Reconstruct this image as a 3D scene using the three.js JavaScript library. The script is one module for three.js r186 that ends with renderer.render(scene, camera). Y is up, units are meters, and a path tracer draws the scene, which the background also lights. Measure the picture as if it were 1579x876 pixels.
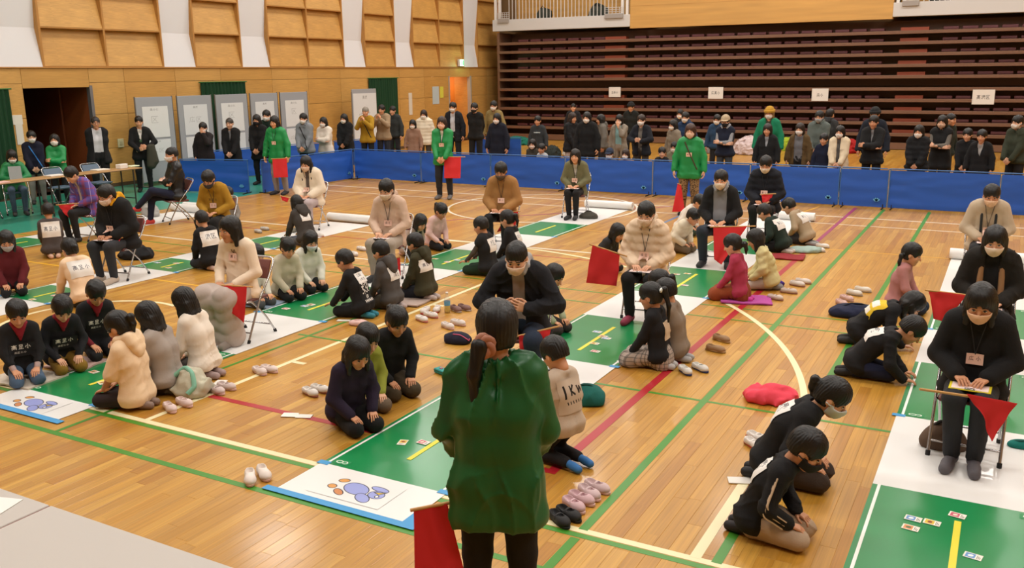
import * as THREE from 'three';
import { mergeGeometries } from 'three/addons/utils/BufferGeometryUtils.js';
import { RoundedBoxGeometry } from 'three/addons/geometries/RoundedBoxGeometry.js';
import { RectAreaLightUniformsLib } from 'three/addons/lights/RectAreaLightUniformsLib.js';

// ---------------------------------------------------------------- camera, lights, exposure
const scene = new THREE.Scene();
const CAMH = 2.5, FPX = 1384.06;
const camera = new THREE.PerspectiveCamera(35.121, 1579 / 876, 0.1, 100);
camera.position.set(0, CAMH, 0);
camera.rotation.order = 'YXZ';
camera.rotation.set(-0.230748, 0.503926, -0.011658);
camera.updateMatrixWorld(true);
const renderer = new THREE.WebGLRenderer({ antialias: true });
renderer.toneMapping = THREE.LinearToneMapping;
renderer.toneMappingExposure = 0.83;
renderer.shadowMap.enabled = true;
RectAreaLightUniformsLib.init();
// ceiling lamps of the hall: [x, z]; each is a fitting (built below) with its own area light
const LAMP_Y = 9.0, LAMP_W = 1.5, LAMP_POWER = 27;
const LAMPS = [];
for (const z of [-28, -21.5, -15, -8.5, -2]) for (const x of [-15, -10, -5, 0, 5]) LAMPS.push([x, z]);

// ---------------------------------------------------------------- helpers
let seed = 12345;
const rnd = () => { seed = (seed * 1664525 + 1013904223) >>> 0; return seed / 4294967296; };
const rr = (a, b) => a + (b - a) * rnd();
const V = (x, y, z) => new THREE.Vector3(x, y, z);
const clamp = (x, a, b) => Math.max(a, Math.min(b, x));
const names = new Map();
const numbered = (n) => { const k = names.get(n) ?? 0; names.set(n, k + 1); return k ? n + '_' + String(k).padStart(3, '0') : n; };
// a picture point to the world point at height h
function P(px, py, h = 0) {
  const d = V((px - 789.5) / FPX, -(py - 438) / FPX, -1).applyEuler(camera.rotation);
  const t = (h - CAMH) / d.y;
  return V(d.x * t, h, d.z * t);
}
function finish(o) { o.traverse((m) => { if (m.isMesh) { m.castShadow = true; m.receiveShadow = true; } }); return o; }
function thing(name, label, category, pos = [0, 0, 0], turn = 0, group) {
  const o = new THREE.Group(); o.name = numbered(name); scene.add(o);
  if (pos.isVector3) o.position.copy(pos); else o.position.set(...pos);
  o.rotation.y = turn; o.userData = { label, category };
  if (group) o.userData.group = group;
  return o;
}
function mesh(name, geo, mat, parent, label) {
  const g = Array.isArray(geo) ? merge(geo) : geo;
  const m = new THREE.Mesh(g, mat); m.name = name; m.castShadow = m.receiveShadow = true;
  if (label) m.userData.label = label;
  parent.add(m); return m;
}
function single(name, geo, mat, label, category, pos, turn = 0, group) {
  const m = mesh(numbered(name), geo, mat, scene);
  if (pos) { if (pos.isVector3) m.position.copy(pos); else m.position.set(...pos); }
  m.rotation.y = turn; m.userData = { label, category }; if (group) m.userData.group = group;
  return m;
}
function struct(name, geo, mat, parent = scene, label, category) {
  const m = mesh(numbered(name), geo, mat, parent);
  m.userData.kind = 'structure'; if (label) m.userData.label = label; if (category) m.userData.category = category;
  return m;
}
const merge = (list) => mergeGeometries(list.map((g) => { const n = g.index ? g.toNonIndexed() : g; for (const k of Object.keys(n.attributes)) if (!['position', 'normal', 'uv'].includes(k)) n.deleteAttribute(k); return n; }));
const mats = new Map();
function M(color, rough = 0.8, extra = {}) {
  const key = JSON.stringify([color, rough, extra]);
  if (!mats.has(key)) { const m = new THREE.MeshPhysicalMaterial({ color, roughness: rough, ...extra }); mats.set(key, m); }
  return mats.get(key);
}
const bx = (x0, x1, y0, y1, z0, z1) => { const g = new THREE.BoxGeometry(Math.abs(x1 - x0), Math.abs(y1 - y0), Math.abs(z1 - z0)); g.translate((x0 + x1) / 2, (y0 + y1) / 2, (z0 + z1) / 2); return g; };
const rb = (w, h, d, r, x = 0, y = 0, z = 0) => { const g = new RoundedBoxGeometry(w, h, d, 2, r); g.translate(x, y, z); return g; };
const tube = (pts, r, seg = 8, closed = false, n) => new THREE.TubeGeometry(new THREE.CatmullRomCurve3(pts.map((p) => (p.isVector3 ? p : V(...p))), closed, 'catmullrom', 0.3), n ?? pts.length * 4, r, seg, closed);
const polyTube = (pts, r, seg = 8) => { const path = new THREE.CurvePath(); for (let i = 0; i + 1 < pts.length; i++) path.add(new THREE.LineCurve3(V(...pts[i]), V(...pts[i + 1]))); return new THREE.TubeGeometry(path, (pts.length - 1) * 6, r, seg, false); };
function rod(a, b, r, seg = 10) { a = a.isVector3 ? a : V(...a); b = b.isVector3 ? b : V(...b); const g = new THREE.CylinderGeometry(r, r, a.distanceTo(b), seg); g.applyQuaternion(new THREE.Quaternion().setFromUnitVectors(V(0, 1, 0), b.clone().sub(a).normalize())); g.translate((a.x + b.x) / 2, (a.y + b.y) / 2, (a.z + b.z) / 2); return g; }
// smooth value noise
function h3(x, y, z) { let h = Math.imul(x, 374761393) ^ Math.imul(y, 668265263) ^ Math.imul(z, 2147483647 - 1013); h = Math.imul(h ^ (h >>> 13), 1274126177); return ((h ^ (h >>> 16)) >>> 0) / 4294967296; }
function noise(x, y, z) {
  const xi = Math.floor(x), yi = Math.floor(y), zi = Math.floor(z); let u = x - xi, v = y - yi, w = z - zi;
  u = u * u * (3 - 2 * u); v = v * v * (3 - 2 * v); w = w * w * (3 - 2 * w);
  const L = (a, b, t) => a + (b - a) * t;
  return L(L(L(h3(xi, yi, zi), h3(xi + 1, yi, zi), u), L(h3(xi, yi + 1, zi), h3(xi + 1, yi + 1, zi), u), v), L(L(h3(xi, yi, zi + 1), h3(xi + 1, yi, zi + 1), u), L(h3(xi, yi + 1, zi + 1), h3(xi + 1, yi + 1, zi + 1), u), v), w) * 2 - 1;
}
function canvasTex(w, h, draw, srgb = true) {
  const c = document.createElement('canvas'); c.width = w; c.height = h; draw(c.getContext('2d'), w, h);
  const t = new THREE.CanvasTexture(c); if (srgb) t.colorSpace = THREE.SRGBColorSpace; t.magFilter = THREE.LinearFilter; t.wrapS = t.wrapT = THREE.RepeatWrapping; return t;
}
function dataTex(w, h, fn, srgb = true) {
  const d = new Uint8Array(w * h * 4);
  for (let y = 0; y < h; y++) for (let x = 0; x < w; x++) { const c = fn(x, y), i = (y * w + x) * 4; d[i] = clamp(c[0], 0, 255); d[i + 1] = clamp(c[1], 0, 255); d[i + 2] = clamp(c[2], 0, 255); d[i + 3] = 255; }
  const t = new THREE.DataTexture(d, w, h); if (srgb) t.colorSpace = THREE.SRGBColorSpace; t.magFilter = THREE.LinearFilter; t.wrapS = t.wrapT = THREE.RepeatWrapping; t.needsUpdate = true; return t;
}
// ---------------------------------------------------------------- the hall: floor
const WX = -18.4, BZ = -33.0, EX = 9, FZ = 5, TOPY = 9.6;
// wood grain, u across the board (1 = 0.3 m), v along it (1 = 2.4 m)
const grain = dataTex(256, 512, (x, y) => {
  const u = x / 256, v = y / 512;
  const a = noise(u * 40, v * 5, 3.1), b = noise(u * 110, v * 9, 7.7), c = noise(u * 7, v * 7, 1.3);
  const s = 232 + a * 12 + b * 9 + c * 12;
  return [s, s * 0.985 + c * 3, s * 0.96 + c * 5];
});
const TONES = [0xc99539, 0xc49034, 0xcf9c40, 0xc89335, 0xba832e, 0xd2a146, 0xc4923d];
const FLOOR_FINISH = { clearcoat: 0.28, clearcoatRoughness: 0.14, map: grain };
const plankMats = TONES.map((c) => new THREE.MeshPhysicalMaterial({ color: c, roughness: 0.42, ...FLOOR_FINISH }));
const plankRest = new THREE.MeshPhysicalMaterial({ color: 0xffffff, vertexColors: true, roughness: 0.42, ...FLOOR_FINISH });
const floor = struct('floor', bx(WX - 0.2, EX + 0.2, -0.3, -0.016, BZ - 0.2, FZ + 0.2), M(0x4a3018, 0.9), scene, 'golden brown wooden gymnasium floor of narrow boards', 'floor');
const PW = 0.088;
function plankGeo(len, uo, vo) {   // top face with chamfered long and short edges; origin at one end on the centre line
  const c = 0.0016, y1 = 0, y0 = -c * 1.1, w = PW / 2;
  const o = [[-w, 0], [w, 0], [w, -len], [-w, -len]], i = [[-w + c, -c], [w - c, -c], [w - c, -len + c], [-w + c, -len + c]];
  const pos = [], uv = [], nor = [];
  const add = (p, y, n) => { pos.push(p[0], y, p[1]); uv.push((p[0] + w) / 0.3 + uo, -p[1] / 2.4 + vo); nor.push(...n); };
  const quad = (a, ya, b, yb, c2, yc, d, yd, n) => { for (const [p, y] of [[a, ya], [b, yb], [c2, yc], [a, ya], [c2, yc], [d, yd]]) add(p, y, n); };
  quad(i[0], y1, i[1], y1, i[2], y1, i[3], y1, [0, 1, 0]);
  const ns = [[0, 0.7, 0.7], [0.7, 0.7, 0], [0, 0.7, -0.7], [-0.7, 0.7, 0]];
  for (let k = 0; k < 4; k++) quad(o[k], y0, o[(k + 1) % 4], y0, i[(k + 1) % 4], y1, i[k], y1, ns[k]);
  const g = new THREE.BufferGeometry();
  g.setAttribute('position', new THREE.Float32BufferAttribute(pos, 3)); g.setAttribute('uv', new THREE.Float32BufferAttribute(uv, 2)); g.setAttribute('normal', new THREE.Float32BufferAttribute(nor, 3));
  return g;
}
{
  const LENS = [0.9, 1.2, 1.5, 1.8];
  const variants = LENS.map((l) => [0, 1, 2, 3].map((k) => plankGeo(l, k * 0.25, k * 0.31 + l)));
  const boards = [];
  for (let x = WX + PW / 2 + 0.03; x < EX; x += PW) {
    let z = x < -14.28 ? -17.9 : 1.0 - rnd() * 1.2;
    while (z > BZ) { const k = Math.floor(rnd() * 4), t = Math.floor(rnd() * TONES.length), g = Math.floor(rnd() * 4); boards.push([x, z, k, t, g]); z -= LENS[k]; }
  }
  const inv = camera.matrixWorldInverse, v = V(0, 0, 0);
  for (const b of boards) {
    v.set(b[0], 0, b[1] - LENS[b[2]] / 2).applyMatrix4(inv);
    const sx = v.x / -v.z * FPX, sy = v.y / -v.z * FPX;
    b.d = v.z < -0.5 && Math.abs(sx) < 840 && Math.abs(sy) < 470 ? -v.z : 1e3 - v.z;
  }
  boards.sort((a, b) => a.d - b.d);
  const base = new THREE.Group();
  boards.slice(0, 300).forEach(([x, z, k, t, g]) => { const m = mesh('plank', variants[k][g], plankMats[t], floor); m.position.set(x, 0, z); });
  const pos = [], uv = [], nor = [], col = [], cc = TONES.map((c) => new THREE.Color(c));
  for (const b of boards.slice(300)) {
    if (b[1] > 0.5 && b.d > 900 && b[0] > 4) { /* still laid: the floor is whole */ }
    const g = variants[b[2]][b[4]], p = g.attributes.position.array, u = g.attributes.uv.array, n = g.attributes.normal.array, c = cc[b[3]];
    for (let i = 0; i < p.length; i += 3) { pos.push(p[i] + b[0], p[i + 1], p[i + 2] + b[1]); nor.push(n[i], n[i + 1], n[i + 2]); col.push(c.r, c.g, c.b); }
    for (let i = 0; i < u.length; i++) uv.push(u[i]);
  }
  const g = new THREE.BufferGeometry();
  g.setAttribute('position', new THREE.Float32BufferAttribute(pos, 3)); g.setAttribute('uv', new THREE.Float32BufferAttribute(uv, 2)); g.setAttribute('normal', new THREE.Float32BufferAttribute(nor, 3)); g.setAttribute('color', new THREE.Float32BufferAttribute(col, 3));
  const rest = mesh('planks', g, plankRest, floor); rest.userData.kind = 'stuff';
}
// teal sheet along the wall
struct('floor_runner', bx(WX, -14.28, -0.02, 0.0005, -17.9, FZ), M(0x2f8f78, 0.4, { clearcoat: 0.3, clearcoatRoughness: 0.2 }), scene, 'teal green floor covering strip along the panelled wall', 'floor');

// court lines: painted strips, 1 mm proud
const CREAM = M(0xe6dcb0, 0.4), GREENL = M(0x3f8726, 0.4), REDL = M(0xa81c28, 0.4), YELLOWL = M(0xd8a42a, 0.4), WHITEL = M(0xdcd6c4, 0.4), MAGL = M(0x96305c, 0.4);
let lineY = 0.0006;
function line(x0, z0, x1, z1, w, m) {
  lineY += 0.00003;
  const dx = x1 - x0, dz = z1 - z0, L = Math.hypot(dx, dz), g = new THREE.BoxGeometry(L, 0.001, w);
  g.rotateY(-Math.atan2(dz, dx)); g.translate((x0 + x1) / 2, lineY, (z0 + z1) / 2);
  mesh('court_line', g, m, floor);
}
function arc(cx, cz, r, a0, a1, w, m) {
  lineY += 0.00003;
  const n = 64, s = new THREE.Shape();
  s.absarc(0, 0, r + w / 2, a0, a1, false); s.absarc(0, 0, r - w / 2, a1, a0, true);
  const g = new THREE.ExtrudeGeometry(s, { depth: 0.001, bevelEnabled: false, curveSegments: n }); g.rotateX(-Math.PI / 2); g.translate(cx, lineY - 0.0005, cz);
  mesh('court_line', g, m, floor);
}
const at2 = (px, py) => { const p = P(px, py); return [p.x, p.z]; };
// across the hall (constant z)
{
  const zb = -4.19;
  line(-14.2, zb, 8, zb, 0.05, CREAM); line(-14.2, zb + 0.055, 8, zb + 0.055, 0.045, GREENL);
  line(-14.2, -3.73, 8, -3.73, 0.05, GREENL);
  line(-14.2, -16.3, 8, -16.3, 0.05, WHITEL); line(-14.2, -15.48, 8, -15.48, 0.04, WHITEL); line(-14.2, -11.5, -4.0, -11.5, 0.05, WHITEL);
  line(-6.0, -6.48, 8, -6.48, 0.035, GREENL); line(-14.2, -9.38, 8, -9.38, 0.03, GREENL); line(-14.2, -8.9, 8, -8.9, 0.03, GREENL);
  line(-14.2, -9.75, -5.4, -9.75, 0.045, WHITEL); line(-14.2, -13.2, 6, -13.2, 0.03, YELLOWL);
  line(-14.2, -7.55, -7, -7.55, 0.05, YELLOWL); line(-14.2, -11.0, -4, -11.0, 0.03, REDL);
  line(-5.43, -4.8, -2.34, -4.8, 0.06, REDL);
  // along the hall (constant x)
  line(-1.88, -4.2, -1.88, -17.5, 0.055, GREENL); line(-1.88, -4.1, -1.88, -2.6, 0.055, GREENL);
  line(-2.37, -4.77, -2.37, -13.5, 0.07, REDL); line(-2.37, -13.5, -2.37, -17.5, 0.06, MAGL);
  line(-5.46, -4.2, -5.46, -10.2, 0.05, CREAM);
  line(-1.12, -4.2, -1.12, -17.5, 0.055, GREENL); line(-1.235, -4.2, -1.235, -6.9, 0.06, CREAM);
  line(-5.87, -3.75, -5.87, -8.6, 0.035, GREENL); line(-5.87, -6.48, -5.1, -6.48, 0.03, GREENL);
  for (const z of [-5.78, -7.2, -8.05, -9.1]) line(-5.45, z, -5.3, z, 0.05, CREAM);
  line(-3.3, -15.6, -3.0, -17.4, 0.05, YELLOWL);
  line(-8.6, -13.0, -5.4, -16.4, 0.05, MAGL); line(-5.0, -13.0, -5.0, -17.4, 0.05, M(0x4d79a8, 0.4));
  // circles
  arc(-7.7, -15.2, 1.8, 0, Math.PI * 2, 0.05, WHITEL);
  arc(-6.89, -5.65, 5.82, Math.asin(1.25 / 5.82), Math.PI / 2 + 0.1, 0.055, CREAM);
  arc(-8.27, -5.82, 0.92, 1.3, 3.9, 0.05, CREAM);
}

// ---------------------------------------------------------------- the hall: walls
const woodTex = dataTex(256, 256, (x, y) => { const u = x / 256, v = y / 256, s = 240 + noise(u * 6, v * 46, 2.2) * 9 + noise(u * 14, v * 120, 5) * 6 + noise(u * 3, v * 3, 9) * 6; return [s, s * 0.99, s * 0.97]; });
const OAK = new THREE.MeshPhysicalMaterial({ color: 0xd6a75e, roughness: 0.5, map: woodTex });
const OAK2 = new THREE.MeshPhysicalMaterial({ color: 0xd1a056, roughness: 0.5, map: woodTex });
const OAKF = new THREE.MeshPhysicalMaterial({ color: 0xbf8a46, roughness: 0.55, map: woodTex });
const PLASTER = M(0xdedfe2, 0.85), CEILM = M(0xc4c2bc, 0.9);
const wallL = struct('wall_left', bx(WX - 3.1, WX - 2.9, 0, TOPY, BZ - 0.2, FZ + 0.2), PLASTER, scene, 'tall side wall with oak wainscot and slanted acoustic bays', 'wall');
struct('wall_back', bx(WX - 3.1, EX + 0.2, 0, TOPY, BZ - 0.4, BZ - 0.2), M(0x8a6a44, 0.85), scene, 'end wall behind the folded bleachers', 'wall');
struct('wall_right', bx(EX, EX + 0.2, 0, TOPY, BZ - 0.2, FZ + 0.2), M(0xb99058, 0.8), scene, 'opposite side wall of the gymnasium', 'wall');
struct('wall_front', bx(WX - 3.1, EX + 0.2, 0, TOPY, FZ, FZ + 0.2), M(0xb99058, 0.8), scene, 'wall behind the photographer', 'wall');
struct('ceiling', bx(WX - 3.1, EX + 0.2, TOPY, TOPY + 0.2, BZ - 0.4, FZ + 0.2), CEILM, scene, 'high pale gymnasium ceiling', 'ceiling');

// wainscot panels, 2.72 m high, with door and curtain openings
const WTOP = 2.72;
const OPEN = [[-13.66, -12.05, 2.3], [-30.2, -28.75, 2.38]];           // door openings: z0, z1, height
{
  const W = WX, T = 0.7;
  const joints = [-0, -3, -6, -9, -11.35, -12.05, -13.66, -14.6, -16.1, -17.6, -19.5, -21.0, -22.5, -24, -25.6, -27.1, -28.75, -30.2, -31.5, BZ];
  let z1 = FZ; let k = 0;
  for (const z0 of joints) {
    const mid = (z0 + z1) / 2, o = OPEN.find((q) => mid > q[0] && mid < q[1]);
    const m = k++ % 2 ? OAK : OAK2, gap = 0.004;
    const rows = o ? [[o[2], WTOP]] : [[0.08, 0.9], [0.9, 1.68], [1.68, 2.4], [2.4, WTOP]];
    for (const [y0, y1] of rows) mesh('panel', bx(W - T, W, y0 + gap, y1 - gap, z0 + gap, z1 - gap), m, wallL);
    if (!o) mesh('baseboard', bx(W - T, W + 0.012, 0, 0.08, z0, z1), M(0x5c4630, 0.6), wallL);
    z1 = z0;
  }
  mesh('ledge', bx(W - 0.68, W + 0.035, WTOP - 0.001, WTOP + 0.025, BZ, FZ), OAKF, wallL);
}
// acoustic bays and the white pilasters between them
{
  const BAYS = [[-12.58, -15.81, 2], [-16.79, -18.43, 1], [-19.45, -22.75, 2], [-23.79, -25.45, 1], [-26.48, -29.83, 2], [-30.83, -32.6, 1], [-8.4, -11.6, 2], [-5.0, -7.4, 1]];
  const y0 = WTOP + 0.025, PITCH = 0.83;
  for (const [za, zb, n] of BAYS) {
    const fw = 0.05, D = 0.5;
    for (const z of n === 2 ? [za, (za + zb) / 2 + fw / 2, zb + fw] : [za, zb + fw]) mesh('bay_post', bx(WX - D, WX, y0, TOPY, z - fw, z), OAKF, wallL);
    const w = (za - zb - fw * (n + 1)) / n;
    for (let c = 0; c < n; c++) for (let r = 0; r < 8; r++) {
      const zl = za - fw - c * (w + fw), zr = zl - w, yb = y0 + r * PITCH, yt = Math.min(yb + PITCH, TOPY);
      if (yt - yb < 0.1) continue;
      // panel leans: flush at its foot, recessed at its head
      const s = new THREE.Shape([new THREE.Vector2(-0.01, yb + 0.02), new THREE.Vector2(-0.17, yt), new THREE.Vector2(-0.34, yt), new THREE.Vector2(-0.34, yb + 0.02)]);
      const g = new THREE.ExtrudeGeometry(s, { depth: w, bevelEnabled: false }); g.translate(WX, 0, zr);
      const uv = g.attributes.uv; for (let i = 0; i < uv.count; i++) { const p = g.attributes.position; uv.setXY(i, p.getZ(i), p.getY(i)); }
      mesh('acoustic_panel', g, (c + r) % 2 ? OAK : OAK2, wallL);
      mesh('bay_shelf', bx(WX - 0.34, WX, yb - 0.012, yb + 0.016, zr, zl), OAKF, wallL);
    }
  }
  // zigzag plaster strips
  const strips = [[-11.6, -12.58], [-15.81, -16.79], [-18.43, -19.45], [-22.75, -23.79], [-25.45, -26.48], [-29.83, -30.83], [-7.4, -8.4]];
  for (const [za, zb] of strips) {
    const s = new THREE.Shape(); const zz = [[0, y0], [-0.14, 3.56], [0.05, 5.3], [-0.14, 7.0], [0, 8.4], [0, TOPY], [-0.6, TOPY], [-0.6, y0]];
    zz.forEach(([x, y], i) => (i ? s.lineTo(x, y) : s.moveTo(x, y)));
    const g = new THREE.ExtrudeGeometry(s, { depth: za - zb, bevelEnabled: false }); g.translate(WX, 0, zb);
    mesh('pilaster', g, PLASTER, wallL);
  }
}
// recesses behind the two door openings
{
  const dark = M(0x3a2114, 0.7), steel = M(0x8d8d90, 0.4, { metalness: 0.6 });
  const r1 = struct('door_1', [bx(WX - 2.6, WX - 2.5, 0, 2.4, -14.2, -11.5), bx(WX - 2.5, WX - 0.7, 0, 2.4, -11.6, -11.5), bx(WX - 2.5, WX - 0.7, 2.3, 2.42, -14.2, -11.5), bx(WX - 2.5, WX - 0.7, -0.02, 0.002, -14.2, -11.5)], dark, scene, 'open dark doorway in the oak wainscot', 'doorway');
  mesh('door_leaf', rb(1.5, 2.26, 0.05, 0.01, WX - 1.75, 1.14, -13.6), M(0x6a3417, 0.5), r1);
  mesh('jamb', bx(WX - 0.1, WX + 0.012, 0, 2.34, -13.72, -13.645), steel, r1); mesh('side_return', bx(WX - 2.5, WX - 0.1, 0, 2.3, -13.74, -13.655), M(0x7c3f1a, 0.6), r1);
  const r2 = struct('door_2', [bx(WX - 1.7, WX - 1.6, 0, 2.5, -31, -28), bx(WX - 1.6, WX - 0.7, 0, 2.5, -28.6, -28.5), bx(WX - 1.6, WX - 0.7, 0, 2.5, -30.5, -30.4), bx(WX - 1.6, WX - 0.7, 2.4, 2.5, -30.5, -28.5), bx(WX - 1.6, WX - 0.7, -0.02, 0.002, -30.5, -28.5)], M(0xd08a2c, 0.6), scene, 'lit doorway showing an orange corridor wall', 'doorway');
  for (const [za, zb] of [[-30.29, -30.2], [-28.75, -28.68]]) mesh('jamb', bx(WX - 0.12, WX + 0.02, 0, 2.42, za, zb), M(0xa9a49a, 0.5), r2); mesh('side_return', bx(WX - 1.6, WX - 0.12, 0, 2.4, -30.3, -30.22), M(0xc08030, 0.6), r2);
  const lamp = mesh('corridor_lamp', bx(WX - 1.4, WX - 0.9, 2.36, 2.4, -29.8, -29.2), M(0xffffff, 0.5, { emissive: 0xffd9a0, emissiveIntensity: 1 }), r2);
  const pl = new THREE.PointLight(0xffc88a, 2.2); pl.position.set(WX - 1.15, 2.25, -29.5); pl.castShadow = true; scene.add(pl);
}
// dark green curtains over openings
for (const [za, zb, y1, lab] of [[-16.85, -18.4, 2.36, 'dark green curtain behind the grey display boards'], [-23.85, -25.4, 2.39, 'dark green curtain beside the flip chart board'], [-10.2, -11.7, 2.3, 'dark green curtain beside the dark doorway']]) {
  const n = 60, s = new THREE.Shape(); const w = za - zb;
  for (let i = 0; i <= n; i++) { const z = (i / n) * w, x = 0.05 + 0.022 * Math.sin(i * 1.35) + 0.01 * noise(i * 0.4, 1, 2); i ? s.lineTo(z, x) : s.moveTo(z, x); }
  for (let i = n; i >= 0; i--) { const z = (i / n) * w, x = 0.04 + 0.022 * Math.sin(i * 1.35) + 0.01 * noise(i * 0.4, 1, 2); s.lineTo(z, x); }
  const g = new THREE.ExtrudeGeometry(s, { depth: y1 - 0.05, bevelEnabled: false }); g.rotateX(-Math.PI / 2); g.rotateY(-Math.PI / 2); g.rotateY(Math.PI); 
  g.computeBoundingBox(); const b = g.boundingBox; g.translate(WX + 0.012 - b.min.x, 0.05 - b.min.y, zb - b.min.z);
  const c = thing('curtain', lab, 'curtain');
  mesh('drape', g, M(0x0b3a1c, 0.9), c);
  mesh('rail', rod([WX + 0.06, y1, za + 0.06], [WX + 0.06, y1, zb - 0.06], 0.014), M(0x2c6b2c, 0.5), c);
}
// exit light over the far door
{
  const e = thing('exit_light', 'green lit exit sign on the wall above the lit doorway', 'sign', [WX + 0.05, 2.9, -29.5]);
  mesh('housing', rb(0.1, 0.26, 0.3, 0.01), M(0xdadada, 0.5), e);
  mesh('lit_face', bx(0.051, 0.056, -0.11, 0.11, -0.13, 0.13), M(0xffffff, 0.5, { emissive: 0xa8ffc8, emissiveIntensity: 1.6 }), e);
  mesh('running_figure', [bx(0.056, 0.06, -0.08, 0.06, -0.03, 0.02), bx(0.056, 0.06, 0.065, 0.1, -0.02, 0.015), bx(0.056, 0.06, -0.09, 0.09, -0.115, -0.07)], M(0x0c8a45, 0.5), e);
  const pl = new THREE.PointLight(0xa8ffc8, 0.4); pl.position.set(WX + 0.3, 2.9, -29.5); pl.castShadow = true; scene.add(pl);
}
// notices on the wall
function notice(name, z, y, w, h, m, lab) { const p = single(name, rb(0.012, h, w, 0.003), m, lab, 'notice', [WX + 0.008, y, z]); return p; }
notice('notice_sheet', -11.8, 1.66, 0.3, 0.2, M(0xdcd8cc, 0.8), 'white notice sheet taped beside the dark doorway');
notice('notice_strip', -11.85, 1.35, 0.16, 0.42, M(0xd6d2c8, 0.8), 'narrow white notice strip below the sheet by the doorway');
notice('notice_strip', -26.2, 1.5, 0.2, 0.75, M(0xd6cfc0, 0.8), 'narrow white notice strip on the wall beyond the flip chart');
notice('notice_poster', -27.8, 1.75, 0.42, 0.62, M(0xb9c6c9, 0.8), 'pale blue poster on the wall before the lit doorway');
notice('notice_poster', -28.2, 1.85, 0.22, 0.4, M(0xd8d24a, 0.8), 'small yellow poster beside the pale blue one');
{ const s = thing('wall_switch', 'small cream switch box on the oak wall', 'switch', [WX + 0.02, 1.0, -14.3]); mesh('box', rb(0.03, 0.2, 0.16, 0.008), M(0xcfc9a0, 0.6), s); mesh('key', rb(0.02, 0.09, 0.07, 0.005, 0.014, 0, 0), M(0xb9b48e, 0.6), s); }

// ---------------------------------------------------------------- end wall: balcony and oak facing
const FACE = -31.0;
struct('wall_facing', bx(-12.2, -3.55, 4.0, TOPY, FACE - 0.3, FACE), OAK, scene, 'smooth oak facing above the bleachers between the balconies', 'wall');
for (const y of [4.75, 5.5, 6.25]) struct('trim_' + Math.round(y * 4), bx(-12.2, -3.55, y - 0.005, y + 0.005, FACE, FACE + 0.003), OAKF);
for (const [x0, x1, lab] of [[-17.8, -12.2, 'white balcony with slim railing in the hall corner'], [-3.55, 3.2, 'white balcony with slim railing beside the oak facing']]) {
  const b = thing('balcony', lab, 'balcony');
  mesh('fascia', rb(x1 - x0, 0.42, 0.25, 0.01, (x0 + x1) / 2, 4.27, FACE - 0.1), M(0xc9c8c6, 0.8), b);
  mesh('deck', bx(x0, x1, 4.1, 4.4, FACE - 2.0, FACE - 0.2), M(0x9a9892, 0.8), b);
  mesh('rear_panel', bx(x0, x1, 4.4, TOPY, FACE - 2.05, FACE - 1.95), OAK, b);
  mesh('handrail', bx(x0, x1, 5.45, 5.5, FACE - 0.06, FACE - 0.01), M(0xd5d3cf, 0.5), b);
  for (let x = x0 + 0.7; x < x1 - 0.5; x += 0.145) mesh('baluster', bx(x - 0.011, x + 0.011, 4.48, 5.45, FACE - 0.045, FACE - 0.02), M(0xd5d3cf, 0.5), b);
  for (const x of [x0 + 0.12, x0 + 0.3, x1 - 0.3, x1 - 0.12]) mesh('post', bx(x - 0.045, x + 0.045, 4.48, 5.5, FACE - 0.07, FACE + 0.01), M(0xe0dedb, 0.5), b);
  for (const xs of [[x0 + 0.25, x0 + 0.72], [x1 - 0.95, x1 - 0.25]]) {
    mesh('bracket_plate', rb(xs[1] - xs[0], 0.16, 0.06, 0.008, (xs[0] + xs[1]) / 2, 4.44, FACE + 0.05), M(0x9c9690, 0.6), b);
    const grid = []; for (let k = 0; k < 6; k++) { const x = xs[0] + (xs[1] - xs[0]) * k / 5; grid.push(bx(x - 0.006, x + 0.006, 4.5, 4.74, FACE + 0.02, FACE + 0.032)); }
    for (let k = 0; k < 4; k++) grid.push(bx(xs[0], xs[1], 4.52 + k * 0.07, 4.532 + k * 0.07, FACE + 0.02, FACE + 0.032));
    mesh('mesh_guard', grid, M(0xd8d6d2, 0.5), b);
  }
}
for (const [x, w, lab] of [[-15.9, 0.6, 'dark bag heaped on the corner balcony'], [-13.7, 0.8, 'dark bags heaped by the railing guard of the corner balcony'], [-2.3, 0.7, 'dark bag heaped on the balcony beside the oak facing']]) {
  const g = new THREE.SphereGeometry(0.5, 20, 14); const p = g.attributes.position; for (let i = 0; i < p.count; i++) { const n = 1 + 0.25 * noise(p.getX(i) * 4 + x, p.getY(i) * 4, p.getZ(i) * 4); p.setXYZ(i, p.getX(i) * w * n, Math.max(-0.2, p.getY(i) * 0.6 * n) + 0.2, p.getZ(i) * 0.6 * n); } g.computeVertexNormals();
  const b = thing('duffel_bag', lab, 'bag', [x, 4.4, FACE - 0.6]); mesh('bag_body', g, M(0x3b4038, 0.8), b); mesh('strap', tube([[-w * 0.25, 0.3, 0.1], [0, 0.55, 0.12], [w * 0.25, 0.3, 0.1]], 0.018), M(0x24261f, 0.8), b);
}
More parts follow.
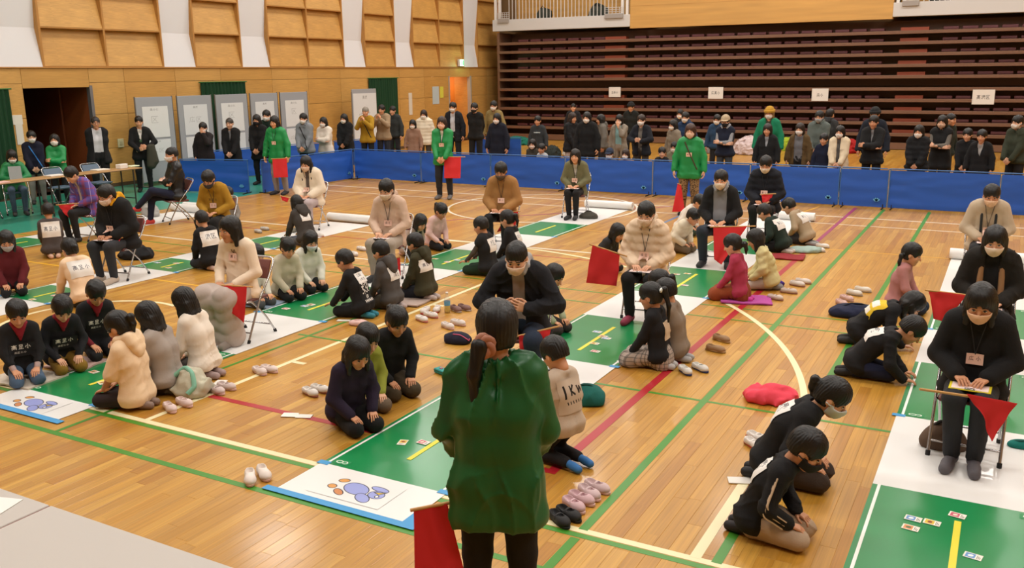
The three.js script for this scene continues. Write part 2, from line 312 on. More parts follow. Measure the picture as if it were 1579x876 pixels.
// folded bleachers
{
  const b = thing('folded_bleacher', 'tall folded brown bleacher stand with rows of folded seats', 'bleacher');
  const x0 = -17.55, x1 = 3.2, ys = [3.64, 3.32, 2.98, 2.64, 2.3, 1.93, 1.58, 1.22, 0.87, 0.52];
  const SH = M(0x745440, 0.45), UNDER = SH, SEAT = M(0x5c2f34, 0.5), AIS = M(0x8a4028, 0.6);
  mesh('backing', bx(x0, x1, 0, 3.98, FACE - 1.3, FACE - 1.05), UNDER, b);
  mesh('side_frame', bx(x0 - 0.1, x0, 0, 4.0, FACE - 1.3, FACE - 0.05), UNDER, b);
  ys.forEach((y, r) => {
    const zf = FACE - 0.02 + r * 0.012;
    mesh('row_board', rb(x1 - x0, 0.1, 0.95, 0.008, (x0 + x1) / 2, y - 0.05, zf - 0.475), SH, b);
    mesh('row_riser', bx(x0, x1, y - 0.33, y - 0.1, zf - 1.0, zf - 0.93), UNDER, b);
    if (r === 5) return;
    for (let x = -16.8; x < x1 - 0.3; x += 0.525) {
      if ((x > -13.35 && x < -12.3) || (x > -3.75 && x < -2.6)) continue;
      mesh('seat', rb(0.43, 0.09, 0.26, 0.02, x + 0.21, y + 0.05, zf - 0.28), SEAT, b);
    }
    for (const [a, c] of [[-13.2, -12.4], [-3.3, -2.5]]) mesh('aisle_step', bx(a, c, y - 0.0, y + 0.1, zf - 0.4, zf - 0.12), AIS, b);
  });
  mesh('toe_board', bx(x0, x1, 0.02, 0.22, FACE - 0.1, FACE + 0.1), SH, b);
}
// white placards hung on the bleachers
function strokes(g, list, x, y, s, w) { g.lineWidth = w; g.lineCap = 'round'; for (const st of list) { g.beginPath(); st.forEach(([a, b], i) => (i ? g.lineTo(x + a * s, y + b * s) : g.moveTo(x + a * s, y + b * s))); g.stroke(); } }
const GLYPH = {
  taka: [[[.5, 0], [.5, .12]], [[.08, .14], [.92, .14]], [[.3, .24], [.7, .24], [.7, .38], [.3, .38], [.3, .24]], [[.14, .98], [.14, .5], [.86, .5], [.86, .98]], [[.34, .64], [.66, .64], [.66, .82], [.34, .82], [.34, .64]]],
  ashi: [[[.25, .05], [.75, .05], [.75, .33], [.25, .33], [.25, .05]], [[.5, .33], [.5, .9]], [[.5, .6], [.78, .6]], [[.28, .5], [.28, .9]], [[.12, .95], [.9, .92]]],
  sho: [[[.5, .03], [.5, .95], [.38, .86]], [[.25, .35], [.1, .7]], [[.75, .35], [.92, .7]]],
  jin: [[[.3, .05], [.1, .5]], [[.22, .32], [.22, .95]], [[.48, .3], [.85, .3]], [[.4, .8], [.95, .8]]],
  zawa: [[[.1, .12], [.2, .25]], [[.05, .4], [.16, .5]], [[.05, .9], [.2, .65]], [[.4, .08], [.9, .08], [.9, .4], [.4, .4], [.4, .08]], [[.4, .24], [.9, .24]], [[.4, .4], [.3, .95]], [[.6, .4], [.92, .95]]],
  ku: [[[.9, .08], [.1, .08], [.1, .92], [.92, .92]], [[.7, .22], [.25, .75]], [[.28, .25], [.75, .75]]],
  hiro: [[[.5, 0], [.5, .12]], [[.15, .15], [.92, .15]], [[.18, .15], [.14, .6], [.03, .95]], [[.6, .3], [.35, .85], [.85, .78]], [[.75, .6], [.88, .92]]],
  mina: [[[.15, .1], [.85, .1]], [[.5, 0], [.5, .35]], [[.1, .95], [.1, .38], [.9, .38], [.9, .95]], [[.3, .6], [.7, .6]], [[.3, .75], [.7, .75]], [[.5, .5], [.5, .95]]],
};
const GK = Object.keys(GLYPH);
function textTex(w, h, bg, fg, rows, lw = 0.09) {
  return canvasTex(w, h, (g) => {
    g.fillStyle = bg; g.fillRect(0, 0, w, h); g.strokeStyle = fg;
    for (const [glyphs, x, y, s] of rows) glyphs.forEach((k, i) => strokes(g, GLYPH[k], (x + i * s * 1.15) * w, y * h, s * w, Math.max(1.5, s * w * lw)));
  });
}
const placTex = [textTex(128, 80, '#e3e0da', '#4a4a4a', [[['ashi', 'mina', 'sho'], 0.22, 0.4, 0.17]]), textTex(128, 80, '#e3e0da', '#4a4a4a', [[['hiro', 'taka', 'sho'], 0.2, 0.35, 0.18]]), textTex(128, 80, '#e3e0da', '#4a4a4a', [[['mina', 'sho'], 0.3, 0.38, 0.18]]), textTex(128, 80, '#e3e0da', '#4a4a4a', [[['taka', 'zawa', 'ku'], 0.18, 0.36, 0.19]])];
[[-12.72, 1.79, 0.46, 0.36, 'white placard hung by the bleacher aisle in the hall corner'], [-9.0, 1.76, 0.52, 0.4, 'white placard hung on bleachers above the green staff jacket'], [-5.55, 1.7, 0.52, 0.4, 'white placard with two characters hung on the bleachers'], [-0.82, 1.64, 0.6, 0.44, 'white placard hung beyond the red bleacher aisle']].forEach(([x, y, w, h, lab], i) => {
  const t = thing('placard', lab, 'sign', [x, y, FACE + 0.056]); mesh('card', rb(w, h, 0.01, 0.003), M(0xdad6ce, 0.8), t);
  mesh('print', new THREE.PlaneGeometry(w * 0.96, h * 0.94).translate(0, 0, 0.0065), new THREE.MeshPhysicalMaterial({ map: placTex[i], roughness: 0.8 }), t);
});
// ---------------------------------------------------------------- ceiling lamps
for (const [x, z] of LAMPS) {
  const l = thing('ceiling_lamp', 'square white hall lamp under the high ceiling', 'lamp', [x, LAMP_Y, z], 0, 'hall ceiling lamps');
  mesh('housing', rb(LAMP_W + 0.1, 0.14, LAMP_W + 0.1, 0.02, 0, 0.09, 0), M(0xb8b8b8, 0.5), l);
  mesh('diffuser', bx(-LAMP_W / 2, LAMP_W / 2, 0.0, 0.018, -LAMP_W / 2, LAMP_W / 2), M(0xffffff, 0.6, { emissive: 0xfffaf2, emissiveIntensity: 6 }), l);
  mesh('stem', rod([0, 0.15, 0], [0, TOPY - LAMP_Y + 0.02, 0], 0.02), M(0x9a9a9a, 0.5), l);
  const a = new THREE.RectAreaLight(0xfffaf4, LAMP_POWER, LAMP_W, LAMP_W); a.position.set(x, LAMP_Y - 0.03, z); a.lookAt(x, 0, z); a.castShadow = true; scene.add(a);
}
// ---------------------------------------------------------------- surfaces from distance fields (surface nets)
const smin = (a, b, k) => { const h = k - Math.abs(a - b); return h > 0 ? Math.min(a, b) - h * h / (4 * k) : Math.min(a, b); };
const smax = (a, b, k) => -smin(-a, -b, k);
function nets(field, lo, hi, cell) {
  const B = 4, nx = Math.ceil((hi[0] - lo[0]) / cell / B) * B + 1, ny = Math.ceil((hi[1] - lo[1]) / cell / B) * B + 1, nz = Math.ceil((hi[2] - lo[2]) / cell / B) * B + 1;
  const val = new Float32Array(nx * ny * nz), id = (i, j, k) => (k * ny + j) * nx + i, far = cell * B * 0.87 + 0.035;
  for (let k = 0; k < nz; k += B) for (let j = 0; j < ny; j += B) for (let i = 0; i < nx; i += B) {
    const c = field(lo[0] + (i + 1.5) * cell, lo[1] + (j + 1.5) * cell, lo[2] + (k + 1.5) * cell), skip = Math.abs(c) > far;
    for (let c2 = k; c2 < Math.min(k + B, nz); c2++) for (let b = j; b < Math.min(j + B, ny); b++) for (let a = i; a < Math.min(i + B, nx); a++)
      val[id(a, b, c2)] = skip ? c : field(lo[0] + a * cell, lo[1] + b * cell, lo[2] + c2 * cell);
  }
  const vid = new Int32Array(nx * ny * nz).fill(-1), pos = [], idx = [];
  const co = [[0, 0, 0], [1, 0, 0], [0, 1, 0], [1, 1, 0], [0, 0, 1], [1, 0, 1], [0, 1, 1], [1, 1, 1]], ed = [[0, 1], [2, 3], [4, 5], [6, 7], [0, 2], [1, 3], [4, 6], [5, 7], [0, 4], [1, 5], [2, 6], [3, 7]];
  const v = new Float32Array(8);
  for (let k = 0; k < nz - 1; k++) for (let j = 0; j < ny - 1; j++) for (let i = 0; i < nx - 1; i++) {
    let m = 0; for (let c = 0; c < 8; c++) { v[c] = val[id(i + co[c][0], j + co[c][1], k + co[c][2])]; if (v[c] < 0) m |= 1 << c; }
    if (m === 0 || m === 255) continue;
    let x = 0, y = 0, z = 0, n = 0;
    for (const [a, b] of ed) if ((v[a] < 0) !== (v[b] < 0)) { const t = v[a] / (v[a] - v[b]); x += co[a][0] + (co[b][0] - co[a][0]) * t; y += co[a][1] + (co[b][1] - co[a][1]) * t; z += co[a][2] + (co[b][2] - co[a][2]) * t; n++; }
    vid[id(i, j, k)] = pos.length / 3; pos.push(lo[0] + (i + x / n) * cell, lo[1] + (j + y / n) * cell, lo[2] + (k + z / n) * cell);
  }
  const quad = (a, b, c, d, f) => { if (a < 0 || b < 0 || c < 0 || d < 0) return; if (f) idx.push(a, b, c, a, c, d); else idx.push(a, c, b, a, d, c); };
  for (let k = 1; k < nz - 1; k++) for (let j = 1; j < ny - 1; j++) for (let i = 1; i < nx - 1; i++) {
    const s = val[id(i, j, k)] < 0;
    if (s !== val[id(i + 1, j, k)] < 0) quad(vid[id(i, j - 1, k - 1)], vid[id(i, j, k - 1)], vid[id(i, j, k)], vid[id(i, j - 1, k)], s);
    if (s !== val[id(i, j + 1, k)] < 0) quad(vid[id(i - 1, j, k - 1)], vid[id(i - 1, j, k)], vid[id(i, j, k)], vid[id(i, j, k - 1)], s);
    if (s !== val[id(i, j, k + 1)] < 0) quad(vid[id(i - 1, j - 1, k)], vid[id(i, j - 1, k)], vid[id(i, j, k)], vid[id(i - 1, j, k)], s);
  }
  const g = new THREE.BufferGeometry(); g.setAttribute('position', new THREE.Float32BufferAttribute(pos, 3)); g.setIndex(idx); g.computeVertexNormals();
  const uv = new Float32Array(pos.length / 3 * 2); for (let i = 0; i < pos.length / 3; i++) { uv[2 * i] = Math.atan2(pos[3 * i], pos[3 * i + 2]) * 0.16; uv[2 * i + 1] = pos[3 * i + 1]; }
  g.setAttribute('uv', new THREE.BufferAttribute(uv, 2));
  return g;
}
// tapered capsules: [ax,ay,az,bx,by,bz,ra,rb]
const cap = (a, b, ra, rb2 = ra) => [a.x, a.y, a.z, b.x, b.y, b.z, ra, rb2];
function capD(c, x, y, z) {
  const bx_ = c[3] - c[0], by = c[4] - c[1], bz = c[5] - c[2], px = x - c[0], py = y - c[1], pz = z - c[2];
  const bb = bx_ * bx_ + by * by + bz * bz; let h = bb > 1e-9 ? (px * bx_ + py * by + pz * bz) / bb : 0; h = h < 0 ? 0 : h > 1 ? 1 : h;
  const dx = px - bx_ * h, dy = py - by * h, dz = pz - bz * h; return Math.sqrt(dx * dx + dy * dy + dz * dz) - (c[6] + (c[7] - c[6]) * h);
}
const ell = (x, y, z, cx, cy, cz, rx, ry, rz) => { x -= cx; y -= cy; z -= cz; const k0 = Math.hypot(x / rx, y / ry, z / rz), k1 = Math.hypot(x / (rx * rx), y / (ry * ry), z / (rz * rz)); return k1 > 1e-9 ? k0 * (k0 - 1) / k1 : -Math.min(rx, ry, rz); };
function capsField(groups, k2 = 0.02) {   // groups: [{caps, k}]
  return (x, y, z) => { let D = 9; for (const g of groups) { let d = 9; for (const c of g.caps) d = smin(d, capD(c, x, y, z), g.k); D = smin(D, d, g.k2 ?? k2); } return D; };
}
function capsBounds(groups, m = 0.06) {
  const lo = [9, 9, 9], hi = [-9, -9, -9];
  for (const g of groups) for (const c of g.caps) for (let a = 0; a < 3; a++) { const r = Math.max(c[6], c[7]) + m; lo[a] = Math.min(lo[a], c[a] - r, c[a + 3] - r); hi[a] = Math.max(hi[a], c[a] + r, c[a + 3] + r); }
  return [lo, hi];
}
// ---------------------------------------------------------------- head, mask, hands (made once for near and for far figures)
function headD(x, y, z) {
  const ax = Math.abs(x);
  let d = smin(ell(x, y, z, 0, 0.03, -0.012, 0.074, 0.09, 0.092), ell(x, y, z, 0, -0.035, 0.026, 0.057, 0.074, 0.062), 0.03);
  d = smin(d, Math.hypot(x, y + 0.094, z - 0.058) - 0.02, 0.03);
  d = smin(d, ell(ax, y, z, 0.035, -0.028, 0.055, 0.026, 0.024, 0.026), 0.02);
  d = smax(d, -(Math.hypot(ax - 0.031, y - 0.006, z - 0.102) - 0.017), 0.012);
  d = smin(d, ell(x, y, z, 0, 0.026, 0.078, 0.05, 0.01, 0.012), 0.014);
  d = smin(d, capD([0, 0.004, 0.086, 0, -0.03, 0.103, 0.007, 0.012], x, y, z), 0.009);
  d = smin(d, ell(x, y, z, 0, -0.06, 0.084, 0.022, 0.006, 0.008), 0.006);
  d = smax(d, -ell(x, y, z, 0, -0.061, 0.096, 0.02, 0.0018, 0.008), 0.004);
  d = smin(d, ell(ax, y, z, 0.076, -0.008, -0.004, 0.009, 0.03, 0.019), 0.008);
  return smin(d, capD([0, -0.05, -0.022, 0, -0.105, -0.03, 0.046, 0.041], x, y, z), 0.02);
}
const cache = new Map(), once = (k, f) => { if (!cache.has(k)) cache.set(k, f()); return cache.get(k); };
const headGeo = (cell) => once('head' + cell, () => nets(headD, [-0.1, -0.19, -0.12], [0.1, 0.135, 0.135], cell));
const maskGeo = (cell) => once('mask' + cell, () => nets((x, y, z) => {
  const base = smin(headD(x, y, z), ell(x, y, z, 0, -0.045, 0.06, 0.05, 0.05, 0.048), 0.02);
  let d = Math.max(base - 0.008, -(base - 0.0005));
  const yt = -0.008 - Math.abs(x) * 0.25, yb = -0.105 + Math.abs(x) * 0.3;
  d = smax(d, y - yt, 0.004); d = smax(d, yb - y, 0.004); d = smax(d, 0.012 - z, 0.004);
  return smin(d, Math.max(Math.abs(base - 0.003) - 0.0035, Math.hypot(y + 0.02 + (z - 0.02) * 0.1) - 0.004, Math.abs(z - 0.01) - 0.03, 0.05 - Math.abs(x)), 0.002);
}, [-0.1, -0.13, -0.05], [0.1, 0.03, 0.14], cell));
function handField(curl) {
  const F = [[-0.031, 0.062, 0.008], [-0.0105, 0.072, 0.0085], [0.0105, 0.078, 0.0088], [0.031, 0.07, 0.0085]];   // little to index: x, length, radius
  const fingers = [], palm = [];
  F.forEach(([x, L, r], i) => {
    palm.push([x * 0.55, 0, 0.005, x, 0.003 - Math.abs(x) * 0.06, 0.082, 0.0135, 0.0115]);
    let y = 0, z = 0.082, a = 0; const c = [];
    for (const f of [0.46, 0.3, 0.24]) { a += curl * (f > 0.4 ? 0.8 : 1.1); const l = L * f, yn = y - Math.sin(a) * l, zn = z + Math.cos(a) * l; c.push([x * (1 + (z - 0.08)), y, z, x * (1 + (zn - 0.08) * 2), yn, zn, r, r * 0.88]); y = yn; z = zn; }
    fingers.push(c);
  });
  const th = [[0.02, -0.004, 0.012, 0.047, -0.014, 0.042, 0.015, 0.0115], [0.047, -0.014, 0.042, 0.058 - curl * 0.012, -0.022 - curl * 0.01, 0.07, 0.0105, 0.0095], [0.058 - curl * 0.012, -0.022 - curl * 0.01, 0.07, 0.06 - curl * 0.03, -0.028 - curl * 0.02, 0.092, 0.0095, 0.008]];
  return (x, y, z) => {
    let p = 9; for (const c of palm) p = smin(p, capD(c, x, y, z), 0.012);
    let t = 9; for (const c of th) t = smin(t, capD(c, x, y, z), 0.006);
    let d = smin(p, t, 0.01);
    d = smin(d, capD([0, 0, -0.05, 0, 0, 0.012, 0.0235, 0.022], x, y, z), 0.015);
    for (const f of fingers) { let q = 9; for (const c of f) q = smin(q, capD(c, x, y, z), 0.003); d = smin(d, q, 0.003); }
    return d;
  };
}
const handGeo = (curl, cell) => once('hand' + curl + cell, () => nets(handField(curl), [-0.06, -0.1, -0.085], [0.085, 0.035, 0.185], cell));
function coloured(g, color, fn) { const n = g.attributes.position.count, c = new Float32Array(n * 3), k = new THREE.Color(color), p = g.attributes.position; for (let i = 0; i < n; i++) { const q = fn ? fn(p.getX(i), p.getY(i), p.getZ(i)) || k : k; c[3 * i] = q.r; c[3 * i + 1] = q.g; c[3 * i + 2] = q.b; } g.setAttribute('color', new THREE.BufferAttribute(c, 3)); return g; }
const bodyMat = new THREE.MeshPhysicalMaterial({ vertexColors: true, roughness: 0.55, sheen: 0.15, sheenRoughness: 0.5 });

// ---------------------------------------------------------------- poses: joints in the figure's own frame, facing +z, +x is its left
const dirL = (t) => V(0, Math.cos(t), Math.sin(t));
function ik(a, b, l1, l2, hint) {   // elbow for shoulder a and wrist b; pulls b in when it is out of reach
  const d = b.clone().sub(a); let L = d.length(); if (L > (l1 + l2) * 0.985) { d.multiplyScalar((l1 + l2) * 0.985 / L); b.copy(a).add(d); L = d.length(); }
  const x = (l1 * l1 - l2 * l2 + L * L) / (2 * L), h = Math.sqrt(Math.max(0, l1 * l1 - x * x)), n = d.clone().normalize();
  const u = hint.clone().addScaledVector(n, -hint.dot(n)).normalize();
  return a.clone().addScaledVector(n, x).addScaledVector(u, h);
}
function pose(s) {
  const H = s.h, j = {}, k = H < 1.45 ? 1 : 0, hs = k ? 0.96 + (H - 1.2) * 0.2 : 1.04 + (H - 1.6) * 0.3; j.hs = hs;
  const [t1, t2] = s.lean ?? [0.04, 0.08]; const t3 = s.neck ?? t2 + 0.15;
  const seat = s.seat ?? 0.43;
  const sh = 0.093 * H * (s.wide ?? 1), hw = 0.055 * H;
  let P0;
  if (s.pose === 'stand') P0 = V(0, 0.505 * H, 0);
  else if (s.pose === 'sit' || s.pose === 'cross') P0 = V(0, seat + 0.055, 0);
  else if (s.pose === 'kneelup') P0 = V(0, 0.30 * H, -0.06 * H);
  else P0 = V(0, 0.1 * H + 0.012, -0.055 * H);
  j.pelvis = P0; const a1 = dirL(t1), a2 = dirL(t2);
  j.waist = P0.clone().addScaledVector(a1, 0.11 * H);
  j.chest = P0.clone().addScaledVector(a1, 0.2 * H);
  j.neck = j.chest.clone().addScaledVector(a2, 0.125 * H);
  j.head = j.neck.clone().addScaledVector(dirL(t3), 0.128 * hs + 0.012 * H);
  j.hrot = new THREE.Euler(s.hp ?? 0.1, s.hy ?? 0, s.hr ?? 0, 'YXZ');
  j.t2 = t2; j.t1 = t1;
  j.S = [1, -1].map((d) => j.neck.clone().addScaledVector(a2, -0.025 * H).add(V(d * sh, 0, 0)));
  j.hip = [1, -1].map((d) => P0.clone().add(V(d * hw, -0.012 * H, 0)));
  const la = 0.17 * H, lf = 0.148 * H;
  // legs
  if (s.pose === 'stand') { const w = s.stance ?? 0.06; j.knee = [1, -1].map((d) => V(d * (w + 0.004) * H, 0.275 * H, 0.012 * H)); j.ank = [1, -1].map((d) => V(d * (w + 0.008) * H, 0.052 * H, -0.02 * H)); j.toe = [1, -1].map((d) => V(d * (w + 0.02) * H, 0.03, 0.1 * H)); }
  else if (s.pose === 'sit') { const sp = s.spread ?? 0.075, ty = s.tuck ?? -0.035; j.knee = [1, -1].map((d) => V(d * sp * H, seat + 0.055, 0.24 * H)); j.ank = [1, -1].map((d) => V(d * (sp - 0.01) * H, 0.075, (0.24 + ty) * H)); j.toe = [1, -1].map((d) => V(d * (sp + 0.002) * H, 0.035, (0.36 + ty) * H)); }
  else if (s.pose === 'cross') { j.knee = [V(0.05 * H, seat + 0.17, 0.25 * H), V(-0.055 * H, seat + 0.04, 0.235 * H)]; j.ank = [V(-0.1 * H, 0.3, 0.38 * H), V(-0.06 * H, 0.075, 0.27 * H)]; j.toe = [V(-0.12 * H, 0.27, 0.5 * H), V(-0.065 * H, 0.035, 0.39 * H)]; }
  else if (s.pose === 'kneelup') { j.knee = [1, -1].map((d) => V(d * 0.07 * H, 0.062, 0.12 * H)); j.ank = [1, -1].map((d) => V(d * 0.06 * H, 0.05, -0.11 * H)); j.toe = [1, -1].map((d) => V(d * 0.06 * H, 0.03, -0.21 * H)); }
  else { const sp = s.spread ?? 0.07; j.knee = [1, -1].map((d) => V(d * sp * H, 0.062 * H / 1.5 + 0.015, 0.175 * H)); j.ank = [1, -1].map((d) => V(d * 0.05 * H, 0.042, -0.055 * H)); j.toe = [1, -1].map((d) => V(d * 0.035 * H, 0.03, -0.165 * H)); }
  // arms: wrist targets, hand direction, palm normal
  const C = j.chest, A = s.arms ?? 'down', seatY = P0.y; let W, D, N, hint = [V(0.7, -0.3, -0.6), V(-0.7, -0.3, -0.6)];
  const fwd = V(0, 0, 1);
  const both = (f) => [f(1), f(-1)];
  if (A === 'down') { W = both((d) => V(d * 0.165 * H, j.S[0].y - 0.305 * H, j.S[0].z + 0.03 * H)); D = both(() => V(0, -1, 0.15)); N = both((d) => V(-d, 0, 0)); }
  else if (A === 'clasp') { W = both((d) => V(d * 0.055 * H, j.S[0].y - 0.29 * H, 0.115 * H + j.S[0].z)); D = both((d) => V(-d * 0.7, -0.6, 0.2)); N = both(() => V(0, -0.2, -1)); }
  else if (A === 'cross') { W = both((d) => V(-d * 0.045 * H, j.S[0].y - (d > 0 ? 0.155 : 0.175) * H, j.S[0].z + (d > 0 ? 0.14 : 0.115) * H)); D = both((d) => V(-d, 0.15, -0.1)); N = both(() => V(0, -0.3, -1)); hint = [V(0.8, -0.8, 0.1), V(-0.8, -0.8, 0.1)]; }
  else if (A === 'back') { W = both((d) => V(d * 0.03 * H, seatY + 0.03, -0.12 * H)); D = both((d) => V(-d, -0.4, -0.1)); N = both(() => V(0, 0, 1)); hint = [V(1, 0, -0.3), V(-1, 0, -0.3)]; }
  else if (A === 'face') { W = [V(0.03 * H, j.neck.y + 0.01 * H, 0.14 * H + j.neck.z), V(-0.15 * H, j.S[0].y - 0.3 * H, 0.03 * H)]; D = [V(-0.4, 0.9, -0.2), V(0, -1, 0.2)]; N = [V(0, 0.2, -1), V(1, 0, 0)]; hint = [V(0.4, -1, 0), V(-0.7, -0.3, -0.6)]; }
  else if (A === 'clap') { W = both((d) => V(d * 0.035 * H, j.neck.y - 0.06 * H, 0.16 * H + j.neck.z)); D = both((d) => V(-d * 0.15, 0.9, 0.3)); N = both((d) => V(-d, 0, 0)); hint = [V(0.6, -1, 0), V(-0.6, -1, 0)]; }
  else if (A === 'chest') { W = both((d) => V(d * 0.05 * H, j.S[0].y - 0.17 * H, 0.15 * H + j.S[0].z)); D = both((d) => V(-d * 0.6, 0.3, 0.4)); N = both((d) => V(-d * 0.5, 0, -1)); hint = [V(0.8, -0.8, 0), V(-0.8, -0.8, 0)]; }
  else if (A === 'lap') { W = both((d) => V(d * 0.06 * H, seat + 0.17, 0.135 * H)); D = both((d) => V(-d * 0.55, -0.12, 1)); N = both(() => V(0, -1, 0.05)); }
  else if (A === 'knees') { W = both((d) => V(d * 0.075 * H, j.knee[0].y + 0.075 * H, j.knee[0].z - 0.045 * H)); D = both((d) => V(-d * 0.3, -0.35, 1)); N = both(() => V(0, -1, -0.25)); }
  else if (A === 'floor') { W = both((d) => V(d * 0.095 * H, 0.05, j.knee[0].z + 0.085 * H)); D = both((d) => V(-d * 0.15, -0.12, 1)); N = both(() => V(0, -1, 0)); }
  if (s.W) W = s.W.map((w) => V(w[0] * H, w[1] * H, w[2] * H));
  if (s.D) D = s.D.map((w) => V(...w)); if (s.N) N = s.N.map((w) => V(...w));
  j.wr = W; j.el = [0, 1].map((i) => ik(j.S[i], j.wr[i], la, lf, hint[i]));
  j.hd = D.map((v) => v.normalize()); j.hn = N.map((v) => v.normalize());
  j.top = V(0, 0.125 * hs, -0.012).applyEuler(j.hrot).add(j.head);
  return j;
}
// ---------------------------------------------------------------- body and clothes
function rig(s, j) {
  const H = s.h, f = s.fat ?? 1, c = {}, g = (v, dx) => v.clone().add(V(dx, 0, 0));
  c.torso = (t, low = 0) => {
    const r = H * f, L = [];
    for (const d of [1, -1]) {
      L.push(cap(g(j.pelvis, d * 0.045 * r), g(j.waist, d * 0.034 * r), 0.057 * r + t, 0.05 * r + t), cap(g(j.waist, d * 0.034 * r), g(j.chest, d * 0.042 * r), 0.05 * r + t, 0.055 * r + t));
      L.push(cap(g(j.chest, d * 0.042 * r), j.S[d > 0 ? 0 : 1].clone().lerp(j.neck, 0.35), 0.055 * r + t, 0.038 * r + t * 0.9), cap(j.neck.clone().add(V(0, -0.008, 0)), j.S[d > 0 ? 0 : 1].clone().add(V(0, -0.006 * H, 0)), 0.033 * H + t * 0.6, 0.028 * H + t * 0.7));
      if (low) L.push(cap(g(j.pelvis, d * 0.045 * r), g(j.pelvis, d * 0.05 * r).add(V(0, -low, 0)), 0.057 * r + t, 0.06 * r + t * 1.3));
    }
    return L;
  };
  c.arm = (i, t, cut = 1) => { const A = [cap(j.S[i], j.el[i], 0.029 * H + t, 0.0235 * H + t)]; if (cut > 0.5) A.push(cap(j.el[i], j.el[i].clone().lerp(j.wr[i], Math.min(1, cut)), 0.0235 * H + t, (0.017 * H + t) * (cut < 1 ? 1.05 : 1))); else A[0] = cap(j.S[i], j.S[i].clone().lerp(j.el[i], cut * 2), 0.029 * H + t, 0.029 * H + t * 1.3); return A; };
  c.leg = (i, t, cut = 1) => { const A = [cap(j.hip[i], j.knee[i], 0.047 * H * f + t, 0.034 * H + t)]; if (cut) A.push(cap(j.knee[i], j.knee[i].clone().lerp(j.ank[i], cut), 0.034 * H + t, 0.022 * H + t)); return A; };
  return c;
}
function fold(field, amp, sc, sd, vert = 0) {   // cloth folds as real relief
  return (x, y, z) => { const d = field(x, y, z); if (d > 0.06 || d < -0.06) return d; const w = noise(x * 5 + sd, y * 3, z * 5) * 1.6, m = clamp(0.55 + noise(x * 3.1 + sd, y * 4, z * 3.1 + 9) * 1.3, 0.1, 1.2); if (vert) { const a = Math.atan2(x, z), r0 = 1 - Math.abs(Math.sin(a * vert + y * 2.2 + w * 1.5)), r9 = 1 - Math.abs(Math.sin((y + x * 0.7) * 13 + w * 2.4)); return d - amp * m * (r0 * r0 * r0 * 0.9 + r9 * r9 * r9 * 0.5 - 0.3); } const r1 = 1 - Math.abs(Math.sin((y * 0.9 + x * 0.5 + z * 0.2) * sc * 0.8 + w * 2.6)), r2 = 1 - Math.abs(noise(x * sc * 0.6 + sd, y * sc * 0.3 + x * 3, z * sc * 0.6)) * 2; return d - amp * m * (r1 * r1 * r1 * 0.9 + r2 * 0.3 - 0.35); };
}
function flat(y) { return (f) => (a, b, c) => smax(f(a, b, c), y - b, 0.006); }
function basis(dir, nrm) { const z = dir.clone().normalize(), y = nrm.clone().negate(); y.addScaledVector(z, -y.dot(z)).normalize(); const x = y.clone().cross(z); return new THREE.Matrix4().makeBasis(x, y, z); }
function flipX(g) { const n = g.clone(); n.scale(-1, 1, 1); const ix = n.index.array; for (let i = 0; i < ix.length; i += 3) { const t = ix[i]; ix[i] = ix[i + 1]; ix[i + 1] = t; } n.computeVertexNormals(); return n; }
const mergeC = (list) => mergeGeometries(list.map((g) => { const n = g.clone(); for (const k of Object.keys(n.attributes)) if (!['position', 'normal', 'uv', 'color'].includes(k)) n.deleteAttribute(k); return n; }));
// a sheet laid on a field: rows of rays from outside
function patch(field, centre, out, up, w, h, lift, nx = 10, ny = 8) {
  const o = out.clone().normalize(), u = up.clone().addScaledVector(o, -up.dot(o)).normalize(), r = u.clone().cross(o), g = new THREE.PlaneGeometry(w, h, nx, ny), p = g.attributes.position;
  const T = []; let best = -9;
  for (let i = 0; i < p.count; i++) {
    const q = centre.clone().addScaledVector(r, p.getX(i)).addScaledVector(u, p.getY(i)); let t = 0.32;
    for (let k = 0; k < 40; k++) { const d = field(q.x + o.x * t, q.y + o.y * t, q.z + o.z * t); if (d < 0.0015) break; t -= Math.max(d * 0.8, 0.001); if (t < -0.2) { t = NaN; break; } }
    T.push([q, t]); if (t === t) best = Math.max(best, t);
  }
  if (best < -1) best = 0.12;
  T.forEach(([q, t], i) => { if (t !== t || t < best - 0.09) t = best - 0.09; q.addScaledVector(o, t + lift); p.setXYZ(i, q.x, q.y, q.z); });
  g.computeVertexNormals(); return g;
}
const SKINS = [0xd9a07c, 0xcf9672, 0xdba888, 0xc98f6b];
let pcount = 0;
const weave = (() => { const t = dataTex(128, 128, (x, y) => { const v = 128 + 60 * Math.sin(x / 128 * 6.283 * 16) * Math.sin(y / 128 * 6.283 * 16) + noise(x * 0.16, y * 0.16, 4) * 50; return [v, v, v]; }, false); t.repeat.set(12, 12); return t; })();
const clothMats = new Map();
const CLOTH = (c) => { if (!clothMats.has(c)) clothMats.set(c, new THREE.MeshPhysicalMaterial({ color: c, roughness: 0.92, bumpMap: weave, bumpScale: 0.0012 })); return clothMats.get(c); };
const NYLON = (c) => M(c, 0.5, { sheen: 0.1 });
const people = [];
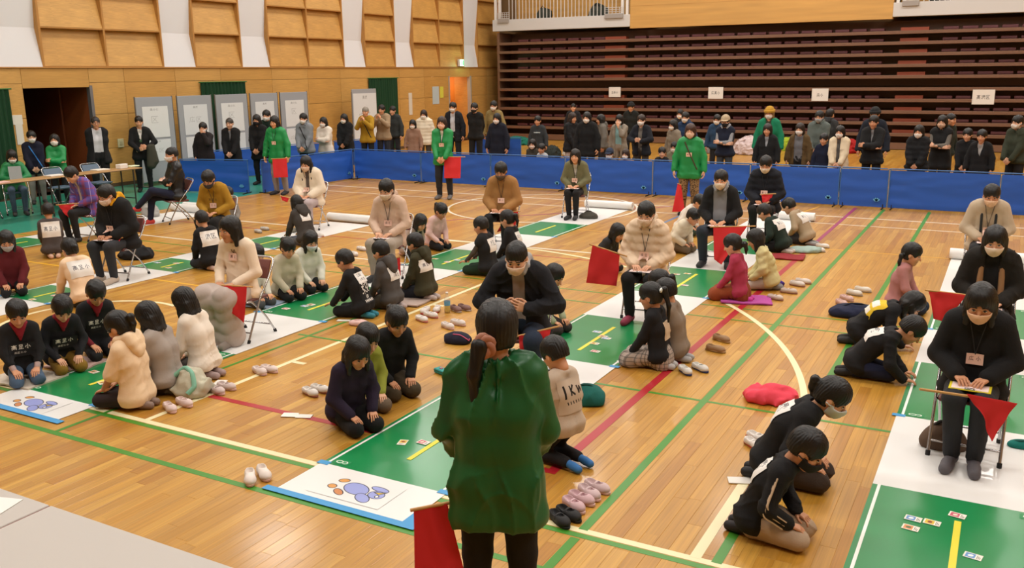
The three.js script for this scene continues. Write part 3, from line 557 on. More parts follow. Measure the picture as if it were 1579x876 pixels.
function hairMesh(s, j, cell) {
  const hs = j.hs, q = new THREE.Quaternion().setFromEuler(j.hrot), gl = V(0, -1, 0).applyQuaternion(q.clone().invert()), st = s.hair ?? 'short';
  const caps = [], L = (a, b, r0, r1) => caps.push([a.x, a.y, a.z, b.x, b.y, b.z, r0, r1]);
  const hang = (a, len, r0, r1, bias = V(0, 0, 0)) => { const d1 = gl.clone().multiplyScalar(0.75).add(bias).normalize(), m = a.clone().addScaledVector(d1, len * 0.5), e = m.clone().addScaledVector(gl, len * 0.5); L(a, m, r0, (r0 + r1) / 1.8); L(m, e, (r0 + r1) / 1.8, r1); };
  const low = { short: -0.045, crop: -0.03, thin: -0.03, bob: -0.12, long: -0.1, pony: -0.07, twin: -0.07, bun: -0.06, side: -0.07 }[st];
  if (st === 'long') { const len = s.hairLen ?? 0.3; for (const x of [-0.06, -0.03, 0, 0.03, 0.06]) hang(V(x, -0.03, -0.07 + Math.abs(x) * 0.3), len, 0.035, 0.02, V(0, 0, -0.18)); for (const x of [-0.078, 0.078]) hang(V(x, 0.0, -0.005), len * 0.75, 0.026, 0.014, V(0, 0, 0)); }
  if (st === 'bob') for (const x of [-0.072, 0.072]) { hang(V(x, 0.01, -0.01), 0.15, 0.027, 0.018); hang(V(x * 0.75, -0.02, -0.055), 0.13, 0.035, 0.022, V(0, 0, -0.15)); }
  if (st === 'pony') { const a = V(0, 0.02 + (s.tieY ?? 0), -0.112), len = s.hairLen ?? 0.24; L(V(0, a.y, -0.09), a, 0.022, 0.017); L(a, a.clone().add(V(0, 0.005, -0.03)), 0.017, 0.026); hang(a.clone().add(V(0, 0.0, -0.03)), len, 0.028, 0.009, V(0, 0, -0.25)); }
  if (st === 'side') { const a = V(0.055, -0.045, -0.095), len = s.hairLen ?? 0.3; L(a, a.clone().add(V(0.02, 0, -0.02)), 0.02, 0.026); hang(a.clone().add(V(0.02, 0, -0.02)), len, 0.034, 0.012, V(0.15, 0, -0.1)); }
  if (st === 'twin') for (const x of [-1, 1]) { const a = V(x * 0.07, -0.03, -0.07); L(a, a.clone().add(V(x * 0.025, 0, -0.015)), 0.015, 0.022); hang(a.clone().add(V(x * 0.025, 0, -0.015)), s.hairLen ?? 0.14, 0.023, 0.008, V(x * 0.2, 0, -0.15)); }
  if (st === 'bun') { const a = V(0, -0.01, -0.115); L(a, a.clone().add(V(0, 0, -0.012)), 0.032, 0.03); }
  const top = s.fringe ?? 0.036, sc = st === 'thin' ? 0.006 : st === 'crop' ? 0.008 : 0.015;
  const f = (x, y, z) => {
    const ax = Math.abs(x);
    let d = ell(x, y, z, 0, 0.033, -0.014, 0.074 + sc, 0.09 + sc, 0.094 + sc);
    d = smin(d, ell(x, y, z, 0, -0.02, -0.045, 0.066 + sc * 0.6, 0.075, 0.062), 0.03);
    if (low < -0.09) d = smin(d, ell(ax, y, z, 0.062, -0.03, -0.012, 0.03, 0.09, 0.06), 0.02);
    // face opening
    d = smax(d, -ell(x, y, z, 0, top - 0.108, 0.115, 0.084, 0.118 + noise(x * 70, 1, 1) * 0.007, 0.088), 0.01);
    if (low > -0.09) d = smax(d, -ell(ax, y, z, 0.085, -0.03, 0.01, 0.03, 0.042, 0.042), 0.01);
    d = smax(d, low + (z > 0 ? z * 0.5 : 0) - y, 0.012);
    if (caps.length) { let t = 9; for (const c of caps) t = smin(t, capD(c, x, y, z), 0.018); d = smin(d, t, 0.012); }
    if (Math.abs(d) < 0.04) d += 0.0022 * Math.sin(Math.atan2(x, z + 0.02) * 34 + noise(x * 20, y * 14, z * 20) * 3) + noise(x * 30, y * 12, z * 30) * 0.003;
    return d;
  };
  const lo = [-0.13, -0.14, -0.18], hi = [0.13, 0.15, 0.12];
  for (const c of caps) for (let a = 0; a < 3; a++) { lo[a] = Math.min(lo[a], c[a] - 0.05, c[a + 3] - 0.05); hi[a] = Math.max(hi[a], c[a] + 0.05, c[a + 3] + 0.05); }
  const make = () => nets(f, lo, hi, cell);
  const g = (caps.length ? make() : once('hair' + st + top + cell, make).clone()); g.scale(hs, hs, hs); g.applyQuaternion(q); g.translate(j.head.x, j.head.y, j.head.z);
  return g;
}
function person(s) {
  const k = pcount++;
  if (s.z || s.x) {   // stature from the head's picture point at a known depth
    const d = V((s.head[0] - 789.5) / FPX, -(s.head[1] - 438) / FPX, -1).applyEuler(camera.rotation), t = s.z ? s.z / d.z : s.x / d.x, y = CAMH + d.y * t;
    s.h = 1.6; for (let q = 0; q < 14; q++) { s.h += (y - pose(s).top.y - 0.012) / 0.95; s.h = clamp(s.h, 0.85, 1.88); }
  }
  const j = pose(s), H = s.h, turn = (s.face ?? 0) * Math.PI / 180;
  let pos;
  if (s.head) { const t = P(s.head[0], s.head[1], j.top.y + (s.hat ? 0.02 : 0.012)); const off = V(j.top.x, 0, j.top.z).applyAxisAngle(V(0, 1, 0), turn); pos = V(t.x - off.x, 0, t.z - off.z); } else if (s.xz) pos = V(s.xz[0], 0, s.xz[1]); else pos = P(...s.at);
  pos.y = s.y ?? 0;
  const dist = pos.distanceTo(camera.position), cell = clamp(dist * 0.00135, 0.0085, 0.021), near = dist < 9, hc = near ? 0.0055 : 0.0085;
  const t = thing('person', s.L, 'person', pos, turn, s.g); people.push({ s, pos, j, t });
  const c = rig(s, j), skin = s.skin ?? SKINS[k % SKINS.length], sd = k * 7.31;
  const neckTop = V(0, -0.09, -0.025).multiplyScalar(j.hs).applyEuler(j.hrot).add(j.head);
  // body: trunk and limbs, then head and hands in finer cells, one mesh
  const short = s.top?.sleeve ?? 1, legCut = s.bot?.cut ?? 1, tt = -0.006;
  const bg = [{ caps: c.torso(tt), k: 0.03 }, { caps: [cap(j.neck.clone().add(V(0, -0.02, 0)), neckTop, 0.031 * H, 0.04 * j.hs)], k: 0.02, k2: 0.03 }];
  for (const i of [0, 1]) { bg.push({ caps: c.arm(i, -0.003), k: 0.02 }, { caps: c.leg(i, -0.006), k: 0.02 }); }
  const [blo, bhi] = capsBounds(bg, 0.03);
  const parts = [coloured(nets(capsField(bg, 0.015), blo, bhi, Math.max(cell, 0.017)), skin)];
  const hg = headGeo(hc).clone(), lip = new THREE.Color(skin).multiply(new THREE.Color(0.86, 0.6, 0.58)), brow = new THREE.Color(0x1c1512), skinC = new THREE.Color(skin);
  coloured(hg, skin, (x, y, z) => (Math.abs(x) < 0.024 && Math.abs(y + 0.061) < 0.008 && z > 0.07 ? lip : Math.abs(y - 0.031 + Math.abs(x) * 0.08) < 0.0055 && Math.abs(x) > 0.013 && Math.abs(x) < 0.05 && z > 0.05 ? brow : skinC));
  const hm = new THREE.Matrix4().compose(j.head, new THREE.Quaternion().setFromEuler(j.hrot), V(j.hs, j.hs, j.hs));
  const eye = once('eye', () => { const g = new THREE.SphereGeometry(0.0115, 12, 10); g.rotateX(Math.PI / 2); const w = new THREE.Color(0xe8e2da), b = new THREE.Color(0x140c08), l = new THREE.Color(0x2a1c15); return coloured(g, 0xffffff, (x, y, z) => (y > 0.0045 ? l : Math.hypot(x, y) < 0.0058 && z > 0 ? b : w)); });
  parts.push(hg.applyMatrix4(hm));
  for (const d of [1, -1]) { const e = eye.clone(); e.scale(1.15, 0.62, 0.75); e.translate(d * 0.031, 0.003, 0.0795); parts.push(e.applyMatrix4(hm)); }
  for (const i of [0, 1]) { const base = handGeo(s.curl ?? 0.32, near ? 0.005 : 0.0065), g = (i === 0 ? flipX(base) : base.clone()), S = H / 1.62; g.scale(S, S, S); const m = basis(j.hd[i], j.hn[i]); m.setPosition(j.wr[i]); parts.push(coloured(g.applyMatrix4(m), skin)); }
  const body = mesh('body', mergeC(parts), bodyMat, t);
  // lower clothes
  const lowY = s.y0 ?? 0.002, b = { c: 0x1c1c20, th: 0.012, ...(s.bot ?? {}) };
  const spine = dirL(j.t1);
  let g2, lf;
  if (b.skirt) {
    const caps = [], sp = b.skirt; if (b.long) for (const i of [0, 1]) caps.push(cap(j.knee[i], j.ank[i].clone().setY(0.09), 0.07 * H, 0.075 * H)); for (const i of [0, 1]) { const kn = j.knee[i].clone(); caps.push(cap(j.pelvis.clone().lerp(j.hip[i], 0.7), j.hip[i].clone().lerp(kn, sp), 0.056 * H, 0.075 * H)); if (s.pose === 'seiza') caps.push(cap(j.hip[i], j.ank[i].clone().lerp(j.toe[i], 0.3), 0.06 * H, 0.06 * H)); }
    caps.push(cap(j.waist.clone().lerp(j.pelvis, 0.5), j.pelvis, 0.062 * H, 0.075 * H));
    g2 = [{ caps, k: 0.08 }];
    const base = capsField(g2), pl = b.pleat ?? 0;
    lf = (x, y, z) => { let d = base(x, y, z); if (b.quilt && Math.abs(d) < 0.06) d -= 0.011 * Math.abs(Math.sin((y + z * 0.9) * 24)) + 0.004 * noise(x * 14, y * 14, z * 14); if (pl && Math.abs(d) < 0.06) d += 0.008 * Math.sin(Math.atan2(x, z + 0.02) * pl) * clamp((j.pelvis.y + 0.1 - y) * 4, 0, 1); return smax(d, lowY - y, 0.008); };
  } else {
    const hipG = [{ caps: c.torso(b.th).filter((_, i) => i % 4 === 0), k: 0.03 }], legG = [0, 1].map((i) => ({ caps: c.leg(i, b.th, b.cut ?? 0.98), k: 0.02 }));
    g2 = [...hipG, ...legG]; const hf = capsField(hipG), gf = capsField(legG, 0.02);
    const base = fold((x, y, z) => smin(smax(hf(x, y, z), (y - j.pelvis.y) * spine.y + (z - j.pelvis.z) * spine.z - 0.07 * H, 0.01), gf(x, y, z), 0.02), b.th * 0.3 + 0.003, 34, sd);
    lf = (x, y, z) => smax(base(x, y, z), lowY - y, 0.006);
  }
  { const [lo, hi] = capsBounds(g2, 0.05); mesh(b.skirt ? 'skirt' : 'trousers', nets(lf, lo, hi, cell), b.mat ?? CLOTH(b.c), t, b.label); }
  // upper clothes
  const a = { c: 0x222222, th: 0.014, hem: 0.03, collar: 0.012, ...(s.top ?? {}) }, hemDrop = a.hem;
  const arms = [c.arm(0, a.th * 0.85, a.sleeve ?? 0.97), c.arm(1, a.th * 0.85, a.sleeve ?? 0.97)];
  const ug = [{ caps: c.torso(a.th, hemDrop), k: 0.04 }];
  if (!a.vest) for (const q of arms) ug.push({ caps: q, k: 0.025, k2: 0.014 });
  if (a.collar) { const n = j.neck, R = 0.052 * H / 1.6 + 0.012, ring = []; for (let q = 0; q < 8; q++) { const u = q / 8 * 6.283, v = (q + 1) / 8 * 6.283, ty = (zz) => -zz * Math.sin(j.t2) * 0.6; ring.push(cap(n.clone().add(V(Math.sin(u) * R, a.collar + ty(Math.cos(u) * R), Math.cos(u) * R)), n.clone().add(V(Math.sin(v) * R, a.collar + ty(Math.cos(v) * R), Math.cos(v) * R)), 0.018)); } ug.push({ caps: ring, k: 0.02, k2: 0.02 }); }
    const low = j.pelvis.clone().addScaledVector(spine, -0.04 * H).add(V(0, -hemDrop * 0.9, 0)), hn = s.pose === 'stand' || hemDrop > 0.05 ? V(0, 1, 0) : spine;
  const tor = capsField(ug.slice(0, 1)), rest = capsField(ug.slice(1), 0.014), both = (x, y, z) => smin(smax(tor(x, y, z), -((y - low.y) * hn.y + (z - low.z) * hn.z), 0.008), rest(x, y, z), 0.014);
  const ub = fold(both, a.amp ?? (/sweater|cardigan|^shirt|sweatshirt/.test(a.name ?? '') ? 0.006 : Math.min(0.013, a.th * 0.3 + 0.002)), a.fs ?? 46, sd, a.vert ?? 0);
  const puff = a.puff ?? 0, d2 = dirL(j.t2), nh = cap(j.neck.clone().add(V(0, 0.005, 0.012)), neckTop.clone().add(V(0, 0.03, 0)), 0.033 * H, 0.038 * H), nh2 = cap(j.neck.clone().add(V(0, 0.02, 0.01)), neckTop.clone().add(V(0, 0.03, 0)), 0.031 * H, 0.034 * H);
  const tf = (x, y, z) => {
    let d = ub(x, y, z);
    if (a.rib !== 0 && Math.abs(d) < 0.05) { const w = (y - low.y) * hn.y + (z - low.z) * hn.z; d -= 0.009 * Math.exp(-(((w - 0.075) / 0.03) ** 2)) - 0.006 * clamp(1 - w / 0.045, 0, 1); }
    if (puff && Math.abs(d) < 0.06) d -= 0.012 * Math.abs(Math.sin(((y - j.pelvis.y) * d2.y + (z - j.pelvis.z) * d2.z) * puff)) - 0.006;
    // neck hole
    d = smax(d, -capD(nh, x, y, z), 0.008);
    if (a.open) { const qy = y - j.chest.y, qz = z - j.chest.z, up = qy * d2.y + qz * d2.z, fr = qz * d2.y - qy * d2.z, half = a.open * (a.vee ? clamp(0.35 + up * 5, 0.05, 1.15) : 1); if (fr > 0) d = smax(d, half - Math.abs(x), 0.006); }
    return smax(d, lowY - y, 0.006);
  };
  const [ulo, uhi] = capsBounds(ug, 0.05);
  mesh(a.name ?? 'jacket', nets(tf, ulo, uhi, cell), a.mat ?? (a.nylon ? NYLON(a.c) : CLOTH(a.c)), t, a.label);
  if (a.inner) {
    const ig = [{ caps: c.torso(Math.max(0.004, a.th * 0.45), 0), k: 0.03 }], ib = capsField(ig), [lo, hi] = capsBounds(ig, 0.03);
    const inf = (x, y, z) => smax(smax(ib(x, y, z), -((y - low.y) * hn.y + (z - low.z) * hn.z) - 0.02, 0.008), -capD(nh2, x, y, z), 0.006);
    mesh('shirt', nets(inf, lo, hi, Math.max(cell, 0.012)), CLOTH(a.inner), t);
  }
  if (a.hood) {   // hood lying on the back, a ring in front
    const n = j.neck, d2h = dirL(j.t2), bk = V(0, d2h.z, -d2h.y), K = H > 1.35 ? 1 : 0.88, at3 = (x, up, b) => n.clone().add(V(x * K, 0, 0)).addScaledVector(d2h, up * K + a.th * 0.75).addScaledVector(bk, b * K + (b > 0 ? 0.85 : -0.5) * a.th), hc2 = [];
    for (const d of [1, -1]) hc2.push(cap(at3(d * 0.05, 0.0, -0.06), at3(d * 0.068, 0.028, -0.01), 0.022, 0.028), cap(at3(d * 0.068, 0.028, -0.01), at3(d * 0.055, 0.035, 0.055), 0.028, 0.034));
    hc2.push(cap(at3(0.055, 0.035, 0.055), at3(-0.055, 0.035, 0.055), 0.036), cap(at3(0.06, -0.02, 0.07), at3(-0.06, -0.02, 0.07), 0.042), cap(at3(0.035, -0.085, 0.078), at3(-0.035, -0.085, 0.078), 0.04), cap(at3(0.012, -0.13, 0.075), at3(-0.012, -0.13, 0.075), 0.03));
    const hg2 = [{ caps: hc2, k: 0.03 }], hf2 = fold(capsField(hg2), 0.006, 44, sd + 3), [lo, hi] = capsBounds(hg2, 0.03);
    mesh('hood', nets((x, y, z) => smax(hf2(x, y, z), -capD(nh, x, y, z), 0.008), lo, hi, Math.min(cell, 0.013)), a.hoodC ? CLOTH(a.hoodC) : CLOTH(a.c), t, a.hoodC ? 'hood in a contrasting colour' : undefined);
  }
  if (a.under) { const ag = [0, 1].map((i) => ({ caps: c.arm(i, 0.004, 0.97), k: 0.02 })), [lo, hi] = capsBounds(ag, 0.03); mesh('sleeves', nets(capsField(ag), lo, hi, cell), CLOTH(a.under), t); }
  if (s.scarf) {   // neckerchief or scarf: a roll round the neck and a bib in front
    const n = j.neck, f2 = dirL(j.t2), ring = []; for (let q = 0; q < 10; q++) { const u = q / 10 * 6.283, v = (q + 1) / 10 * 6.283, R = (s.scarfR ?? 0.058) * (0.7 + H * 0.2); ring.push(cap(n.clone().add(V(Math.sin(u) * R, 0.022, Math.cos(u) * R)), n.clone().add(V(Math.sin(v) * R, 0.022, Math.cos(v) * R)), s.scarfR ? 0.034 : 0.02)); }
    for (const d of [-0.03, 0, 0.03]) ring.push(cap(n.clone().add(V(d, 0.0, 0.06)), n.clone().addScaledVector(f2, -(s.scarfLen ?? 0.11) + Math.abs(d) * 1.5).add(V(d * 0.35, 0, 0.1 - 0.02)), 0.02, 0.014));
    const rg = [{ caps: ring, k: 0.02 }], [lo, hi] = capsBounds(rg, 0.03); mesh('scarf', nets(fold(capsField(rg), 0.004, 60, sd), lo, hi, Math.min(cell, 0.012)), CLOTH(s.scarf), t);
  }
  // feet
  for (const i of [0, 1]) {
    const A = j.ank[i], T = j.toe[i], dir = T.clone().sub(A).setY(0).normalize(), heel = s.pose === 'seiza' || s.pose === 'kneelup' ? A.clone() : V(A.x, Math.max(A.y - 0.03, 0.04), A.z).addScaledVector(dir, -0.015 * H);
    const caps = [cap(heel, T, 0.026 * H, 0.021 * H), cap(A, heel, 0.024 * H, 0.026 * H), cap(heel.clone().lerp(T, 0.55), T, 0.026 * H, 0.022 * H)], fg = [{ caps, k: 0.02 }], [lo, hi] = capsBounds(fg, 0.02), ff = capsField(fg), y0 = Math.min(A.y, T.y) > 0.15 ? -9 : 0.003;
    mesh(s.shoe ? 'shoe' : 'sock', nets((x, y, z) => smax(ff(x, y, z), y0 - y, 0.006), lo, hi, Math.min(cell, 0.012)), M(s.shoe ?? s.sock ?? 0x2a2a2e, 0.7), t);
  }
  // hair, mask, hat
  if (s.hair !== 'none') mesh('hair', hairMesh(s, j, near ? 0.0065 : 0.0095), M(s.hairC ?? 0x0b0908, 0.5, { side: THREE.DoubleSide }), t);
  if (s.mask) { const g = maskGeo(near ? 0.004 : 0.006).clone().applyMatrix4(hm); mesh('face_mask', g, M(s.mask, 0.85), t); }
  if (s.hat) { const g = once('hat' + s.hat.kind, () => nets((x, y, z) => { let d = ell(x, y, z, 0, 0.05, -0.012, 0.096, 0.105, 0.115) + (s.hat.kind === 'beanie' ? 0.002 * Math.sin(Math.atan2(x, z) * 30) : 0); d = smax(d, 0.035 - y - (z < 0 ? z * 0.2 : 0), 0.01); if (s.hat.kind === 'cap') d = smin(d, Math.max(ell(x, y, z, 0, 0.042, 0.09, 0.075, 0.012, 0.075)), 0.008); else d = smin(d, Math.max(Math.abs(Math.hypot(x / 0.1, (z + 0.012) / 0.119) - 1) * 0.1 - 0.009, Math.abs(y - 0.052) - 0.022), 0.006); return d; }, [-0.12, 0, -0.15], [0.12, 0.18, 0.19], 0.008)).clone().applyMatrix4(hm); mesh('hat', g, CLOTH(s.hat.c), t); }
  if (s.glasses) { const gl = []; for (const d of [1, -1]) gl.push(new THREE.TorusGeometry(0.021, 0.0022, 6, 18).translate(d * 0.031, 0.004, 0.1)); gl.push(rod([-0.01, 0.006, 0.102], [0.01, 0.006, 0.102], 0.002, 6), rod([0.052, 0.006, 0.1], [0.08, 0.004, 0.0], 0.002, 6), rod([-0.052, 0.006, 0.1], [-0.08, 0.004, 0.0], 0.002, 6)); mesh('glasses', merge(gl).applyMatrix4(hm), M(0x222222, 0.4), t); }
  if (s.tie) { mesh('necktie', patch(tf, j.chest.clone().addScaledVector(dirL(j.t2), 0.02), V(0, 0, 1), V(0, 1, 0), 0.05, 0.2, 0.006, 3, 8), M(s.tie, 0.7, { side: THREE.DoubleSide }), t); }
  const back = V(0, Math.sin((j.t1 + j.t2) / 2), -Math.cos((j.t1 + j.t2) / 2)), front = back.clone().negate(), mid = j.chest.clone().lerp(j.neck, 0.2), alongS = j.neck.clone().sub(j.chest).normalize();
  if (s.bib) { const B = { w: 0.24, h: 0.17, up: 0, x: 0, ...s.bib }; const g = patch(tf, mid.clone().addScaledVector(alongS, B.up).add(V(B.x, 0, 0)), back, alongS, B.w, B.h, 0.006); mesh('number_bib', g, B.mat, t, 'white paper bib with handwritten characters'); }
  if (s.bib2) { const B = s.bib2; mesh('back_print', patch(tf, mid.clone().addScaledVector(alongS, B.up).add(V(B.x ?? 0, 0, 0)), back, alongS, B.w, B.h, 0.004), B.mat, t); }
  if (s.print) { const B = { w: 0.2, h: 0.1, up: 0, ...s.print }; mesh('chest_print', patch(tf, mid.clone().addScaledVector(alongS, B.up), front, alongS, B.w, B.h, 0.004), B.mat, t); }
  if (s.badge) {
    const up = s.badge.up ?? -0.1, cP = mid.clone().addScaledVector(alongS, up), g = patch(tf, cP, front, alongS, 0.1, 0.072, 0.01, 3, 3); mesh('name_badge', g, BADGE[k % BADGE.length], t, 'pale name badge with two characters');
    if (s.badge.cord !== 0) { const top1 = j.neck.clone().add(V(0.05, 0.02, 0.02)), top2 = j.neck.clone().add(V(-0.05, 0.02, 0.02)); const snap = (p) => { let o = p.clone(); for (let q = 0; q < 30; q++) { const d = tf(o.x, o.y, o.z); if (d > 0.005 && d < 0.012) break; o.addScaledVector(front, 0.007 - d > 0 ? 0.01 : -0.006); } return o; }; for (const tp of [top1, top2]) { const e = cP.clone().addScaledVector(alongS, 0.03), pts = [0, 0.35, 0.7, 1].map((u) => snap(tp.clone().lerp(e, u).addScaledVector(front, 0.02))); mesh('lanyard', tube(pts, 0.003, 5), M(s.badge.c ?? 0x2a2a2e, 0.7), t); } }
  }
  if (s.strap) { const pts = []; for (let q = 0; q <= 8; q++) { const u = q / 8, p = j.S[1].clone().lerp(j.neck, 0.45).lerp(j.pelvis.clone().add(V(0.09 * H, 0.02, 0)), u); let o = p.clone().addScaledVector(front, 0.25); for (let m = 0; m < 40; m++) { const d = tf(o.x, o.y, o.z); if (d < 0.01) break; o.addScaledVector(front, -d * 0.8); } pts.push(o); } mesh('bag_strap', tube(pts, 0.011, 6), M(s.strap, 0.8), t); }
  return t;
}
// ---------------------------------------------------------------- furniture and sheets
const fwdC = V(0, 0, -1).applyEuler(camera.rotation);
function PD(px, py, ref, toward = 0) {   // the point seen at px, py as far away as ref (minus "toward" metres)
  const d = V((px - 789.5) / FPX, -(py - 438) / FPX, -1).applyEuler(camera.rotation), depth = ref.clone().sub(camera.position).dot(fwdC) - toward;
  return camera.position.clone().addScaledVector(d, depth / d.dot(fwdC));
}
const CHROME = M(0xb9b9bb, 0.25, { metalness: 0.9 }), VINYL = M(0x6a3a34, 0.5), VINYLB = M(0x55697e, 0.5), RUBBER = M(0x1e1e20, 0.8);
const chairParts = once('chair', () => {
  const w = 0.21, fr = [], ft = [], st = [];
  fr.push(tube([[w, 0.02, 0.22], [w, 0.25, 0.1], [w, 0.43, 0.0], [w, 0.6, -0.14], [w - 0.005, 0.75, -0.24], [w - 0.06, 0.79, -0.262], [-w + 0.06, 0.79, -0.262], [-w + 0.005, 0.75, -0.24], [-w, 0.6, -0.14], [-w, 0.43, 0.0], [-w, 0.25, 0.1], [-w, 0.02, 0.22]], 0.0105, 8, false, 70));
  const rear = [[0.185, 0.02, -0.22], [0.185, 0.22, -0.08], [0.185, 0.4, 0.1], [0.185, 0.415, 0.19]];
  for (const d of [1, -1]) fr.push(tube(rear.map((p) => [p[0] * d, p[1], p[2]]), 0.0095, 8, false, 24));
  st.push(rod([w, 0.1, 0.178], [-w, 0.1, 0.178], 0.008), rod([0.185, 0.1, -0.165], [-0.185, 0.1, -0.165], 0.008));
  for (const [x, z] of [[w, 0.225], [-w, 0.225], [0.185, -0.225], [-0.185, -0.225]]) ft.push(rod([x, 0, z], [x, 0.035, z - Math.sign(z) * 0.015], 0.016));
  const seat = rb(0.37, 0.035, 0.36, 0.016, 0, 0.412, 0.02), back = rb(0.38, 0.2, 0.025, 0.011); back.rotateX(-0.42); back.translate(0, 0.68, -0.19);
  return { frame: merge(fr), st, ft, seat, back };
});
function chair(pos, turn, label, blue, group) {
  const c = thing('folding_chair', label, 'chair', [pos.x, 0, pos.z], turn, group); c.scale.y = blue ? 1 : 0.955; const p = chairParts, V2 = blue ? VINYLB : VINYL;
  mesh('frame', p.frame, CHROME, c); p.st.forEach((g) => mesh('stretcher', g, CHROME, c)); p.ft.forEach((g) => mesh('foot_cap', g, RUBBER, c)); mesh('seat', p.seat, V2, c); mesh('backrest', p.back, V2, c);
  return c;
}
// red signal flags: cloth through four corner points, with a stick along the first edge
const REDF = M(0xc81e22, 0.75, { side: THREE.DoubleSide }), STICK = M(0xc99a5e, 0.6);
function cloth4(A, B, C, D, amp, n = 12, sd = 0, th = 0.004) {
  const pos = [], idx = [], nrm = B.clone().sub(A).cross(D.clone().sub(A)).normalize();
  for (const s of [0, -th]) for (let i = 0; i <= n; i++) for (let k = 0; k <= n; k++) { const u = i / n, v = k / n, p = A.clone().lerp(B, u).lerp(D.clone().lerp(C, u), v); p.addScaledVector(nrm, s + amp * Math.sin(u * 7 + v * 3 + sd) * v + amp * 0.6 * noise(u * 4 + sd, v * 4, 1)); pos.push(p.x, p.y, p.z); }
  const m = n + 1, o = m * m, q = (a, b, c, d) => idx.push(a, b, c, a, c, d);
  for (let i = 0; i < n; i++) for (let k = 0; k < n; k++) { const a = i * m + k; q(a, a + m, a + m + 1, a + 1); q(o + a, o + a + 1, o + a + m + 1, o + a + m); }
  for (let i = 0; i < n; i++) { q(i * m, o + i * m, o + i * m + m, i * m + m); q(i * m + n, i * m + m + n, o + i * m + m + n, o + i * m + n); q(i, i + 1, o + i + 1, o + i); q(n * m + i, o + n * m + i, o + n * m + i + 1, n * m + i + 1); }
  const g = new THREE.BufferGeometry(); g.setAttribute('position', new THREE.Float32BufferAttribute(pos, 3)); g.setIndex(idx); g.setAttribute('uv', new THREE.Float32BufferAttribute(new Float32Array(pos.length / 3 * 2), 2)); g.computeVertexNormals(); return g;
}
function flag(label, q, ref, toward = 0.25, stick) {   // q: four picture points of the cloth; stick: two picture points
  const t = Array.isArray(toward) ? toward : [toward, toward, toward, toward], c = q.map((p, i) => PD(p[0], p[1], ref, t[i])); for (const p of c) p.y = Math.max(p.y, 0.02);
  const f = thing('red_flag', label, 'flag', c[0]); const rel = c.map((p) => p.clone().sub(c[0]));
  mesh('cloth', cloth4(rel[0], rel[1], rel[2], rel[3], 0.012, 12, q[0][0]), REDF, f);
  const s = stick ? stick.map((p, i) => PD(p[0], p[1], ref, p[2] ?? t[0]).sub(c[0])) : [rel[0].clone().lerp(rel[1], -0.1), rel[1].clone().lerp(rel[0], -0.25)];
  mesh('stick', rod(s[0], s[1], 0.008), STICK, f);
  return f;
}
// paper sheets with green playing fields, one long sheet per row
const SHEETW = M(0xe4e4e2, 0.4, { clearcoat: 0.15 }), SHEETG = M(0x12864a, 0.32, { clearcoat: 0.35, clearcoatRoughness: 0.2 }), TAPEB = M(0x3f96cf, 0.5), TAPEG = M(0x7fd07a, 0.5), TAPEY = M(0xdfd63a, 0.5), EDGEW = M(0xf0f0ec, 0.5);
const NUMT = canvasTex(64, 32, (g) => { g.fillStyle = '#12864a'; g.fillRect(0, 0, 64, 32); g.strokeStyle = '#e8e8e0'; g.lineWidth = 4; g.beginPath(); g.ellipse(24, 16, 12, 8, 0, 0, 7); g.stroke(); g.beginPath(); g.moveTo(36, 12); g.quadraticCurveTo(50, 4, 54, 16); g.quadraticCurveTo(52, 26, 40, 24); g.stroke(); });
function bumpy(x0, x1, z0, z1, y, m, amp = 0.0012) { const g = new THREE.BoxGeometry(x1 - x0, 0.002, Math.abs(z0 - z1), 10, 1, 24); const p = g.attributes.position; for (let i = 0; i < p.count; i++) { const xx = p.getX(i) + (x0 + x1) / 2, zz = p.getZ(i) + (z0 + z1) / 2; p.setXYZ(i, xx, p.getY(i) + y + 0.001 + Math.max(0, amp * noise(xx * 3, zz * 2.2, y * 900)) + Math.max(0, amp * 0.7 * noise(xx * 1.2, zz * 14, 3)), zz); } g.computeVertexNormals(); return g; }
function matRow(label, x0, x1, z0, zEnd, greens, number) {
  const t = thing('playing_sheet', label, 'floor sheet');
  let z = z0; const Y = 0.003;
  for (const [a, b] of greens) {
    if (z > a) mesh('white_section', bumpy(x0, x1, a, z, Y), SHEETW, t);
    const gsec = mesh('green_section', bumpy(x0, x1, b, a, Y), SHEETG, t);
    for (const q of [x0 + 0.03, x1 - 0.048]) mesh('border_line', bx(q, q + 0.018, Y + 0.0035, Y + 0.0045, b, a), EDGEW, gsec);
    const L = a - b, xc = (x0 + x1) / 2; mesh('centre_tape', bx(xc - 0.018, xc + 0.018, Y + 0.0035, Y + 0.005, b + L * 0.22, a - L * 0.2), TAPEY, gsec);
    for (const [xx, zz, r] of [[x0 + 0.12, a - 0.06, 0], [x1 - 0.12, b + 0.06, Math.PI]]) { const n = new THREE.PlaneGeometry(0.13, 0.065); n.rotateX(-Math.PI / 2); n.rotateY(r); n.translate(xx, Y + 0.0042, zz); mesh('field_number', n, new THREE.MeshPhysicalMaterial({ map: NUMT, roughness: 0.5 }), gsec); }
    for (const xx of [x0 - 0.03, x1 - 0.06]) mesh('corner_tape', bx(xx, xx + 0.09, Y + 0.0035, Y + 0.005, a - 0.03, a + 0.02), TAPEB, t);
    z = b;
  }
  if (z > zEnd) mesh('white_section', bumpy(x0, x1, zEnd, z, Y), SHEETW, t);
  return t;
}
const G27 = (n) => Array.from({ length: n }, (_, i) => [-4.22 - 2.71 * i, -5.7 - 2.71 * i]);
matRow('long white and green playing sheet running behind the green jacket', -3.78, -2.8, -3.79, -15.6, G27(4).map((q, i) => (i === 3 ? [-12.35, -13.5] : q)));
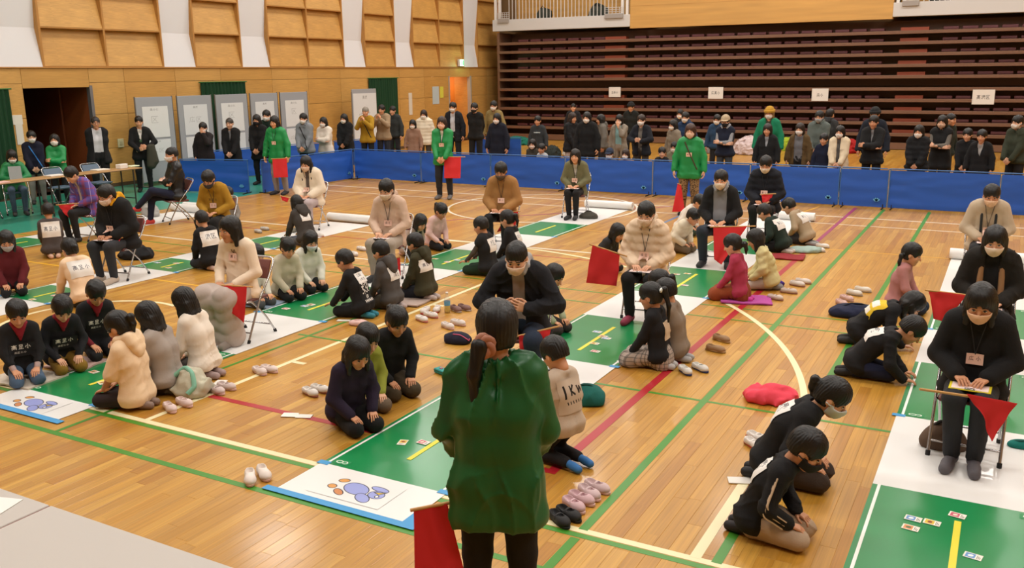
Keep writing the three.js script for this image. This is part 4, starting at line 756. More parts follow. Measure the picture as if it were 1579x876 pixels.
matRow('long white and green playing sheet beside the three red scarves', -7.0, -6.06, -3.88, -15.5, G27(4).map((q, i) => (i === 3 ? [-12.4, -13.65] : i === 2 ? [-9.65, -10.9] : q)));
matRow('long white and green playing sheet under the black coated judge', -0.53, 0.45, -3.79, -13.2, [[-4.22, -5.55], [-6.83, -8.25], [-9.4, -10.6]]);
matRow('long white and green playing sheet under the yellow hooded judge', -10.3, -9.4, -4.0, -12.1, [[-4.2, -4.9], [-6.12, -6.75], [-7.95, -8.6], [-9.75, -10.5]]);
matRow('long white and green playing sheet beside the teal floor strip', -13.85, -12.95, -6.0, -12.0, [[-7.7, -8.75], [-9.95, -10.4]]);
matRow('white and green playing sheet at the far side of the black coated judge', 1.0, 1.9, -3.79, -13.2, [[-4.22, -5.55], [-6.83, -8.25], [-9.4, -10.6]]);
// blue tape around the bird sheet, and its drawing
{
  const tape = (n, x0, x1, z0, z1) => single('tape_strip', bx(x0, x1, 0.0075, 0.0088, z0, z1), TAPEB, n, 'tape');
  tape('long blue tape strip along the foot of the bird sheet', -3.86, -2.72, -3.8, -3.745); tape('short blue tape strip at the bird sheet corner by the red flag', -2.83, -2.75, -3.92, -3.8);
  tape('blue tape strip at the foot of the neighbouring bird sheet', -7.05, -5.98, -3.9, -3.84);
  const bird = canvasTex(512, 256, (g) => {
    g.fillStyle = '#e4e4e2'; g.fillRect(0, 0, 512, 256); g.lineWidth = 5; g.strokeStyle = '#23263a';
    const E = (x, y, a, b, r, c) => { g.fillStyle = c; g.beginPath(); g.ellipse(x, y, a, b, r, 0, 7); g.fill(); g.stroke(); };
    E(120, 70, 34, 20, -0.3, '#d89a52'); E(100, 150, 30, 22, 0.2, '#d89a52');
    E(250, 120, 90, 56, 0.25, '#98a2dc'); E(350, 190, 60, 34, 0.5, '#98a2dc'); E(380, 70, 62, 22, 0.1, '#98a2dc'); E(180, 190, 44, 22, 0.5, '#c98450'); E(400, 130, 52, 40, 0.1, '#98a2dc');
    g.fillStyle = '#d9b83a'; g.beginPath(); g.moveTo(370, 110); g.lineTo(440, 90); g.lineTo(410, 124); g.closePath(); g.fill(); g.stroke();
    g.fillStyle = '#f2f2f2'; g.beginPath(); g.arc(415, 145, 12, 0, 7); g.fill(); g.stroke();
  });
  const bm = new THREE.MeshPhysicalMaterial({ map: bird, roughness: 0.4, clearcoat: 0.15 });
  for (const [x, z, w, lab] of [[-3.32, -4.0, 0.55, 'drawing of a blue bird on the sheet before the green jacket'], [-6.55, -4.03, 0.55, 'drawing of a blue bird on the sheet by the red scarves']]) { const g = new THREE.BoxGeometry(w, 0.0006, 0.3); g.translate(x, 0.0078, z); single('bird_drawing', g, bm, lab, 'drawing'); }
}
// rolled ends
function roll(label, x0, x1, z, tape, ang = 0) {
  const r = 0.07, L = x1 - x0, t = thing('paper_roll', label, 'paper roll', [(x0 + x1) / 2, r + 0.006, z], ang);
  const pr = []; for (let i = 0; i <= 60; i++) { const a = i / 60 * Math.PI * 2 * 3, q = r * (0.45 + 0.55 * i / 60); pr.push(new THREE.Vector2(Math.cos(a) * q, Math.sin(a) * q)); }
  const ring = new THREE.Shape(); ring.absarc(0, 0, r, 0, Math.PI * 2); const hole = new THREE.Path(); hole.absarc(0, 0, r * 0.45, 0, Math.PI * 2, true); ring.holes.push(hole);
  const g = new THREE.ExtrudeGeometry(ring, { depth: L, bevelEnabled: true, bevelSize: 0.003, bevelThickness: 0.003, bevelSegments: 1, curveSegments: 28 }); g.translate(0, 0, -L / 2); g.rotateY(Math.PI / 2);
  mesh('paper', g, SHEETW, t);
  for (const u of [-0.28, 0.3]) { const b = new THREE.CylinderGeometry(r + 0.002, r + 0.002, 0.045, 28, 1, true); b.rotateZ(Math.PI / 2); b.translate(u * L, 0, 0); mesh('tape_band', b, M(tape, 0.5, { side: THREE.DoubleSide }), t); }
}
roll('white paper roll with blue tape behind the olive coated judge', -6.95, -6.0, -15.55, 0x3f96cf);
roll('white paper roll with blue tape behind the navy puffer judge', -3.7, -2.75, -15.6, 0x3f96cf);
roll('white paper roll with green tape behind the long haired judge', -10.4, -9.35, -12.2, 0x7fd07a, 0);
roll('upper white paper roll with blue tape by the red shoes', -13.9, -12.95, -12.1, 0x3f96cf);
roll('lower white paper roll with blue tape by the red shoes', -13.95, -13.0, -11.85, 0x3f96cf);
roll('white paper roll with green tape behind the fur collared judge', -0.55, 0.45, -13.2, 0x7fd07a);
// picture cards on the fields
const cardT = [0, 1, 2, 3].map((k) => canvasTex(48, 64, (g) => { g.fillStyle = '#e8e4d8'; g.fillRect(0, 0, 48, 64); g.fillStyle = ['#d8b93e', '#c5546a', '#5d8fc8', '#d9905a'][k]; g.fillRect(5, 6, 38, 34); g.fillStyle = ['#8a3f2a', '#e0d6c0', '#e8e8e8', '#4a6a4a'][k]; g.beginPath(); g.ellipse(24, 24, 11, 9, 0.4 * k, 0, 7); g.fill(); g.fillStyle = '#444'; for (let q = 0; q < 3; q++) g.fillRect(8, 46 + q * 5, 30 - q * 6, 2); }));
const cardM = cardT.map((t) => new THREE.MeshPhysicalMaterial({ map: t, roughness: 0.5 }));
let cardN = 0;
function cards(where, list) { for (const [px, py, r] of list) { const p = P(px, py); const g = new THREE.BoxGeometry(0.062, 0.002, 0.088); single('picture_card', g, cardM[cardN++ % 4], 'small printed picture card lying on the green field ' + where, 'card', [p.x, 0.0085 + (cardN % 3) * 0.0004, p.z], r ?? (cardN * 0.7) % 0.3, 'cards on the field ' + where); } }
cards('before the purple sweater', [[621, 684, 0.3], [653, 684, 1.5]]);
cards('by the checked skirt', [[921, 513, 1.5], [930, 520, 1.4], [917, 531, 1.5], [918, 543, 1.5], [935, 523, 1.5]]);
cards('by the brown skirt', [[1043, 424, 1.5], [1060, 423, 1.5], [1056, 441, 1.5]]);
cards('by the striped track jacket', [[1408, 802, 1.45], [1404, 816, 1.45], [1437, 808, 1.45], [1476, 797, 1.4], [1500, 860, 1.4]]);
cards('by the peach hoodie', [[145, 575, 1.5], [158, 592, 1.2]]);
cards('by the white sweaters', [[441, 477, 1.5], [470, 473, 1.5], [480, 471, 1.4]]);
cards('by the black vest', [[671, 400, 1.5], [690, 405, 1.4], [705, 402, 1.5]]);
cards('beyond the red scarves', [[37, 454, 1.5], [50, 463, 1.4], [85, 457, 1.5]]);
cards('beside the folded black coat', [[243, 406, 1.5], [272, 407, 1.4], [260, 414, 1.4]]);
// white slips and small papers on the boards
for (const [px, py, w, h, lab] of [[447, 641, 0.12, 0.08, 'white slip on the boards behind the purple sweater'], [469, 643, 0.12, 0.07, 'second white slip on the boards behind the purple sweater'], [1140, 742, 0.14, 0.09, 'folded white paper beside the black stockinged feet'], [339, 591, 0.09, 0.12, 'white slip beside the pink slippers'], [320, 597, 0.09, 0.1, 'white slip nearer the mint jacket'], [960, 559, 0.1, 0.06, 'white slip at the hem of the checked skirt'], [1127, 461, 0.1, 0.06, 'white slip at the hem of the brown skirt'], [735, 415, 0.1, 0.05, 'white slip by the dark green trousers'], [530, 495, 0.14, 0.06, 'white slip by the teal socks']]) { const p = P(px, py); single('paper_slip', rb(w, 0.006, h, 0.002), M(0xe6e2da, 0.7), lab, 'paper', [p.x, 0.0055, p.z], 0.4); }

// blue cloth barriers
const BLUE = M(0x1f57b8, 0.55, { sheen: 0.3, sheenRoughness: 0.4 }), FRAMEB = M(0x3a6aa8, 0.5);
let fenceN = 0;
function barrier(x0, z0, x1, z1, label, h = 0.73) {
  const L = Math.hypot(x1 - x0, z1 - z0) - 0.03, t = thing('cloth_barrier', label, 'barrier', [(x0 + x1) / 2, 0, (z0 + z1) / 2], -Math.atan2(z1 - z0, x1 - x0)); const sd = fenceN++ * 3.7;
  const g = new THREE.BoxGeometry(L - 0.01, h - 0.05, 0.006, 48, 14, 1), p = g.attributes.position;
  for (let i = 0; i < p.count; i++) { const x = p.getX(i), y = p.getY(i), e = Math.min(1, (h / 2 - 0.02 - Math.abs(y)) * 12); p.setZ(i, p.getZ(i) + e * (0.012 * noise(x * 1.1 + sd, y * 9 + x * 0.7, 1) + 0.008 * noise(x * 3 + sd, y * 14, 5))); p.setY(i, y + h / 2); }
  g.computeVertexNormals(); mesh('cloth', g, BLUE, t);
  const w = L / 2, r = 0.05, y0 = 0.03; mesh('frame', tube([[-w, y0, 0], [-w, h - r, 0], [-w + r * 0.3, h - r * 0.3, 0], [-w + r, h, 0], [w - r, h, 0], [w - r * 0.3, h - r * 0.3, 0], [w, h - r, 0], [w, y0, 0]], 0.011, 8, false, 80), FRAMEB, t);
  for (const x of [-w + 0.06, w - 0.06]) mesh('foot', [rod([x, 0.011, -0.18], [x, 0.011, 0.18], 0.011), rod([x, 0.01, 0], [x, 0.08, 0], 0.01)], RUBBER, t);
  const mk = [0.5, 2.6, 1.2, 1.9].map((a, i) => { const e = new THREE.CircleGeometry(0.035, 14); e.scale(1, 0.55, 1); e.rotateZ(a); e.translate(w - 0.17 + Math.cos(a) * 0.03, 0.14 + Math.sin(a) * 0.03, 0.022); return e; }); mesh('corner_emblem', mk, M(0x5fa8d8, 0.6), t);
}
const FX = [-14.1, -12.12, -10.22, -8.36, -6.37, -4.37, -2.7, -1.85, -0.06, 1.85];
const FL = ['at the corner of the barriers', 'behind the staff member with folded hands', 'behind the tan fleece', 'behind the olive coated judge', 'beside the leopard trousers', 'behind the grey hooded judge', 'behind the navy puffer judge', 'behind the empty court end', 'behind the pink cardigan', 'behind the beige fleece judge'];
for (let i = 0; i + 1 < FX.length; i++) barrier(FX[i], -17.6, FX[i + 1], -17.6, 'blue cloth barrier ' + FL[i]);
barrier(-14.12, -15.95, -14.12, -17.57, 'blue cloth barrier turned along the court beside the corner');
barrier(-14.18, -14.5, -14.12, -15.92, 'blue cloth barrier beside the staff member in grey trousers');
barrier(-16.05, -13.95, -14.45, -14.4, 'blue cloth barrier in front of the bald man');
barrier(-17.2, -15.4, -16.8, -17.3, 'blue cloth barrier behind the dark coated woman'); barrier(-16.8, -17.4, -16.3, -19.4, 'blue cloth barrier behind the light grey parka');
barrier(-16.3, -19.5, -15.9, -21.4, 'blue cloth barrier behind the yellow coat'); barrier(-13.6, -22.2, -12.0, -22.4, 'blue cloth barrier behind the black jacket and grey belt');
// grey display boards with papers
const PAPER = [textTex(128, 160, '#dcdedd', '#9a9c9c', [[['mina', 'sho', 'jin'], 0.3, 0.06, 0.1], [['ku'], 0.3, 0.3, 0.3]], 0.03), textTex(128, 160, '#d6d9da', '#a2a4a4', [[['taka', 'zawa'], 0.4, 0.05, 0.09], [['hiro', 'ku'], 0.2, 0.4, 0.25]], 0.03)].map((t) => new THREE.MeshPhysicalMaterial({ map: t, roughness: 0.8 }));
[[-14.17, -15.25, 'behind the suited man with the coat'], [-15.37, -16.46, 'behind the woman with a hand at her face'], [-16.57, -17.68, 'behind the bald man'], [-17.77, -18.81, 'behind the long black hair'], [-18.89, -20.01, 'behind the light grey parka']].forEach(([za, zb, lab], i) => {
  const t = thing('display_board', 'grey display panel with white papers ' + lab, 'board', [-17.6, 0, (za + zb) / 2]), w = za - zb - 0.04;
  mesh('panel', rb(0.03, 1.95, w, 0.008, 0, 1.08, 0), M(0x9a9ea3, 0.7), t);
  for (const d of [-1, 1]) mesh('post', rod([0, 0.02, d * (w / 2 + 0.01)], [0, 2.07, d * (w / 2 + 0.01)], 0.016), M(0x7a7672, 0.4, { metalness: 0.5 }), t), mesh('foot', rod([-0.25, 0.016, d * w / 2], [0.25, 0.016, d * w / 2], 0.015), M(0x6a6662, 0.5), t);
  for (const [y, h] of [[1.48, 0.72], [0.82, 0.5]]) { const g = new THREE.BoxGeometry(0.004, h, w * 0.7, 1, 6, 6), p = g.attributes.position; for (let q = 0; q < p.count; q++) p.setX(q, p.getX(q) + 0.019 + Math.max(0, 0.008 * noise(p.getY(q) * 6, p.getZ(q) * 6, i * 5 + y))); g.translate(0, y, 0); g.computeVertexNormals(); mesh('paper', g, PAPER[(i + (y > 1 ? 0 : 1)) % 2], t); }
});
{ const t = thing('flip_chart', 'white chart sheet on a grey board beside the green curtain', 'board', [-17.6, 0, -22.6]); mesh('panel', rb(0.03, 1.9, 1.2, 0.008, 0, 1.13, 0), M(0x9a9ea3, 0.7), t); mesh('sheet', bx(0.016, 0.022, 0.5, 1.95, -0.58, 0.56), PAPER[1], t); for (const d of [-1, 1]) mesh('post', rod([0, 0, d * 0.6], [0, 2.0, d * 0.6], 0.018), M(0x7a7672, 0.5), t); mesh('foot', [rod([-0.25, 0.016, -0.6], [0.25, 0.016, -0.6], 0.015), rod([-0.25, 0.016, 0.6], [0.25, 0.016, 0.6], 0.015)], M(0x6a6662, 0.5), t); }
// tables
function table(x0, x1, z0, z1, y, topC, edgeC, label) {
  const t = thing('folding_table', label, 'table', [(x0 + x1) / 2, 0, (z0 + z1) / 2]), w = x1 - x0, d = z1 - z0, along = w > d;
  mesh('tabletop', rb(w, 0.022, d, 0.008, 0, y - 0.011, 0), M(topC, 0.45), t); mesh('edge_band', rb(w + 0.006, 0.016, d + 0.006, 0.006, 0, y - 0.014, 0), M(edgeC, 0.6), t);
  const lx = w / 2 - (along ? 0.2 : 0.05), lz = d / 2 - (along ? 0.05 : 0.2);
  for (const a of [1, -1]) for (const b of [1, -1]) mesh('leg', rod([a * lx, 0, b * lz], [a * lx, y - 0.022, b * lz], 0.014), M(0x2c2a28, 0.5), t);
  mesh('brace', along ? [rod([lx, 0.12, -lz], [lx, 0.12, lz], 0.01), rod([-lx, 0.12, -lz], [-lx, 0.12, lz], 0.01)] : [rod([-lx, 0.12, lz], [lx, 0.12, lz], 0.01), rod([-lx, 0.12, -lz], [lx, 0.12, -lz], 0.01)], M(0x2c2a28, 0.5), t);
  return t;
}
table(-3.485, -1.68, -2.16, -1.73, 0.7, 0xb9b4ae, 0x8a3a30, 'pale grey folding table with a red edge running toward the flag');
table(-5.31, -3.495, -2.16, -1.73, 0.7, 0xb9b4ae, 0x8a3a30, 'pale grey folding table with a white paper on it');
{ const p = P(0, 784, 0.7); single('paper_sheet', rb(0.2, 0.003, 0.14, 0.001), M(0xe6e6e2, 0.7), 'white paper on the pale grey table end', 'paper', [p.x - 0.06, 0.7025, p.z], 0.3); }
table(-15.85, -15.38, -12.42, -10.62, 0.72, 0xb08a5a, 0x6a5030, 'long brown officials table near the suited man');
table(-15.85, -15.38, -10.6, -8.8, 0.72, 0xb08a5a, 0x6a5030, 'long brown officials table before the reading staff member');
for (const [px, py, w, h, c, lab] of [[150, 262, 0.3, 0.21, 0xe8e4d8, 'white papers on the officials table behind the suited man'], [193, 256, 0.22, 0.15, 0xdfe8c8, 'pale green papers at the officials table end'], [85, 271, 0.3, 0.2, 0xe8e6e0, 'white papers on the officials table by the standing staff member'], [20, 284, 0.3, 0.2, 0xe0b8b0, 'pink papers on the officials table by the reader']]) { const p = P(px, py, 0.722); single('paper_stack', rb(h, 0.02, w, 0.004), M(c, 0.8), lab, 'paper', [clamp(p.x, -15.75, -15.5), 0.731, p.z]); }
single('tissue_box', rb(0.12, 0.09, 0.22, 0.012), M(0xe6e2dc, 0.7), 'white tissue box standing on the officials table', 'box', [-15.6, 0.767, -12.1], 0.2);
const BC = ['by the table end, empty', 'behind the purple checked jacket, empty', 'beside the reading staff member, empty'];
[[-16.3, -12.05], [-16.3, -11.2], [-16.3, -9.6]].forEach(([x, z], i) => chair(V(x, 0, z), Math.PI / 2, 'blue folding chair ' + BC[i], true));
// ---------------------------------------------------------------- the people
const DS = { side: THREE.DoubleSide };
const BADGE = [['jin', 'ku'], ['hiro', 'sho'], ['mina', 'ku'], ['taka', 'jin']].map((g2) => new THREE.MeshPhysicalMaterial({ map: textTex(96, 64, '#efc9b8', '#4a2a24', [[[g2[0]], 0.16, 0.25, 0.28], [[g2[1]], 0.56, 0.25, 0.28]]), roughness: 0.6, ...DS }));
const bibMat = (a, bg = '#e6e3de') => new THREE.MeshPhysicalMaterial({ map: textTex(128, 96, bg, '#4a4a50', a), roughness: 0.8, ...DS });
const BIB = [bibMat([[['zawa', 'ku'], 0.2, 0.2, 0.28]]), bibMat([[['hiro', 'mina'], 0.22, 0.12, 0.22], [['sho', 'taka', 'ashi'], 0.2, 0.55, 0.18]]), bibMat([[['taka', 'ashi', 'sho'], 0.12, 0.3, 0.22]])];
const SHIRT = new THREE.MeshPhysicalMaterial({ map: textTex(128, 80, '#17171a', '#e8e4dc', [[['taka', 'ashi', 'sho'], 0.1, 0.1, 0.22], [['mina', 'ku', 'jin', 'sho'], 0.2, 0.62, 0.1]], 0.13), roughness: 0.9, ...DS });
const KSHIRT = new THREE.MeshPhysicalMaterial({ map: canvasTex(128, 128, (g) => { g.fillStyle = '#c6b4a0'; g.fillRect(0, 0, 128, 128); g.strokeStyle = '#1d1a18'; g.lineWidth = 7; for (const p of [[[20, 20], [20, 70]], [[48, 24], [48, 62]], [[66, 24], [48, 44], [68, 62]], [[82, 30], [88, 60]], [[88, 60], [96, 34]], [[96, 34], [104, 58]]]) { g.beginPath(); p.forEach(([x, y], i) => (i ? g.lineTo(x, y) : g.moveTo(x, y))); g.stroke(); } g.lineWidth = 4; for (let i = 0; i < 6; i++) { g.beginPath(); g.moveTo(26 + i * 14, 82); g.lineTo(30 + i * 14, 94); g.stroke(); } }), roughness: 0.9, ...DS });
const SPLAT = new THREE.MeshPhysicalMaterial({ map: canvasTex(128, 160, (g) => { g.fillStyle = '#121214'; g.fillRect(0, 0, 128, 160); let q = 5; const R = () => { q = (q * 1103515245 + 12345) % 2147483648; return q / 2147483648; }; g.fillStyle = '#dcd8d2'; for (let i = 0; i < 60; i++) { g.beginPath(); g.ellipse(20 + R() * 90, R() * 90, 2 + R() * 6, 2 + R() * 5, R() * 3, 0, 7); g.fill(); } g.strokeStyle = '#dcd8d2'; strokes(g, [[[.1, 0], [.1, 1]], [[.5, .2], [.9, .2], [.9, .9], [.5, .9], [.5, .2]]], 44, 98, 24, 5); for (let i = 0; i < 5; i++) strokes(g, [[[.1, .1], [.1, .9]], [[.1, .5], [.8, .3 + R() * 0.4]], [[.8, .1], [.8, .9]]], 14 + i * 20, 130, 20, 5); }), roughness: 0.9, ...DS });
const KNIT = new THREE.MeshPhysicalMaterial({ map: canvasTex(128, 64, (g) => { g.fillStyle = '#2f3438'; g.fillRect(0, 0, 128, 64); g.fillStyle = '#cfd6d2'; g.strokeStyle = '#cfd6d2'; for (let i = 0; i < 7; i++) strokes(g, [[[.2, .1], [.2, .9]], [[.2, .2 + (i % 3) * 0.3], [.8, .4]], [[.8, .3], [.7, .9]]], 8 + i * 16, 20, 18, 5); }), roughness: 0.9, ...DS });
const CHECK = new THREE.MeshPhysicalMaterial({ map: (() => { const t = canvasTex(64, 64, (g) => { g.fillStyle = '#b3a59a'; g.fillRect(0, 0, 64, 64); g.fillStyle = 'rgba(70,66,64,.45)'; for (const o of [0, 32]) { g.fillRect(o, 0, 10, 64); g.fillRect(0, o, 64, 8); } g.fillStyle = 'rgba(190,170,160,.6)'; g.fillRect(20, 0, 4, 64); }); t.repeat.set(14, 14); return t; })(), roughness: 0.9 });
const PLAID = new THREE.MeshPhysicalMaterial({ map: (() => { const t = canvasTex(64, 64, (g) => { g.fillStyle = '#5d4d9a'; g.fillRect(0, 0, 64, 64); g.fillStyle = 'rgba(150,60,90,.6)'; g.fillRect(0, 0, 18, 64); g.fillRect(0, 30, 64, 12); g.fillStyle = 'rgba(190,180,220,.6)'; g.fillRect(40, 0, 4, 64); }); t.repeat.set(9, 9); return t; })(), roughness: 0.8 });
const LEOPARD = new THREE.MeshPhysicalMaterial({ map: (() => { const t = canvasTex(128, 128, (g) => { g.fillStyle = '#8d7350'; g.fillRect(0, 0, 128, 128); let q = 9; const R = () => { q = (q * 1103515245 + 12345) % 2147483648; return q / 2147483648; }; for (let i = 0; i < 70; i++) { g.fillStyle = i % 2 ? '#2e2418' : '#5a4630'; g.beginPath(); g.ellipse(R() * 128, R() * 128, 4 + R() * 4, 3 + R() * 3, R() * 3, 0, 7); g.fill(); } }); t.repeat.set(5, 5); return t; })(), roughness: 0.9 });
const judge = (s) => { const t = person({ pose: 'sit', arms: 'lap', lean: [-0.06, 0.3], neck: 0.5, hp: 0.25, shoe: 0x2a2a2c, badge: { up: -0.12 }, seat: 0.41, ...s, h: (s.h ?? 1.62) * 0.95 }); chair(t.position, t.rotation.y, s.chair); const p = people[people.length - 1]; if (s.board !== 0) { const w = V(0, 0.41 + 0.125, 0.24 * p.s.h * 0.8).applyAxisAngle(V(0, 1, 0), t.rotation.y).add(t.position); const b = thing('clipboard', 'clipboard with pale sheet ' + s.boardL, 'clipboard', w, t.rotation.y); mesh('board', rb(0.24, 0.006, 0.17, 0.002), M(s.boardC ?? 0x3a3c42, 0.6), b); mesh('sheet', rb(0.21, 0.002, 0.15, 0.0006, 0, 0.0045, 0), M(0xecd8d4, 0.8), b); mesh('clip', rb(0.06, 0.012, 0.02, 0.003, 0, 0.007, 0.07), CHROME, b); } return p; };
const MASKW = 0xe9e4de;
const kid = (s) => person({ pose: 'seiza', arms: 'knees', lean: [0.2, 0.34], hp: 0.45, ...s, h: (s.h ?? 1.3) * 0.87 });

// foreground staff member, seen from behind
const FW = person({ L: 'person in a glossy dark green staff jacket seen from behind, scrunchie in dark hair', pose: 'stand', h: 1.56, head: [766, 459], face: 205, arms: 'down', hp: 0.12, hy: 0.1, top: { c: 0x0f5a2c, th: 0.03, hem: 0.15, nylon: 1, collar: 0.025, amp: 0.02, vert: 4, rib: 0, mat: M(0x0f5a2c, 0.42) }, bot: { c: 0x121214, th: 0.014 }, hair: 'side', hairLen: 0.24, shoe: 0x222222, fat: 1.08, arms: 'clasp', W: [[0.1, 0.53, 0.12], [-0.08, 0.53, 0.12]] });
{ const p = people[0], c = V(0.055, -0.045, -0.105).multiplyScalar(p.j.hs).applyEuler(p.j.hrot).add(p.j.head); const g = new THREE.TorusKnotGeometry(0.026, 0.016, 60, 8, 3, 5); g.scale(1, 1.1, 0.7); g.translate(c.x, c.y, c.z - 0.01); mesh('scrunchie', g, M(0xb07a64, 0.6), FW, 'brown and pink ruffled hair scrunchie'); }
flag('red flag held low beside the dark green staff jacket', [[638, 786], [690, 776], [722, 905], [640, 905]], FW.position.clone().setY(0.8), -0.05);

// row with the bird sheet on the left: three in red scarves
kid({ L: 'child in black shirt with red scarf, jeans and rolled pink sleeves', head: [24, 463], face: 62, h: 1.3, arms: 'knees', lean: [0.12, 0.3], top: { c: 0x17171a, th: 0.016, sleeve: 0.62, under: 0xb9a09c, name: 'shirt' }, bot: { c: 0x4a5f78 }, scarf: 0x8a1426, print: { w: 0.2, h: 0.12, up: -0.06, mat: SHIRT }, sock: 0xcfc8c0 });
kid({ L: 'child in black shirt with red scarf and mustard trousers', head: [97, 459], face: 70, h: 1.32, hp: 0.7, lean: [0.3, 0.5], top: { c: 0x16171d, th: 0.014, name: 'shirt' }, bot: { c: 0x8a6a22 }, scarf: 0x8a1426, print: { w: 0.2, h: 0.12, up: -0.06, mat: SHIRT }, sock: 0x333333 });
kid({ L: 'child in black shirt with red scarf and maroon sleeves', head: [149, 435], face: 70, h: 1.38, hp: 0.65, lean: [0.25, 0.42], top: { c: 0x17171a, th: 0.014, sleeve: 0.45, under: 0x6e1422, name: 'shirt' }, bot: { c: 0x17171a }, scarf: 0x8a1426, print: { w: 0.2, h: 0.12, up: -0.05, mat: SHIRT }, sock: 0x333333 });
kid({ L: 'child in a peach short sleeved hoodie kneeling with back turned', xz: [-5.82, -4.36], face: -72, h: 1.36, lean: [0.08, 0.2], hp: 0.5, top: { c: 0xf2d6b2, th: 0.026, sleeve: 0.5, hood: 1, hem: 0.06, under: 0xb98a70, amp: 0.007 }, bot: { c: 0x2b2124 }, hair: 'pony', hairLen: 0.12, sock: 0x8a7468 });
kid({ L: 'child in a grey knit sweater between the peach hoodie and cream sweater', xz: [-5.86, -4.7], face: -75, h: 1.36, lean: [0.1, 0.3], hp: 0.5, top: { c: 0xa49a92, th: 0.022, hem: 0.02, name: 'sweater' }, bot: { c: 0x3a2e2a }, hair: 'long', hairLen: 0.22, sock: 0x555555 });
kid({ L: 'child in a cream sweater and grey trousers with loose black hair', xz: [-5.9, -5.12], face: -78, h: 1.42, lean: [0.15, 0.32], hp: 0.45, top: { c: 0xeadfd0, th: 0.022, name: 'sweater' }, bot: { c: 0x4e4a48 }, hair: 'long', hairLen: 0.2, sock: 0xa08a88 });
const J7 = judge({ L: 'seated judge in cream cardigan with a quilted grey blanket over her legs', chair: 'brown folding chair under the cream cardigan judge', boardL: 'on the grey quilted blanket', head: [352, 332], face: 6, h: 1.6, hp: 0.12, hy: -0.25, top: { c: 0xefdcc4, th: 0.018, name: 'cardigan' }, bot: { c: 0xb8aaa2, skirt: 1, long: 1, quilt: 1, label: 'quilted grey blanket over the legs' }, hair: 'bob', shoe: 0x8a8078, badge: { up: 0.02 } });
flag('red flag hanging over the grey quilted blanket', [[345, 440], [381, 442], [376, 498], [342, 470]], J7.pos.clone().setY(0.6), 0.4);
// second field of that row
kid({ L: 'child with a bob in an off-white sweater behind the cream cardigan judge', head: [397, 376], face: 85, h: 1.28, top: { c: 0xdcdacd, th: 0.02, name: 'sweater' }, bot: { c: 0x4a4a4c }, hair: 'bob', hp: 0.4, sock: 0xbbbbbb });
kid({ L: 'child with a low ponytail in an oatmeal sweater, hands on knees', head: [446, 367], face: 70, h: 1.32, hp: 0.5, top: { c: 0xc4bca4, th: 0.024, name: 'sweater' }, bot: { c: 0x17171a }, hair: 'pony', hairLen: 0.1, sock: 0x222222 });
kid({ L: 'child in an off-white sweater wearing a pale face mask, hands on knees', head: [480, 356], face: 70, h: 1.34, hp: 0.45, mask: 0xc9d2d6, top: { c: 0xdcdccf, th: 0.024, name: 'sweater' }, bot: { c: 0x17171a }, hair: 'bob', sock: 0xd8b090 });
kid({ L: 'child in black sweatshirt with white splatter print and teal socks', head: [526, 384], face: -80, h: 1.32, arms: 'floor', lean: [0.3, 0.4], hp: 0.4, top: { c: 0x121214, th: 0.018, name: 'sweatshirt' }, bot: { c: 0x141416 }, sock: 0x2d7f92, bib: { w: 0.17, h: 0.12, up: 0.03, mat: BIB[1] }, bib2: { w: 0.2, h: 0.25, up: -0.13, mat: SPLAT } });
kid({ L: 'child in a charcoal grey sweatshirt with white back bib', head: [583, 370], face: -85, h: 1.34, lean: [0.15, 0.25], hp: 0.3, top: { c: 0x4d4a49, th: 0.02, hood: 1 }, bot: { c: 0x4a4236 }, sock: 0xb8a8a4, bib: { w: 0.19, h: 0.15, mat: BIB[1] } });
kid({ L: 'child in an olive hooded top with white back bib', head: [637, 358], face: -85, h: 1.36, lean: [0.15, 0.25], hp: 0.25, top: { c: 0x38351f, th: 0.026, hood: 1 }, bot: { c: 0x191c26 }, sock: 0xb8a8a4, bib: { w: 0.18, h: 0.14, x: 0.05, mat: BIB[2] } });
const J14 = judge({ L: 'seated judge in a pale beige hoodie with a black fringe', chair: 'brown folding chair under the pale beige hoodie judge', boardL: 'on the lap of the pale beige hoodie', head: [593, 276], face: 14, h: 1.68, hp: 0.35, hy: -0.1, mask: 0xe2cdb8, top: { c: 0xd3b7a2, th: 0.026, hood: 1 }, bot: { c: 0xa3978a, th: 0.02 } });
flag('small red flag tucked beside the olive hooded child', [[611, 398], [617, 396], [618, 425], [613, 422]], J14.pos.clone().setY(0.5), 0.2);
kid({ L: 'child in a pink and white jacket with long dark hair looking down', head: [684, 314], face: 75, h: 1.3, lean: [0.3, 0.5], hp: 0.6, top: { c: 0xdcb8b2, th: 0.02 }, bot: { c: 0x17171c }, hair: 'pony', hairLen: 0.16, sock: 0xd8b0a0 });
kid({ L: 'child with long black hair bent low beside the pink jacket', head: [652, 331], face: 75, h: 1.26, lean: [0.5, 0.7], hp: 0.6, top: { c: 0xb9a49a, th: 0.018, name: 'sweater' }, bot: { c: 0x222228 }, hair: 'long', hairLen: 0.22, sock: 0xccaaaa });
kid({ L: 'child in a black vest and dark green trousers with white back bib', head: [739, 333], face: -85, h: 1.32, lean: [0.1, 0.2], hp: 0.25, arms: 'floor', top: { c: 0x131417, th: 0.03, sleeve: 0.1, under: 0x4d4640, name: 'vest' }, bot: { c: 0x16301f, th: 0.018 }, sock: 0x444444, bib: { w: 0.19, h: 0.17, mat: BIB[0] } });
kid({ L: 'child in a black top with ponytail beside the tan fleece judge', head: [779, 323], face: -85, h: 1.36, lean: [0.15, 0.25], hp: 0.3, top: { c: 0x141416, th: 0.016 }, bot: { c: 0x626c74 }, hair: 'pony', hairLen: 0.16, sock: 0xc8b0b0, bib: { w: 0.14, h: 0.14, mat: BIB[2] } });
